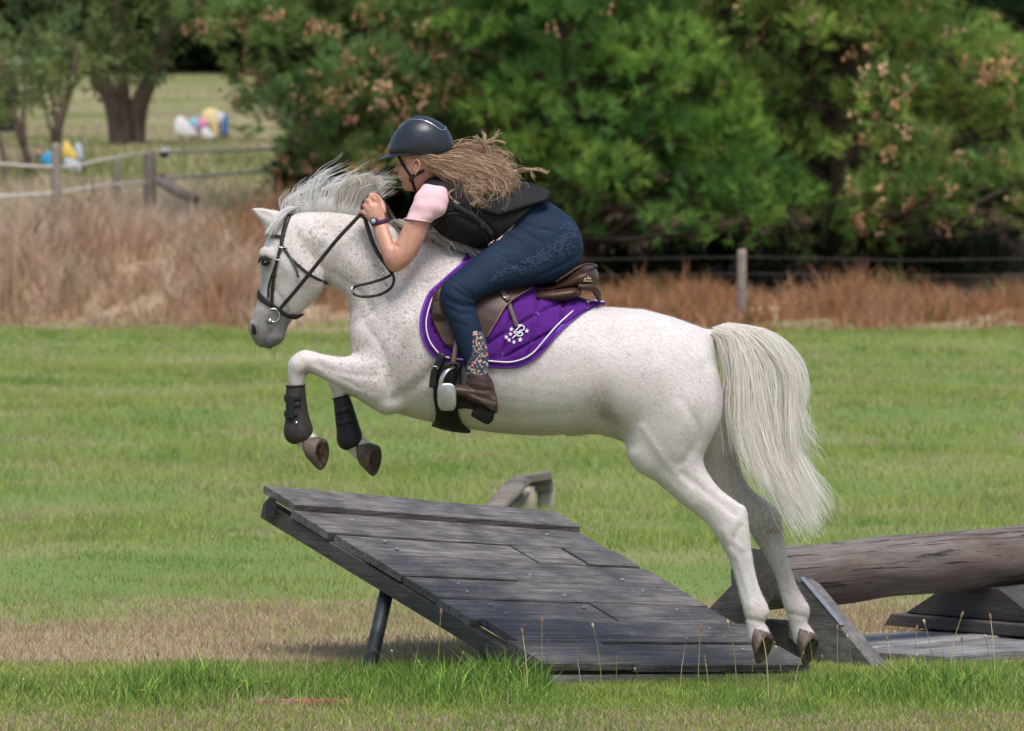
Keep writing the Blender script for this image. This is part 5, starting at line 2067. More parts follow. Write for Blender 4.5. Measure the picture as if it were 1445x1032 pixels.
for sd in (-1, 1):
    strap(edge[::3], 0.020, 0.008, 0.011, side=sd, res=80).obj('binding', PURPLE_B, pad, True)
    strap(inset(edge, 5.6)[::3], 0.0060, 0.006, 0.0205, side=sd, res=80).obj('piping', WHITE_C, pad, True)


def star(cx, cy, r, rot):
    P = []
    for k in range(10):
        a = rot + math.pi * k / 5
        q = r if k % 2 == 0 else r * 0.42
        P.append((cx + q * math.sin(a), cy - q * math.cos(a)))
    return P


emb = MB()
for (cx, cy, ro) in ((721.7, 466.7, .2), (720.5, 473.4, .1), (714.4, 477.8, .3), (718.5, 481.3, .1), (725.7, 484.0, .0), (734.5, 481.3, .1), (743.2, 469.6, .0)):
    P = star(cx, cy, 3.3, ro)
    n0 = len(emb.v)
    V = [snap(cx, cy, 0.0242)[0]] + [snap(x, y, 0.0236)[0] for x, y in P]
    emb.add(V, [(0, k + 1, (k + 1) % 10 + 1) for k in range(10)])
for pts in ([(724.5, 471.5), (728, 468.5), (731.5, 465), (735, 462.6)], [(730.5, 463.0), (734, 461.2), (739, 463.5), (739.8, 466.6), (737.2, 469.0), (732.5, 469.0)],
            [(722.6, 479.8), (727.5, 475.8), (731.5, 473.0), (734.5, 471.5)], [(726, 473.6), (728.5, 470.8), (734, 470.2), (738, 472.8), (737.4, 475.6), (733.5, 477.2), (729.6, 476.0)]):
    strap(pts, 0.0050, 0.003, 0.0238, res=14, mb=emb)
emb.obj('embroidery', WHITE_C, pad, True)

# ---------------------------------------------------------------- saddle
sad = empty('saddle', Q(760, 410, 0.0), 'dark brown leather jumping saddle with high cantle on the purple pad', 'saddle')
sb = MB()
sb.loft([sec(652, 366, 658, 384, .045), sec(664, 362, 672, 396, .06), sec(700, 378, 705, 410, .085), sec(735, 391, 738, 414, .105, 0, 2.4), sec(766, 400, 766, 414, .135, 0, 2.6), sec(790, 393, 790, 411, .155, 0, 2.6),
         sec(810, 380, 812, 409, .160, 0, 2.4), sec(826, 374, 830, 409, .150, 0, 2.2), sec(838, 375.5, 840, 408, .115), sec(845, 386, 845, 402, .07)], 36, 4)
seat_me = organic(sb, 0.006, 5, [], [([Q(735, 397, 0), Q(775, 402, 0), Q(800, 392, 0)], .012, -.004, 0)])
link('seat', seat_me, L_BROWN, sad)
for s in (-1, 1):
    mb = MB()
    mb.loft([sec(742, 414, 746, 424, .018, s * .14), sec(765, 411, 768, 426, .04, s * .148), sec(790, 408, 792, 426, .045, s * .15), sec(810, 406, 812, 421, .04, s * .145), sec(820, 409, 821, 415, .018, s * .13)], 20, 5)
    mb.obj('panel', L_BROWN, sad, True)
# welt around the cantle
mb = MB()
mb.tube([Q(784, 398.5, -.165), Q(800, 388, -.172), Q(815, 378, -.165), Q(828, 373, -.14), Q(838, 374, -.09), Q(842, 376, 0), Q(838, 374, .09), Q(828, 373, .14), Q(815, 378, .165), Q(800, 388, .172), Q(784, 398.5, .165)], .005, 8, res=60)
mb.obj('welt', L_BROWN, sad, True)
# rear gusset curl below the cantle
mb = MB()
mb.tube([Q(815, 405, -.15), Q(835, 406, -.13), Q(843, 414, -.10), Q(846, 424, -.07)], [.012, .014, .014, .008], 10, res=16)
mb.obj('gusset', L_BROWN, sad, True)
# maker's plate: a small pale mark on the cantle side
mk = MB()
for pts in ([(823, 396.5), (835, 397)], [(824, 394.8), (827, 393.2)], [(828.5, 394.5), (830.5, 390.8)], [(831, 394.2), (833.5, 393.0)]):
    strap(pts, 0.006, 0.002, 0.002, bvh_of(seat_me), res=5, mb=mk)
mk.obj('maker_mark', simple('pale_mark', (0.45, 0.40, 0.24), 0.4), sad, True)

FLAP = [(664, 384), (640, 392), (620, 410), (609, 428), (607.5, 442), (612, 460), (622, 477), (638, 492), (655, 499), (670, 497), (686, 478), (701, 455), (717, 431), (748, 413)]
_fl = spline(FLAP, 120)


def flap_fn(u, v):
    k = u * (len(_fl) - 1)
    i = min(int(k), len(_fl) - 2)
    b = _fl[i] * (1 - (k - i)) + _fl[i + 1] * (k - i)
    t = np.array([690 + 40 * u, 396 + 8 * u])
    x, y = t * (1 - v) + b * v
    roll = 0.022 * math.exp(-((x - 622) / 11.0) ** 2) * smoothstep(400, 425, y) * (1 - smoothstep(446, 458, y))
    return snap(x, y, 0.027 + roll)


sheet(flap_fn, 70, 26, 0.006, 'flap', L_BROWN, sad, True)


def kr_fn(u, v):
    # suede covered forward part of the flap with the knee roll
    y = 412 + 76 * v
    xl = np.interp(y, [412, 428, 442, 460, 477, 488], [619.5, 610.5, 608.8, 613.5, 623.5, 634])
    xr = np.interp(y, [412, 440, 465, 488], [640, 646, 652, 652])
    x = xl + (xr - xl) * u
    roll = 0.026 * math.exp(-((u - 0.32) / 0.28) ** 2) * smoothstep(0.05, 0.3, v) * (1 - smoothstep(0.42, 0.55, v))
    return snap(x, y, 0.029 + roll)


sheet(kr_fn, 14, 30, 0.003, 'knee_roll', L_SUEDE, sad, True)
for s in (-1, 1):
    strap([(748, 414), (717, 432), (701, 456), (687, 478)], 0.006, 0.004, 0.030, side=s, res=20).obj('flap_piping', leather('flap_piping', (0.16, 0.10, 0.075), 0.5), sad, True)
    strap([(700, 410), (712, 425), (717, 430)], 0.022, 0.004, 0.033, side=s, res=8).obj('leather_keeper', L_STRAP, sad, True)
    mb = strap([(717, 431), (722, 444), (727, 457), (730, 464)], 0.019, 0.004, 0.021, side=s, res=12)
    mb.obj('strap_end', L_STRAP, sad, True)
    p, n = snap(712, 426, 0.037)
    if s > 0:
        p.y = -p.y
    mb = MB()
    mb.tube([p + Vector((-.011, 0, -.002)), p + Vector((0, 0, -.005)), p + Vector((.011, 0, .001))], .0028, 6, res=9)
    mb.obj('buckle', STEEL, sad, True)
# stirrup leathers and irons
for s in (-1, 1):
    def M_(px, py, Y):
        p = Q(px, py, Y)
        return Vector((p.x, -p.y if s > 0 else p.y, p.z))
    mb = MB()
    mb.tube([M_(650, 455, -.262), M_(645, 480, -.292), M_(641, 503, -.318), M_(639, 521, -.332)], .0095, 8, flat=0.28, side=(0.25, -1, 0.1), res=16)
    mb.obj('stirrup_leather', L_STRAP, sad, True)
    mb = MB()
    # tread seen from below-outside, rounded oblong
    u_, v_ = (M_(644, 560, -.36) - M_(616, 560, -.36)) / 2, (M_(630, 541, -.372) - M_(631, 580, -.352)) / 2
    w_ = Vector((0.15, s * 1.0, -0.2)).normalized() * 0.008
    ctr = M_(630.5, 560.5, -.362)
    ring = []
    for a in np.linspace(0, 2 * math.pi, 32, endpoint=False):
        ca, sa = math.cos(a), math.sin(a)
        ring.append(u_ * math.copysign(abs(ca) ** 0.55, ca) * 0.95 + v_ * math.copysign(abs(sa) ** 0.6, sa))
    Vv, Ff = [], []
    for sc_, o_ in ((0.90, 1.0), (1.0, 0.55), (1.0, -0.6), (0.9, -1.0)):
        Vv += [ctr + r_ * sc_ + w_ * o_ for r_ in ring]
    for i in range(3):
        for k in range(32):
            Ff.append((i * 32 + k, i * 32 + (k + 1) % 32, (i + 1) * 32 + (k + 1) % 32, (i + 1) * 32 + k))
    Ff += [tuple(range(32)), tuple(96 + k for k in reversed(range(32)))]
    mb.add(Vv, Ff)
    iron = mb.obj('stirrup', STEEL_M, sad, True)
    mb = MB()
    mb.tube([M_(621, 545, -.366), M_(624, 533, -.372), M_(631, 523, -.366), M_(639, 519.5, -.348)], [.011, .012, .011, .008], 10, flat=0.55, res=18, side=(-0.6, -0.5 * -s, 0.3))
    mb.obj('outer_arm', STEEL, iron, True)
    mb = MB()
    mb.tube([M_(639, 519.5, -.340), M_(645, 523, -.318), M_(647, 535, -.305), M_(643, 549, -.315), M_(640, 556, -.34)], [.008, .010, .010, .010, .009], 10, flat=0.6, res=18)
    mb.obj('inner_arm', RUBBER, iron, True)
    mb = MB()
    mb.tube([M_(631, 519, -.336), M_(634, 514, -.330), M_(645, 514, -.326), M_(648, 519, -.326)], .008, 8, res=14)
    mb.obj('pad_loop', RUBBER, iron, True)

# girth
gir = empty('girth', snap(632, 560)[0], 'black padded girth round the belly behind the stirrup', 'girth')


def girth_fn(u, v):
    y = np.interp(v, [0, .2, .5, .75, 1], [512, 535, 562, 583, 607])
    xl = np.interp(y, [512, 535, 560, 580, 592, 604], [622, 613.5, 613, 616.5, 615, 609])
    xr = np.interp(y, [512, 535, 560, 580, 595, 606], [652, 651, 648, 646.5, 652, 664])
    yy = y + (u - 0.5) * 3
    return snap(xl + (xr - xl) * u, yy, 0.016 + 0.006 * math.sin(math.pi * u))


sheet(girth_fn, 14, 34, 0.014, 'girth_pad', RUBBER, gir, 'join')
for s in (-1, 1):
    strap([(627, 499), (621, 515), (615, 532), (613, 545)], 0.030, 0.008, 0.026, side=s, res=14).obj('billet', L_BLACK, gir, True)
    strap([(641, 500), (640, 515), (640, 535), (639, 548)], 0.026, 0.008, 0.024, side=s, res=14).obj('billet', L_BLACK, gir, True)
    p, n = snap(619, 517, .034)
    if s > 0:
        p.y = -p.y
    mb = MB()
    mb.tube([p + Vector((-.012, 0, .004)), p + Vector((0, -.002, .007)), p + Vector((.012, 0, .001)), p + Vector((.008, 0, -.004))], .0022, 6, res=10)
    mb.obj('buckle', STEEL, gir, True)

# ---------------------------------------------------------------- bridle
bri = empty('bridle', snap(400, 345)[0], 'dark leather bridle with loose ring bit and reins on the white head', 'bridle')
for s in (-1, 1):
    strap([(425, 298.5), (416, 300), (408, 306), (402, 322), (398.5, 336)], 0.018, 0.006, 0.005, side=s, res=22).obj('headpiece', L_BLACK, bri, True)
    ck = strap([(398.5, 336), (397, 348), (392, 366), (388, 387), (385, 408), (384, 434)], [0.016, 0.014, 0.013, 0.013, 0.015], 0.006, 0.006, side=s, res=28).obj('cheekpiece', L_BLACK, bri, True)
    strap([(394, 360), (386, 385), (380, 404), (379, 420)], 0.009, 0.005, 0.006, side=s, res=16).obj('cheekpiece', L_BLACK, bri, True)
    for cx, cy, w in ((396.5, 350, .020), (391.5, 367, .019), (387.5, 388, .019), (385.5, 405, .019)):
        strap([(cx - 3.6, cy - 0.8), (cx + 3.6, cy + 0.8)], 0.007, 0.004, 0.0095, side=s, res=5).obj('keeper', L_BLACK if cy > 380 else STEEL, ck, True)
    strap([(378, 333), (386, 334), (398, 335)], 0.013, 0.005, 0.008, side=s, res=10).obj('browband', L_BLACK, bri, True)
    th = strap([(400, 348), (408, 362), (420, 374), (437, 388), (452, 396), (463, 400)], 0.011, 0.005, 0.005, side=s, res=26).obj('throatlash', L_BLACK, bri, True)
    strap([(403, 352), (411, 366), (418, 380), (421.5, 391)], 0.009, 0.004, 0.008, side=s, res=12).obj('strap_end', leather('strap_end_grey', (0.07, 0.075, 0.085), 0.4), th, True)
    p, n = snap(402, 351, .009)
    if s > 0:
        p.y = -p.y
    MB().tube([p + Vector((-.010, 0, -.002)), p + Vector((0, s * .003, .004)), p + Vector((.010, 0, .0))], .002, 6, res=8).obj('buckle', STEEL, th, True)
    nb = strap([(364.5, 413), (368, 419), (376, 426), (384, 431), (398, 441), (411, 447), (424, 443)], [0.026, 0.025, 0.021, 0.018, 0.018, 0.018], 0.007, 0.006, side=s, res=34).obj('noseband', L_BLACK, bri, True)
    strap([(409, 444), (418, 446), (427, 441)], 0.022, 0.006, 0.011, side=s, res=10).obj('noseband_buckle', L_BLACK, nb, True)
    # bit ring
    c, n = snap(385.5, 445, .010)
    c.y = (min(c.y, -0.058)) if s < 0 else -min(c.y, -0.058)
    mb = MB()
    R_ = 9.3 * 22 / FPX
    mb.tube([c + Vector((R_ * math.cos(a), 0.004 * math.sin(a) * s, R_ * math.sin(a))) for a in np.linspace(0, 2 * math.pi, 29)], .0036, 8, cap=False)
    bit = mb.obj('bit_ring', STEEL, bri, True)
    mb = MB()
    mb.tube([c + Vector((-.012, 0, -.022)), c + Vector((-.010, -s * .03, -.018)), Vector((c.x + .008, 0, c.z - .014))], [.009, .008, .007], 8, res=10)
    mb.obj('mouthpiece', STEEL, bit, True)


def rein_tube(pts, r=.0075, name='rein', flat=0.35, res=40, side=(0.2, -1, 0.2), mat=None):
    return MB().tube(pts, r, 8, flat=flat, side=side, res=res).obj(name, mat or L_BLACK, bri, True)


# near rein: ring to hand, then the slack hanging from the hand with its loop
rein_tube([Q(393, 439, -.075), Q(402, 428, -.082), Q(415, 413, -.095), Q(437, 386, -.11), Q(475, 339, -.125), Q(500, 312, -.125), Q(514, 297, -.12)])
rein_tube([Q(519, 279, -.125), Q(513, 288, -.135), Q(513, 300, -.135), Q(518, 318, -.135), Q(524, 338, -.14), Q(533, 357, -.15), Q(545, 374, -.168), Q(554, 386, -.185)], .0085)
rein_tube([Q(554, 386, -.185), Q(556, 396, -.183), Q(551, 407, -.178), Q(536, 416, -.170), Q(515, 419, -.160), Q(501, 416, -.152), Q(497, 410, -.15), Q(503, 404, -.153), Q(520, 400, -.16), Q(540, 394, -.172), Q(554, 387, -.186)], .0055, res=60)
MB().tube([Q(497, 405, -.156), Q(496, 409, -.158), Q(498, 414, -.156)], .006, 8).obj('rein_stop', STEEL, bri, True)
# far rein
rein_tube([Q(393, 439, .075), Q(437, 386, .11), Q(475, 339, .125), Q(514, 300, .11), Q(535, 285, .06)])
rein_tube([Q(532, 274, -.03), Q(538, 280, -.03), Q(548, 296, -.02), Q(558, 312, -.03), Q(566, 322, -.06), Q(571, 332, -.1)], .0085)

# ---------------------------------------------------------------- tendon boots on the forelegs
NEO = simple('boot_neoprene', (0.040, 0.033, 0.032), 0.55, 0.2, 40, 0.3, 0.001)
NEO2 = simple('boot_dark', (0.020, 0.021, 0.025), 0.5, 0.2, 40, 0.3, 0.001)


def leg_boot(label, secs, mat, Yc, straps_, stud):
    b0 = secs[0][0]
    t = empty('tendon_boot', b0, label, 'horse boot', 'tendon boots on the forelegs')
    mb = MB()
    mb.loft(secs, 28, 4)
    sh = mb.obj('shell', mat, t, True)
    tr = bvh_of(sh.data)
    mb = MB()
    o = secs[0]
    ring = [o[0] + o[1] * math.cos(a) * 1.02 + o[2] * math.sin(a) * 1.02 for a in np.linspace(0, 2 * math.pi, 25)]
    mb.tube(ring, .0035, 6, cap=False)
    mb.obj('top_binding', mat, sh, True)
    for (x0, y0, x1, y1, w) in straps_:
        strap([(x0, y0), ((x0 + x1) / 2, (y0 + y1) / 2), (x1, y1)], w, 0.006, 0.004, tr, res=8).obj('strap', NEO2, t, True)
    if stud:
        p, n = snap(stud[0], stud[1], 0.003, tr)
        MB().tube([p + Vector((0, .004, 0)), p - Vector((0, .003, 0))], .0055, 10).obj('stud', STEEL, t, True)
    return t


leg_boot('brown tendon boot on the near foreleg, closer to the camera',
         [sec(404, 545, 430, 544, .040, NEAR), sec(403, 555, 431.5, 556, .043, NEAR), sec(403, 580, 434, 576, .042, NEAR), sec(402, 595, 437, 590, .044, NEAR), sec(400, 608, 441, 602, .050, NEAR), sec(403, 620, 441.5, 610, .050, NEAR), sec(411, 626.5, 440, 616, .044, NEAR), sec(417, 627, 436, 618, .034, NEAR)],
         NEO, NEAR, [(411, 556, 410, 593, .034), (403, 562, 424, 561, .028), (403, 572, 424, 571, .02), (403, 584, 420, 584, .026)], (418.5, 597))
leg_boot('dark tendon boot on the far foreleg, right of the brown one',
         [sec(470, 563, 492, 557, .038, FAR), sec(471, 572, 496, 566, .041, FAR), sec(473, 592, 502, 584, .040, FAR), sec(475, 610, 507, 600, .043, FAR), sec(475, 622, 511, 612, .048, FAR), sec(480, 632, 512, 619, .048, FAR), sec(488, 636, 509, 626, .040, FAR)],
         NEO2, FAR, [(475, 582, 500, 576, .02), (477, 598, 505, 591, .02)], None)
# ================================================================== THE RIDER
RID = empty('person', Q(760, 400, 0.0), 'rider crouched forward in black vest, pink sleeves and navy breeches', 'person')


def both(fn):
    """a part for the near side and its twin for the far side"""
    fn(-1)
    fn(1)


# ---- skin
SKIN = NT('skin')
_p = SKIN.pos()
_n = SKIN.noise(_p, 28, 4, 0.6)
SKIN.bsdf(SKIN.mix(SKIN.ramp(_n, [(0.3, 0.0), (0.7, 1.0)]), (0.43, 0.195, 0.13), (0.56, 0.30, 0.215)), 0.48)
SKIN.b.inputs['Subsurface Weight'].default_value = 0.05
SKIN.b.inputs['Subsurface Radius'].default_value = (0.012, 0.005, 0.003)
SKIN.bump(SKIN.noise(_p, 320, 3), 0.15, 0.001)

rb_ = MB()
# head and face, neck
rb_.loft([sec(572, 186, 622, 186, .055), sec(562, 204, 633, 204, .070), sec(560, 220, 633, 222, .072), sec(561, 231, 628, 237, .070, 0, 2.2), sec(562, 241, 620, 248, .064, 0, 2.3), sec(564, 250, 610, 258, .056, 0, 2.3),
          sec(567.5, 259, 602, 266, .047, 0, 2.2), sec(571, 265, 596, 270, .037), sec(575, 269, 590, 271, .018)], 28, 4)
rb_.loft([sec(561, 228, 566, 228, .007), sec(558.6, 234, 566, 235, .010), sec(556, 240, 565, 241, .014), sec(559, 243, 566, 244, .009)], 14, 4)      # nose
rb_.loft([sec(561.5, 247, 568, 247, .012), sec(561, 249, 568, 250, .018), sec(562.6, 251.5, 569, 252.5, .016), sec(563.6, 254, 569, 255, .010)], 12, 3)   # lips
rb_.loft([sec(567, 261, 578, 262, .016), sec(569.5, 267, 580, 268, .016), sec(574, 270, 582, 270, .010)], 12, 3)                              # chin
rb_.loft([sec(584, 248, 618, 236, .050), sec(588, 266, 626, 250, .050), sec(598, 288, 640, 264, .062), sec(612, 306, 650, 284, .08)], 20, 4)
# shoulders inside the vest carry the arms
rb_.loft([sec(604, 268, 628, 290, .05, -.16), sec(604, 266, 630, 292, .07, -.08), sec(604, 264, 632, 294, .08, 0), sec(604, 266, 630, 292, .07, .08), sec(604, 268, 628, 290, .05, .16)], 20, 3)


def arm(mb, s):
    def S(ax, ay, bx, by, w, Y):
        c, u, wv, p_, e_ = sec(ax, ay, bx, by, w, Y)
        return (Vector((c.x, -s * c.y * 1.0 if s > 0 else c.y, c.z)), Vector((u.x, u.y, u.z)), wv, p_, e_)
    mb.loft([S(598, 274, 626, 284, .038, -.165), S(585, 290, 616, 298, .040, -.182), S(574, 308, 607, 314, .042, -.195), S(566, 326, 601, 333, .041, -.205), S(558.5, 341, 590, 357, .040, -.212),
             S(556, 345, 575, 376, .040, -.216), S(555.5, 346, 558, 385, .039, -.215), S(555.5, 345, 545.5, 376, .038, -.208), S(554, 338, 537, 356, .036, -.196), S(550, 326, 531, 338, .030, -.176), S(546, 314, 526.5, 323, .026, -.155),
             S(544, 306, 521, 314, .024, -.145), S(541, 297, 515.5, 306, .026, -.140), S(536, 287, 512.5, 297, .026, -.135), S(530, 281, 513, 290, .020, -.130)], 24, 4)

    def P(px, py, Y):
        q = Q(px, py, Y)
        return Vector((q.x, -q.y if s > 0 else q.y, q.z))
    # fingers: knuckle row from index (top) to little finger, closing round the rein towards the mane
    for k, ((kx, ky), r) in enumerate((((527, 279.5), .0090), ((520.5, 284), .0094), ((515.5, 291), .0090), ((512.8, 299.5), .0080))):
        L = (1.0, 1.08, 1.0, 0.82)[k]
        mb.tube([P(kx + 9, ky + 11, -.135), P(kx + 3, ky + 3, -.143), P(kx - 1.5 * L, ky - 0.5, -.134), P(kx - 5 * L, ky + 2.0, -.112), P(kx - 3.5 * L, ky + 6, -.092), P(kx + 4, ky + 9, -.090), P(kx + 8, ky + 8, -.098)],
                [r, r * 1.1, r * 1.12, r, r * 0.95, r * 0.9, r * 0.8], 10, res=22)
    # thumb lies along the top of the fist
    mb.tube([P(541, 302, -.125), P(540, 291, -.108), P(535, 281, -.100), P(527, 275.5, -.104), P(521, 275.5, -.112)], [.012, .0125, .0105, .0100, .0075], 10, res=18)


arm(rb_, -1)
arm(rb_, 1)
skin_me = organic(rb_, 0.0042, 4,
                  [(Q(590, 262, 0), .05, 6), (Q(565, 240, 0), .03, 2)],
                  [([Q(562, 232, -.03), Q(568, 232, -.05), Q(572, 233, -.055)], .006, -.005, 0),          # eye socket
                   ([Q(566, 237, -.05), Q(572, 245, -.05)], .012, .003, 0),
                   ([Q(561.5, 250, 0), Q(565, 250.4, 0), Q(568, 251, 0)], .0022, -.0035, 0),              # mouth line
                   ([Q(566, 257, 0), Q(569, 258, 0)], .004, -.003, 0),
                   ([Q(523, 281, -.1), Q(526, 288, -.1)], .0025, -.003, 0), ([Q(517, 288, -.1), Q(521, 293, -.1)], .0025, -.003, 0), ([Q(514, 296, -.1), Q(518, 300, -.1)], .0025, -.003, 0),
                   ([Q(556, 344, -.2), Q(562, 348, -.2)], .004, -.004, 0)])
link('body', skin_me, SKIN.m, RID)
SKIN_T = bvh_of(skin_me)
# ears
for s in (-1, 1):
    mb = MB()
    mb.tube([Q(585, 246, -.066), Q(583, 240, -.068), Q(582.5, 233, -.071), Q(585, 227, -.076), Q(589, 226, -.08), Q(592, 230, -.082), Q(591.5, 237, -.079), Q(588, 243, -.074), Q(585.5, 247, -.069)], [.003, .0035, .004, .0045, .005, .005, .0045, .0045, .004], 8, res=30)
    mb.loft([sec(584, 232, 591, 229, .003, -.071), sec(584, 238, 591, 236, .004, -.070), sec(584, 244, 588, 243, .003, -.068)], 10, 3)
    if s > 0:
        mb.v = [(v[0], -v[1], v[2]) for v in mb.v]
    mb.obj('ear', SKIN.m, RID, True)
# eye with lashes and brow (both sides)
for s in (-1, 1):
    mb = MB()
    mb.tube([Q(563.5, 232.2, -.040), Q(566.5, 231.6, -.053), Q(570, 232.2, -.060)], [.0012, .0022, .0014], 6, res=8)
    mb.tube([Q(562.0, 227.8, -.040), Q(567, 226.8, -.056), Q(572, 228.2, -.065)], [.0012, .0022, .0012], 6, res=8)
    if s > 0:
        mb.v = [(v[0], -v[1], v[2]) for v in mb.v]
    o = mb.obj('lashes_and_brow', simple('lash_brown', (0.05, 0.03, 0.02), 0.7), RID, True)
    tag(o, kind='stuff')

# ---- shirt
SHIRT = simple('pink_shirt', (0.72, 0.47, 0.50), 0.85, 0.06, 40, 0.25, 0.002)


def sleeve(s):
    def S(ax, ay, bx, by, w, Y):
        c, u, wv, p_, e_ = sec(ax, ay, bx, by, w, Y)
        return (Vector((c.x, -c.y if s > 0 else c.y, c.z)), u, wv, p_, e_)
    mb = MB()
    mb.loft([S(605, 260, 628, 263, .04, -.10), S(598, 261, 631, 270, .058, -.140), S(589, 271, 633, 284, .058, -.170), S(582, 286, 630, 298, .056, -.187), S(577, 299, 620, 307, .052, -.192), S(573, 309, 609, 313.5, .050, -.196)], 30, 5)
    me = evaluated(mb.mesh(), [('SUBSURF', dict(levels=1))])
    v = get_co(me)
    nn = get_no(me)
    v += nn * (0.0020 * np.sin(v[:, 0] * 55 + v[:, 2] * 75 + v[:, 1] * 30) * np.sin(v[:, 2] * 33 - v[:, 0] * 41 + v[:, 1] * 25))[:, None]
    set_co(me, v)
    sl = link('sleeve', me, SHIRT, RID)
    mb = MB()
    ring = []
    c, u, wv, _, _ = S(573, 308.5, 609, 313, .053, -.196)
    mb.tube([c + u * math.cos(a) * 1.01 + wv * math.sin(a) * 1.01 for a in np.linspace(0, 2 * math.pi, 33)], .0035, 6, cap=False)
    mb.obj('hem', SHIRT, sl, True)


both(sleeve)
FLORAL = NT('floral_print')
_p = FLORAL.pos()
_c = (0.022, 0.035, 0.075)
_cur = None
for k, (sc_, thr, cols) in enumerate(((85, 0.33, [(0.0, (0.70, 0.26, 0.25)), (0.35, (0.60, 0.14, 0.15)), (0.55, (0.70, 0.38, 0.36)), (0.85, (0.66, 0.50, 0.50))]),
                                      (150, 0.30, [(0.0, (0.22, 0.33, 0.14)), (0.4, (0.40, 0.45, 0.24)), (0.6, (0.65, 0.33, 0.16)), (0.8, (0.62, 0.52, 0.5))]),
                                      (230, 0.24, [(0.0, (0.3, 0.4, 0.2)), (0.5, (0.6, 0.5, 0.46)), (0.7, (0.62, 0.36, 0.22))]))):
    vo = FLORAL.n('ShaderNodeTexVoronoi', feature='F1')
    vo.inputs['Scale'].default_value = sc_
    FLORAL.l(FLORAL.map(_p, (1, 0.6, 1), loc=(k * 3.1, 0, k)), vo.inputs['Vector'])
    se = FLORAL.n('ShaderNodeSeparateColor')
    FLORAL.l(vo.outputs['Color'], se.inputs[0])
    col = FLORAL.ramp(se.outputs[0], cols, 'CONSTANT')
    petal = FLORAL.mix(FLORAL.ramp(vo.outputs['Distance'], [(0.1, 0.5), (0.2, 0.0)]), col, (0.75, 0.5, 0.42))
    on = FLORAL.math('MULTIPLY', FLORAL.math('LESS_THAN', vo.outputs['Distance'], FLORAL.math('ADD', thr, FLORAL.math('MULTIPLY', se.outputs[1], 0.12))), FLORAL.math('GREATER_THAN', se.outputs[2], (0.35, 0.5, 0.62)[k]))
    _cur = FLORAL.mix(on, _cur if _cur is not None else _c, petal)
FLORAL.bsdf(_cur, 0.8)

# ---- vest
VEST = simple('black_vest', (0.013, 0.013, 0.015), 0.75, 0.25, 60, 0.4, 0.001)
VEST2 = simple('black_webbing', (0.020, 0.020, 0.022), 0.55, 0.2, 80, 0.3, 0.001)
vb = MB()
vb.loft([sec(600, 252, 592, 284, .075), sec(611, 248, 597, 297, .125), sec(634, 247, 609, 317, .158, 0, 2.3), sec(672, 250, 631, 335, .160, 0, 2.4), sec(712, 258, 662, 348, .152, 0, 2.4),
         sec(748, 268, 690, 351, .148, 0, 2.4), sec(768, 276, 703, 338, .150, 0, 2.4)], 40, 5)
# arm holes and folds are pressed in
vest_me = organic(vb, 0.006, 4, [], [([Q(640, 255, -.1), Q(632, 280, -.1), Q(618, 300, -.1)], .014, -.010, 0), ([Q(650, 306, -.1), Q(690, 322, -.1)], .010, -.006, 0),
                                     ([Q(676, 300, -.1), Q(690, 322, -.1), Q(700, 335, -.1)], .008, -.006, 0)])
vest = link('vest', vest_me, VEST, RID)
VT = bvh_of(vest_me)


def patch(outline, name, mat, parent, off, thick, tree, side=-1, n=70, rings=10, edge_r=0.004, edge_mat=None):
    """padded panel lying on a garment, outlined in pixels"""
    O = spline(list(outline) + [outline[0]], n + 1)[:-1]
    c = O.mean(0)
    V, F = [], []
    for s_ in (0, 1):
        for r in range(rings + 1):
            f = r / rings
            for k in range(n):
                q = c + (O[k] - c) * f
                puff = 1 - f ** 6
                p, nn = snap(q[0], q[1], off + thick * (0.4 + 0.6 * puff) * (1 - s_) - 0.002 * s_, tree, side)
                V.append(p)
    m_ = (rings + 1) * n
    for s_ in (0, 1):
        for r in range(rings):
            for k in range(n):
                a = s_ * m_ + r * n + k
                b = s_ * m_ + r * n + (k + 1) % n
                F.append((a, b, b + n, a + n) if s_ == 0 else (a, a + n, b + n, b))
    for k in range(n):
        F.append((rings * n + k, rings * n + (k + 1) % n, m_ + rings * n + (k + 1) % n, m_ + rings * n + k))
    o = MB().add(V, F).obj(name, mat, parent, True)
    if edge_mat:
        P = [snap(q[0], q[1], off + thick * 0.5, tree, side)[0] for q in list(O) + [O[0]]]
        MB().tube(P, edge_r, 6, cap=False).obj('edging', edge_mat, o, True)
    return o


# stiff back panel reaching past the waist: a real bent plate
bp = []
NB = 20
Vb, Fb = [], []
for s_ in (0, 1):
    for i in range(NB + 1):
        f = i / NB
        # along the spine
        tx, ty = np.interp(f, [0, .4, .8, 1], [632, 690, 752, 776]), np.interp(f, [0, .4, .8, 1], [246, 249, 263, 274])
        bx, by = np.interp(f, [0, .35, .7, 1], [640, 668, 702, 772]), np.interp(f, [0, .35, .7, 1], [276, 292, 305, 283])
        w = np.interp(f, [0, .4, .8, 1], [.13, .158, .152, .13])
        for j in range(-8, 9):
            g = abs(j) / 8
            a = g * 1.25
            x = tx + (bx - tx) * (1 - math.cos(a)) / (1 - math.cos(1.25))
            y = ty + (by - ty) * (1 - math.cos(a)) / (1 - math.cos(1.25))
            p = Q(x, y, math.copysign(w * math.sin(a) / math.sin(1.25) * 1.06, j) if j else 0)
            Vb.append(p + Vector((0.004, 0, 0.010)) * (1 if s_ == 0 else -0.2))
kb = (NB + 1) * 17
for s_ in (0, 1):
    for i in range(NB):
        for j in range(16):
            a = s_ * kb + i * 17 + j
            Fb.append((a, a + 1, a + 18, a + 17) if s_ == 0 else (a, a + 17, a + 18, a + 1))
for i in range(NB):
    for j in (0, 16):
        Fb.append((i * 17 + j, (i + 1) * 17 + j, kb + (i + 1) * 17 + j, kb + i * 17 + j))
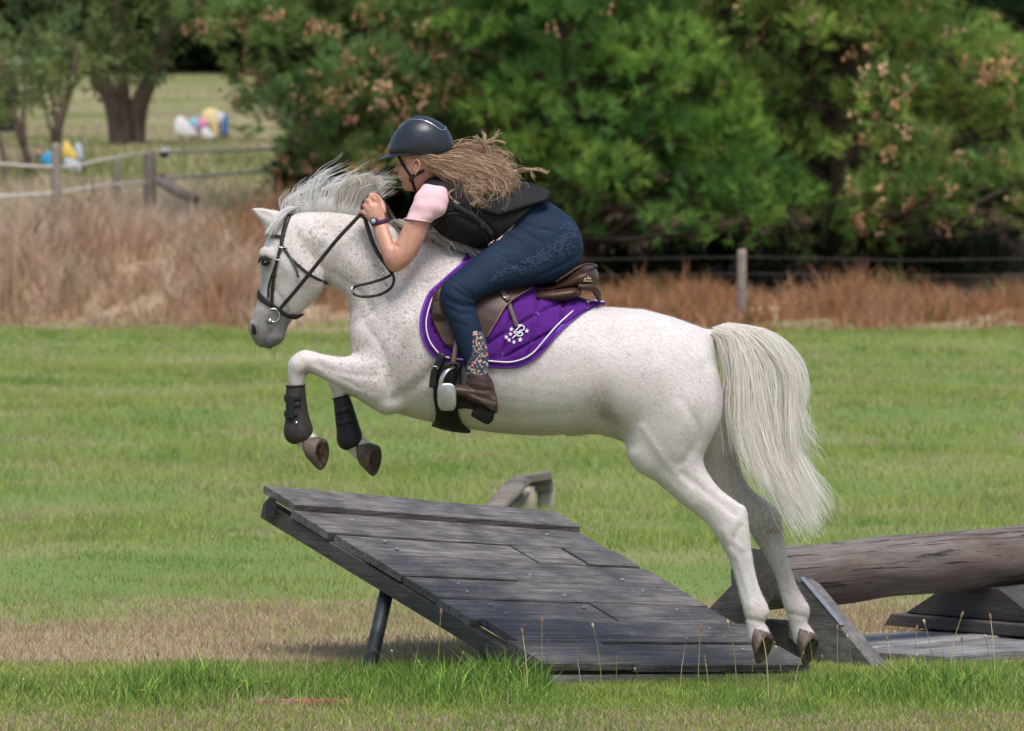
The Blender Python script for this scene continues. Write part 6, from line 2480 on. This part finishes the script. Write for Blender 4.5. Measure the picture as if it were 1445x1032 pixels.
for j in range(16):
    for i in (0, NB):
        Fb.append((i * 17 + j, i * 17 + j + 1, kb + i * 17 + j + 1, kb + i * 17 + j))
MB().add(Vb, Fb).obj('back_panel', VEST, RID, True)
for s in (-1, 1):
    patch([(612, 317), (632, 303), (650, 302), (672, 312), (684, 328), (690, 349), (672, 348), (650, 343), (631, 335)], 'side_panel', VEST, RID, .002, .006, VT, s, edge_mat=VEST2)
    strap([(640, 290), (660, 300), (682, 316), (694, 332)], 0.020, 0.006, 0.010, VT, s, res=14).obj('side_strap', VEST2, RID, True)
    p, n = snap(681, 315, .02, VT)
    if s > 0:
        p.y = -p.y
    mb = MB()
    mb.box(p, (.011, .004, .012))
    link('strap_buckle', evaluated(mb.mesh(), [('BEVEL', dict(width=.003, segments=2))]), RUBBER, RID)
# shirt tail showing between vest and breeches
MBs = MB()
MBs.loft([sec(714, 286, 686, 334, .128), sec(728, 290, 694, 342, .136), sec(742, 296, 704, 346, .138)], 28, 4)
MBs.obj('shirt_tail', simple('pink_print', (0.55, 0.36, 0.37), 0.85, 0.35, 120, 0.2, 0.001), RID, True)

# ---- breeches
NAVY = NT('navy_breeches')
_p = NAVY.pos()
_n = NAVY.noise(_p, 9, 4, 0.6)
_w = NAVY.noise(NAVY.map(_p, (1, 1, 3)), 300, 2)
NAVY.bsdf(NAVY.mix(NAVY.ramp(_n, [(0.3, 0.0), (0.7, 1.0)]), (0.0075, 0.017, 0.036), (0.012, 0.027, 0.054)), 0.7)
NAVY.b.inputs['Sheen Weight'].default_value = 0.0
NAVY.b.inputs['Specular IOR Level'].default_value = 0.15
NAVY.b.inputs['Sheen Roughness'].default_value = 0.4
NAVY.bump(NAVY.math('ADD', _n, NAVY.math('MULTIPLY', _w, 0.15)), 0.25, 0.006)
bb = MB()
bb.loft([sec(750, 280, 702, 330, .125), sec(770, 283, 708, 344, .138), sec(793, 297, 728, 362, .158), sec(813, 316, 765, 394, .165), sec(822, 338, 788, 396, .14), sec(823, 356, 803, 388, .08)], 36, 5)
for s in (-1, 1):
    def S(ax, ay, bx, by, w, Y):
        c, u, wv, p_, e_ = sec(ax, ay, bx, by, w, Y)
        return (Vector((c.x, -c.y if s > 0 else c.y, c.z)), u, wv, p_, e_)
    bb.loft([S(775, 290, 823, 350, .085, -.075), S(752, 300, 817, 379, .095, -.09), S(725, 320, 790, 398, .098, -.115), S(697, 342, 750, 402, .090, -.155), S(668, 364, 712, 410, .080, -.195), S(641, 386, 684, 420, .070, -.235), S(625, 400, 672, 427, .064, -.255),
             S(620, 418, 671, 434, .060, -.262), S(625, 436, 673, 442, .058, -.27), S(633, 455, 677, 455, .056, -.28), S(640, 474, 682, 472, .051, -.29), S(648, 494, 685.5, 490, .044, -.298), S(655, 511, 687, 510, .039, -.303), S(659, 530, 689, 533, .037, -.307)], 30, 4)
bst = [([Q(640, 404, 0), Q(655, 414, 0), Q(668, 420, 0)], .006, -.005, 0), ([Q(645, 398, 0), Q(668, 414, 0)], .006, -.004, 0), ([Q(632, 420, 0), Q(650, 428, 0), Q(668, 430, 0)], .005, -.004, 0),
       ([Q(650, 418, 0), Q(668, 424, 0)], .005, .004, 0), ([Q(640, 408, 0), Q(646, 430, 0), Q(660, 455, 0)], .0035, .002, 0), ([Q(720, 318, 0), Q(745, 330, 0), Q(765, 342, 0)], .010, -.004, 0),
       ([Q(715, 330, 0), Q(735, 342, 0)], .007, -.004, 0), ([Q(705, 345, 0), Q(725, 352, 0)], .006, -.003, 0), ([Q(775, 288, 0), Q(800, 305, 0), Q(812, 330, 0)], .003, -.002, 0),
       ([Q(735, 312, 0), Q(752, 320, 0), Q(775, 325, 0)], .007, -.004, 0), ([Q(700, 362, 0), Q(725, 372, 0), Q(748, 378, 0)], .007, -.003, 0), ([Q(690, 352, 0), Q(715, 362, 0)], .005, -.003, 0),
       ([Q(630, 410, 0), Q(640, 416, 0), Q(655, 424, 0)], .004, .004, 0), ([Q(634, 432, 0), Q(652, 440, 0), Q(668, 440, 0)], .005, -.003, 0), ([Q(640, 450, 0), Q(660, 458, 0)], .005, -.003, 0),
       ([Q(645, 385, 0), Q(690, 362, 0), Q(730, 340, 0)], .003, .002, -1), ([Q(760, 388, 0), Q(790, 375, 0), Q(815, 360, 0)], .006, -.004, 0)]
br_me = organic(bb, 0.006, 5, [(Q(760, 350, -.13), .10, 8), (Q(760, 350, .13), .10, 8)], bst)
bre = link('breeches', br_me, NAVY.m, RID)
BT = bvh_of(br_me)
for s in (-1, 1):
    patch([(700, 312), (710, 307), (724, 308), (728, 313), (719, 321), (712, 332), (703, 341), (696, 338)], 'floral_lining', FLORAL.m, bre, .002, .004, BT, s, n=40, rings=6)
    patch([(692, 318), (700, 313), (701, 322), (699, 338), (692, 346), (688, 338)], 'shirt_hem', SHIRT, bre, .006, .006, BT, s, n=40, rings=6)
# silicone grip pattern on seat and thigh: raised little scales
GRIP = simple('grip_print', (0.024, 0.038, 0.072), 0.5, 0.1, 60)
gr = random.Random(9)
for s in (-1, 1):
    gm = MB()
    for _ in range(420):
        t = gr.random()
        cx = np.interp(t, [0, .35, .7, 1], [812, 800, 760, 700]) + gr.uniform(-13, 9)
        cy = np.interp(t, [0, .35, .7, 1], [318, 345, 368, 392]) + gr.uniform(-14, 14) * (1 - 0.5 * t)
        p, n = snap(cx, cy, 0.0022, BT, s)
        if abs(n.y) < 0.25:
            continue
        rx, rz = gr.uniform(1.4, 2.6), gr.uniform(0.8, 1.5)
        a = gr.uniform(-0.6, 0.6)
        V = [p]
        for k in range(7):
            q = 2 * math.pi * k / 7
            dx, dy = rx * math.cos(q), rz * math.sin(q)
            V.append(snap(cx + dx * math.cos(a) - dy * math.sin(a), cy + dx * math.sin(a) + dy * math.cos(a), 0.0012, BT, s)[0])
        gm.add(V, [(0, k + 1, (k + 1) % 7 + 1) for k in range(7)])
    o = gm.obj('grip_scales', GRIP, bre, True)
    tag(o, kind='stuff')
    # floral lower leg panel
    def S2(ax, ay, bx, by, w, Y):
        c, u, wv, p_, e_ = sec(ax, ay, bx, by, w, Y)
        return (Vector((c.x, -c.y if s > 0 else c.y, c.z)), u, wv, p_, e_)
    mb = MB()
    mb.loft([S2(664, 466, 680, 468, .046, -.294), S2(660.5, 474, 683.5, 474, .0525, -.2925), S2(659.5, 490, 687.5, 488, .0475, -.2995), S2(656.5, 510, 689.3, 508, .0425, -.3045), S2(658.5, 531, 690.5, 535, .0395, -.3085)], 28, 5)
    mb.obj('floral_cuff', FLORAL.m, bre, True)

# ---- boots
BOOT = leather('brown_boot', (0.050, 0.028, 0.022), 0.42, 0.3)
SOLE_M = simple('boot_sole', (0.008, 0.0075, 0.0075), 0.8, 0.25, 50, 0.2, 0.001, Specular_IOR_Level=0.12)
for s in (-1, 1):
    def S3(ax, ay, bx, by, w, Y, p_=2.0):
        c, u, wv, _, e_ = sec(ax, ay, bx, by, w, Y)
        return (Vector((c.x, -c.y if s > 0 else c.y, c.z)), u, wv, p_, e_)
    mb = MB()
    mb.loft([S3(659.5, 524.5, 690, 530, .043, -.308), S3(659, 532, 695, 537, .045, -.310), S3(657, 543, 698, 548, .044, -.314), S3(656, 553, 701, 562, .043, -.318), S3(662, 562, 703, 574, .040, -.322), S3(676, 568, 702, 584, .036, -.325)], 28, 4)
    mb.loft([S3(702, 560, 699, 584, .032, -.325), S3(688, 551, 684, 579, .037, -.322), S3(672, 546, 668, 571, .038, -.322), S3(656, 544, 653, 563, .040, -.324), S3(643, 543, 643, 560, .038, -.326), S3(634, 546, 635, 558, .026, -.328), S3(630, 550, 631, 555, .012, -.328)], 24, 4)
    bm_ = organic(mb, 0.005, 4, [], [([Q(660, 540, 0), Q(675, 545, 0), Q(696, 546, 0)], .005, -.005, 0), ([Q(662, 549, 0), Q(685, 556, 0), Q(700, 562, 0)], .005, -.004, 0), ([Q(668, 536, 0), Q(690, 540, 0)], .004, .003, 0),
                                     ([Q(668, 556, 0), Q(690, 565, 0)], .006, .004, 0)])
    bo = link('boot', bm_, BOOT, RID) if s < 0 else None
    if s > 0:
        v = get_co(bm_)
        bo = link('boot', bm_, BOOT, RID)
    # sole and heel, turned so that the underside shows
    def P3(px, py, Y):
        q = Q(px, py, Y)
        return Vector((q.x, -q.y if s > 0 else q.y, q.z))
    def prism(outer, Y0, Y1, dx, dy, name, mat):
        n = len(outer)
        V = [P3(x, y, Y0) for x, y in outer] + [P3(x + dx, y + dy, Y1) for x, y in outer]
        F = [tuple(range(n)), tuple(range(2 * n - 1, n - 1, -1))] + [(k, k + n, (k + 1) % n + n, (k + 1) % n) for k in range(n)]
        me = evaluated(MB().add(V, F).mesh(), [('BEVEL', dict(width=.003, segments=2))])
        return link(name, me, mat, bo, True)
    prism([(642, 549), (652, 551), (664, 560), (679, 573), (672, 580), (663, 577), (654, 576), (646, 577), (641, 572)], -.345, -.285, 1.5, 0.5, 'sole', SOLE_M)
    prism([(679, 572), (698, 580), (695.5, 594), (689, 599.5), (682, 597.5), (664, 587), (666, 581.5)], -.352, -.288, 1, -2, 'heel', SOLE_M)
    strap([(660, 537), (657, 540), (654, 539)], 0.004, 0.003, 0.004, bvh_of(bm_), s, res=6).obj('pull_tab', simple('tan_tab', (0.3, 0.2, 0.1), 0.6), bo, True)

# ---------------------------------------------------------------- helmet
hel = empty('riding_helmet', Q(594, 215, 0.0), 'matt black riding helmet with peak on the rider head', 'helmet')
HELM = NT('helmet_shell')
_p = HELM.pos()
HELM.bsdf(HELM.mix(HELM.noise(_p, 20, 4), (0.012, 0.016, 0.023), (0.020, 0.025, 0.034)), HELM.ramp(HELM.noise(_p, 12, 4), [(0.3, 0.30), (0.7, 0.42)]))
HELM.bump(HELM.noise(_p, 700, 2), 0.1, 0.0004)
mb = MB()
mb.loft([sec(556, 220, 638, 219, .090, 0, 2.1), sec(547, 214, 640.5, 213, .100, 0, 2.1), sec(549, 205, 640, 203, .104), sec(553, 194, 636.5, 191, .101), sec(559.5, 184, 630, 180.5, .091), sec(569, 174.5, 620, 172, .071), sec(580, 168, 609, 167, .044), sec(590, 164.5, 601, 164.5, .016)], 48, 5)
hel_me = organic(mb, 0.005, 8)
link('shell', hel_me, HELM.m, hel)
HT = bvh_of(hel_me)
# raised central blade; bright steel line stands for the highlight along its edge
for s in (-1, 1):
    strap([(560, 178), (572, 171), (585, 169), (597, 170), (609, 175), (618, 181), (624, 184), (629, 182), (629, 178)], 0.0045, 0.004, 0.001, HT, s, res=50).obj('highlight_line', STEEL, hel, True)
blade = MB()
blade.loft([sec(562, 182, 576, 186, .018), sec(574, 170, 582, 184, .034), sec(592, 163.4, 594, 182, .044), sec(610, 167, 604, 184, .038), sec(624, 177, 614, 186, .026), sec(631, 184, 622, 190, .012)], 24, 5)
blade.obj('centre_blade', HELM.m, hel, True)
# peak
pk_ = MB()
Vp, Fp = [], []
NP_ = 20
for s_ in (0, 1):
    for i in range(NP_ + 1):
        a = -1.25 + 2.5 * i / NP_
        for r in range(6):
            f = r / 5
            ex = 0.040 * math.cos(a) ** 0.6 if abs(a) < 1.5 else 0
            bx = Q(594, 218, 0).x - 0.124 * math.cos(a)
            p = Vector((bx - ex * f * 1.05, 0.098 * math.sin(a) * (1 - 0.05 * f), Q(594, 218.0, 0).z + 0.004 - 0.026 * f * math.cos(a) ** 2 - 0.0035 * s_ - 0.004 * (1 - math.cos(a))))
            Vp.append(p)
kp = (NP_ + 1) * 6
for s_ in (0, 1):
    for i in range(NP_):
        for r in range(5):
            a = s_ * kp + i * 6 + r
            Fp.append((a, a + 1, a + 7, a + 6) if s_ == 0 else (a, a + 6, a + 7, a + 1))
for i in range(NP_):
    Fp.append((i * 6 + 5, (i + 1) * 6 + 5, kp + (i + 1) * 6 + 5, kp + i * 6 + 5))
    Fp.append((i * 6, (i + 1) * 6, kp + (i + 1) * 6, kp + i * 6))
for i in (0, NP_):
    for r in range(5):
        Fp.append((i * 6 + r, i * 6 + r + 1, kp + i * 6 + r + 1, kp + i * 6 + r))
pk_.add(Vp, Fp).obj('peak', HELM.m, hel, True)
WEB = simple('chin_strap_web', (0.012, 0.012, 0.013), 0.75, 0.2, 80)
for s in (-1, 1):
    strap([(563, 220), (568, 230), (574, 240), (579, 247), (583, 259), (587, 271)], 0.011, 0.004, 0.004, SKIN_T, s, res=26).obj('chin_strap', WEB, hel, True)
    strap([(599, 240), (593, 243), (587, 246), (580, 250)], 0.012, 0.004, 0.006, SKIN_T, s, res=14).obj('chin_strap', WEB, hel, True)
    p, n = snap(581, 252, .008, SKIN_T)
    if s > 0:
        p.y = -p.y
    mb = MB()
    mb.box(p, (.009, .004, .012))
    link('buckle', evaluated(mb.mesh(), [('BEVEL', dict(width=.003, segments=2))]), RUBBER, hel)
for px, py in ((562, 212), (631, 211)):
    p, n = snap(px, py, 0.0005, HT)
    MB().tube([p, p + n * 0.001], .003, 8).obj('rivet', BLACK_R if False else RUBBER, hel, True)

# ---------------------------------------------------------------- hair
HAIRB = hair_mat('blonde_hair', 0.4, 0.35)
HC = ((0.46, 0.30, 0.185), (0.34, 0.21, 0.13), (0.58, 0.41, 0.27), (0.22, 0.132, 0.08), (0.72, 0.55, 0.39))
hz = np.random.RandomState(31)


def HG(pts, y):
    return [Q(p[0], p[1], yy) for p, yy in zip(pts, np.linspace(y[0], y[1], len(pts)))]


# flat hair from the temple to the nape
mA = strands([HG([(574, 220), (584, 222), (598, 226), (612, 236)], (-.070, -.085)), HG([(584, 218), (600, 220), (615, 226), (630, 236)], (-.085, -.092)), HG([(600, 217), (616, 220), (630, 228), (645, 240)], (-.09, -.085))],
             420, hz, 10, 0.0011, 0.6, 10, 0.003, 0.001, 0.1, HC, 0.2)
# main body of hair streaming back
main = [HG([(604, 234), (622, 243), (642, 254), (656, 264), (652, 276)], (-.085, -.15)),
        HG([(606, 232), (630, 239), (654, 249), (674, 262), (670, 278), (662, 288)], (-.09, -.165)),
        HG([(612, 226), (636, 232), (664, 240), (690, 254), (696, 270), (690, 288)], (-.09, -.15)),
        HG([(620, 222), (646, 224), (674, 232), (704, 246), (716, 262), (706, 282)], (-.07, -.12)),
        HG([(626, 217), (652, 216), (680, 224), (708, 236), (720, 250), (712, 272)], (-.04, -.08)),
        HG([(628, 215), (656, 210), (684, 218), (704, 230), (716, 244)], (0, -.03)),
        HG([(626, 216), (654, 210), (680, 218), (702, 232), (712, 250)], (.05, .04)),
        HG([(620, 222), (646, 224), (674, 236), (700, 254), (706, 276)], (.08, .12))]
mB = strands(main, 1500, hz, 22, 0.0009, 0.4, 22, 0.013, 0.022, 0.075, HC, 0.5)
mB2 = strands(main, 900, hz, 18, 0.0006, 0.4, 0, 0.028, 0.012, 0.10, HC, 0.5)
# flying locks
locks = []
for pts, y, n_, r_ in (([(690, 232), (688, 218), (682, 205), (672, 196), (668, 193)], (-.06, -.06), 70, .0011), ([(692, 230), (692, 212), (684, 200), (683, 190), (680, 184)], (-.03, -.02), 70, .0011),
                       ([(684, 204), (692, 197), (700, 192), (706, 182)], (-.03, -.02), 45, .001), ([(686, 202), (698, 200), (708, 201), (712, 205)], (-.04, -.03), 30, .0009),
                       ([(700, 240), (720, 243), (738, 238), (754, 240), (768, 242), (776, 243)], (-.05, -.05), 90, .0011), ([(714, 246), (734, 241), (748, 240), (752, 248), (757, 253)], (-.05, -.06), 45, .0009),
                       ([(700, 236), (712, 216), (722, 220), (730, 236)], (-.02, 0), 14, .0006), ([(640, 214), (646, 204), (652, 200), (655, 206)], (-.02, -.01), 14, .0006), ([(696, 214), (706, 212), (714, 218), (714, 230)], (0, 0), 16, .0006),
                       ([(672, 262), (680, 270), (672, 284), (664, 290)], (-.16, -.175), 60, .0011), ([(690, 262), (696, 272), (690, 282), (686, 292)], (-.14, -.16), 50, .001),
                       ([(706, 262), (712, 268), (706, 280), (698, 284)], (-.12, -.14), 50, .001), ([(640, 266), (634, 274), (640, 282), (645, 287)], (-.15, -.17), 40, .001)):
    g = HG(pts, y)
    g2 = [p + Vector((hz.uniform(-.006, .006), .012, hz.uniform(-.006, .006))) for p in g]
    locks.append(strands([g, g2], int(n_ * 0.7), hz, 20, r_ * 1.1, 0.35, 3, 0.0026, 0.004, 0.06, HC[2:] + HC[:1], 0.45))
bm = bmesh.new()
for q in [mA, mB, mB2] + locks:
    bm.from_mesh(q)
bm.to_mesh(mA)
bm.free()
link('hair', mA, HAIRB, RID)

# ---------------------------------------------------------------- wristwatch
wat = empty('wristwatch', Q(536, 315, -.15), 'purple wristwatch on the rider wrist', 'watch')
WP = simple('purple_resin', (0.085, 0.030, 0.075), 0.35, 0.15, 60)
mb = MB()
c0 = Q(536.2, 313.5, -.150)
ax1 = (Q(547, 311, -.150) - Q(525.5, 317.5, -.150)) / 2 * 1.06
ax2 = Vector((0, .0305, 0))
mb.tube([c0 + ax1 * math.cos(a) + ax2 * math.sin(a) for a in np.linspace(0, 2 * math.pi, 41)], .0085, 8, cap=False, flat=0.35, side=lambda i, m: ax1 * math.cos(2 * math.pi * i / 40) / ax1.length ** 2 + ax2 * math.sin(2 * math.pi * i / 40) / ax2.length ** 2)
mb.obj('band', WP, wat, True)
n_ = Vector((-0.45, -0.86, 0.1)).normalized()
fc = Q(527.5, 312.5, -.176)
mb = MB()
mb.tube([fc - n_ * .012, fc, fc + n_ * .0045], [.0165, .0165, .0145], 20)
case = mb.obj('case', WP, wat, True)
mb = MB()
mb.tube([fc + n_ * .0042, fc + n_ * .0056], [.0098, .0095], 18)
mb.obj('display', simple('watch_glass', (0.36, 0.46, 0.52), 0.12, 0.1, 60, 0.0), case, True)
# ================================================================== SMALL THINGS IN THE FOREGROUND
STEM_G = simple('stem_green', (0.20, 0.25, 0.08), 0.8, 0.2, 60)
STEM_D = simple('stem_straw', (0.48, 0.40, 0.22), 0.8, 0.2, 60)
HEAD_B = simple('seed_head_brown', (0.27, 0.16, 0.095), 0.9, 0.3, 200, 0.4, 0.002)
HEAD_T = simple('seed_head_tan', (0.55, 0.41, 0.27), 0.9, 0.3, 200, 0.4, 0.002)
protos = []
pr = random.Random(12)
for k in range(6):
    L = 1.0
    bend = pr.uniform(-0.16, 0.16)
    mb = MB()
    top = Vector((bend, pr.uniform(-.05, .05), L))
    mb.tube([Vector((0, 0, -0.03)), Vector((bend * 0.15, 0, L * 0.4)), Vector((bend * 0.5, 0, L * 0.75)), top], [.0065, .006, .005, .004], 5, res=9)
    stem = mb.mesh('stem')
    stem.materials.append(STEM_D if k % 3 == 2 else STEM_G)
    mb = MB()
    d = Vector((bend * 0.4, 0, 0.2)).normalized()
    hl = pr.uniform(0.05, 0.11)
    mb.tube([top - d * 0.01, top + d * hl * 0.3, top + d * hl * 0.7, top + d * hl], [.006, .016, .015, .005], 7, res=7)
    head = mb.mesh('seed_head')
    head.materials.append(HEAD_T if k in (1, 4) else HEAD_B)
    protos.append((stem, head))


def stem_at(px, py_top, d, k):
    """a flowering grass stem whose head shows at (px, py_top)"""
    p = Q(px, py_top, d - 22.0)
    gz = 0.0
    h = max(0.05, p.z - gz)
    bend = protos[k][1].vertices[0].co.x
    r = empty('grass_stem', (p.x - 0.0, p.y, gz), 'thin flowering grass stem with a small seed head in the foreground', 'grass stem', 'flowering stems in the foreground grass')
    a = pr.uniform(-0.6, 0.6)
    for nm, me in (('stem', protos[k][0]), ('seed_head', protos[k][1])):
        o = bpy.data.objects.new(nm, me)
        COL.objects.link(o)
        o.parent = r
        o.rotation_euler = (0, 0, a)
        o.scale = (min(h, 0.32) * 0.9 + 0.08, 0.25, h) if nm == 'stem' else (min(h, 0.32) * 0.9 + 0.08, 0.25, h)
    return r


spots = [(765, 880, 21.6), (849, 885, 21.8), (745, 895, 21.5), (985, 890, 21.5), (1040, 880, 21.7), (960, 905, 21.9), (1182, 890, 21.6), (1150, 895, 21.7), (1085, 900, 21.4), (618, 868, 21.8),
         (562, 920, 21.5), (430, 905, 21.9), (402, 908, 21.8), (390, 918, 21.7), (370, 915, 21.9), (350, 925, 21.6), (330, 940, 21.5), (215, 925, 21.8), (205, 930, 21.6), (228, 918, 21.9), (187, 926, 21.7), (165, 945, 21.4),
         (95, 965, 21.2), (30, 950, 21.5), (18, 945, 21.4), (42, 960, 21.1), (60, 990, 20.9), (235, 990, 20.9), (255, 985, 20.8), (270, 1000, 20.7), (445, 985, 20.9), (470, 975, 21.1), (500, 950, 21.4),
         (585, 960, 21.3), (600, 935, 21.6), (640, 925, 21.5), (690, 955, 21.3), (730, 950, 21.4), (1000, 930, 21.6), (1060, 935, 21.5), (1105, 915, 21.6), (1120, 925, 21.4), (1160, 930, 21.3), (1205, 900, 21.8),
         (1260, 905, 21.7), (1290, 890, 21.8), (1318, 880, 21.8), (1340, 872, 21.9), (1358, 905, 21.6), (1400, 900, 21.8), (1405, 875, 21.9), (1240, 950, 21.3), (1180, 960, 21.2), (1090, 965, 21.2), (870, 930, 21.8), (905, 945, 21.6),
         (820, 935, 21.7), (540, 975, 21.0), (385, 980, 20.9), (1430, 930, 21.5), (1375, 945, 21.3)]
for i, (px, py, d) in enumerate(spots):
    stem_at(px, py, d, i % 6)

# yellow flowers
YEL = simple('yellow_petal', (0.80, 0.50, 0.03), 0.6, 0.1, 80)
for (px, py, d, lab) in ((860, 1009, 20.85, 'yellow flower low in the grass near the bottom centre'), (943, 980, 21.2, 'yellow flower in the grass below the sill of the ramp'), (896, 1001, 20.9, 'small yellow flower just right of the lowest bloom'),
                         (375, 963, 21.3, 'yellow flower among stems left of the rusty bar'), (343, 962, 21.35, 'tiny yellow flower at the left of the flower pair'), (285, 943, 21.5, 'yellow flower at the top of the left grass clump'), (200, 975, 21.2, 'yellow flower low in the left grass clump')):
    c = Q(px, py, d - 22)
    t = empty('yellow_flower', (c.x, c.y, 0), lab, 'flower', 'yellow flowers in the foreground grass')
    mb = MB()
    mb.tube([Vector((c.x, c.y, -0.01)), Vector((c.x + .004, c.y, c.z * 0.6)), c], .0014, 5, res=6)
    mb.obj('stem', STEM_G, t, True)
    for k in range(5):
        a = 2 * math.pi * k / 5 + 0.3
        u = Vector((math.cos(a), math.sin(a) * 0.8, 0.35))
        w = Vector((-math.sin(a), math.cos(a), 0)) * 0.0052
        MB().add([c, c + u * .006 + w, c + u * .0125, c + u * .006 - w, c + u * .006 - Vector((0, 0, .002))], [(0, 1, 2, 3), (0, 4, 1), (1, 4, 2), (2, 4, 3), (3, 4, 0)]).obj('petal', YEL, t, True)

# rusty toothed bar lying in the grass
RUST = NT('rust_red')
_p = RUST.pos()
_n = RUST.noise(_p, 40, 5, 0.65)
RUST.bsdf(RUST.mix(RUST.ramp(_n, [(0.3, 0.0), (0.7, 1.0)]), (0.20, 0.075, 0.045), (0.42, 0.17, 0.11)), 0.85)
RUST.bump(_n, 0.6, 0.004)
DROP = -0.72
bar = empty('rusty_bar', Q(440, 1000, DROP), 'rusty red metal bar half hidden in the foreground grass at left', 'metal bar')
mb = MB()
a, b = Q(362, 994, DROP), Q(498, 992, DROP)
m_ = (a + b) / 2
mb.box(m_, ((b - a).length / 2, .012, .014))
link('bar', evaluated(mb.mesh(), [('BEVEL', dict(width=.003, segments=2))]), RUST.m, bar)
for k in range(9):
    f = (k + 0.5) / 9
    q = a.lerp(b, f)
    mb = MB()
    mb.box(q + Vector((0, -.010, -.004)), (.010, .008, .024), Matrix.Rotation(0.2 * math.sin(k * 2.3), 3, 'Y'))
    link('tooth', evaluated(mb.mesh(), [('BEVEL', dict(width=.002, segments=1))]), RUST.m, bar)

# a tuft of bleached straw caught on the bar
rs = np.random.RandomState(3)
n = 70
c = Q(385, 985, DROP - 0.02)
x = c.x + rs.normal(size=n) * 0.035
y = np.full(n, c.y) + rs.normal(size=n) * 0.02
blades('straw_tuft', x, y, 0.03 + 0.06 * rs.rand(n), np.full(n, 0.0025), 1.6, np.array([0.62, 0.55, 0.46]) * rs.uniform(0.7, 1.15, n)[:, None], rs, 2, z=np.zeros(n),
       label='bleached straw caught on the rusty bar', cat='straw')
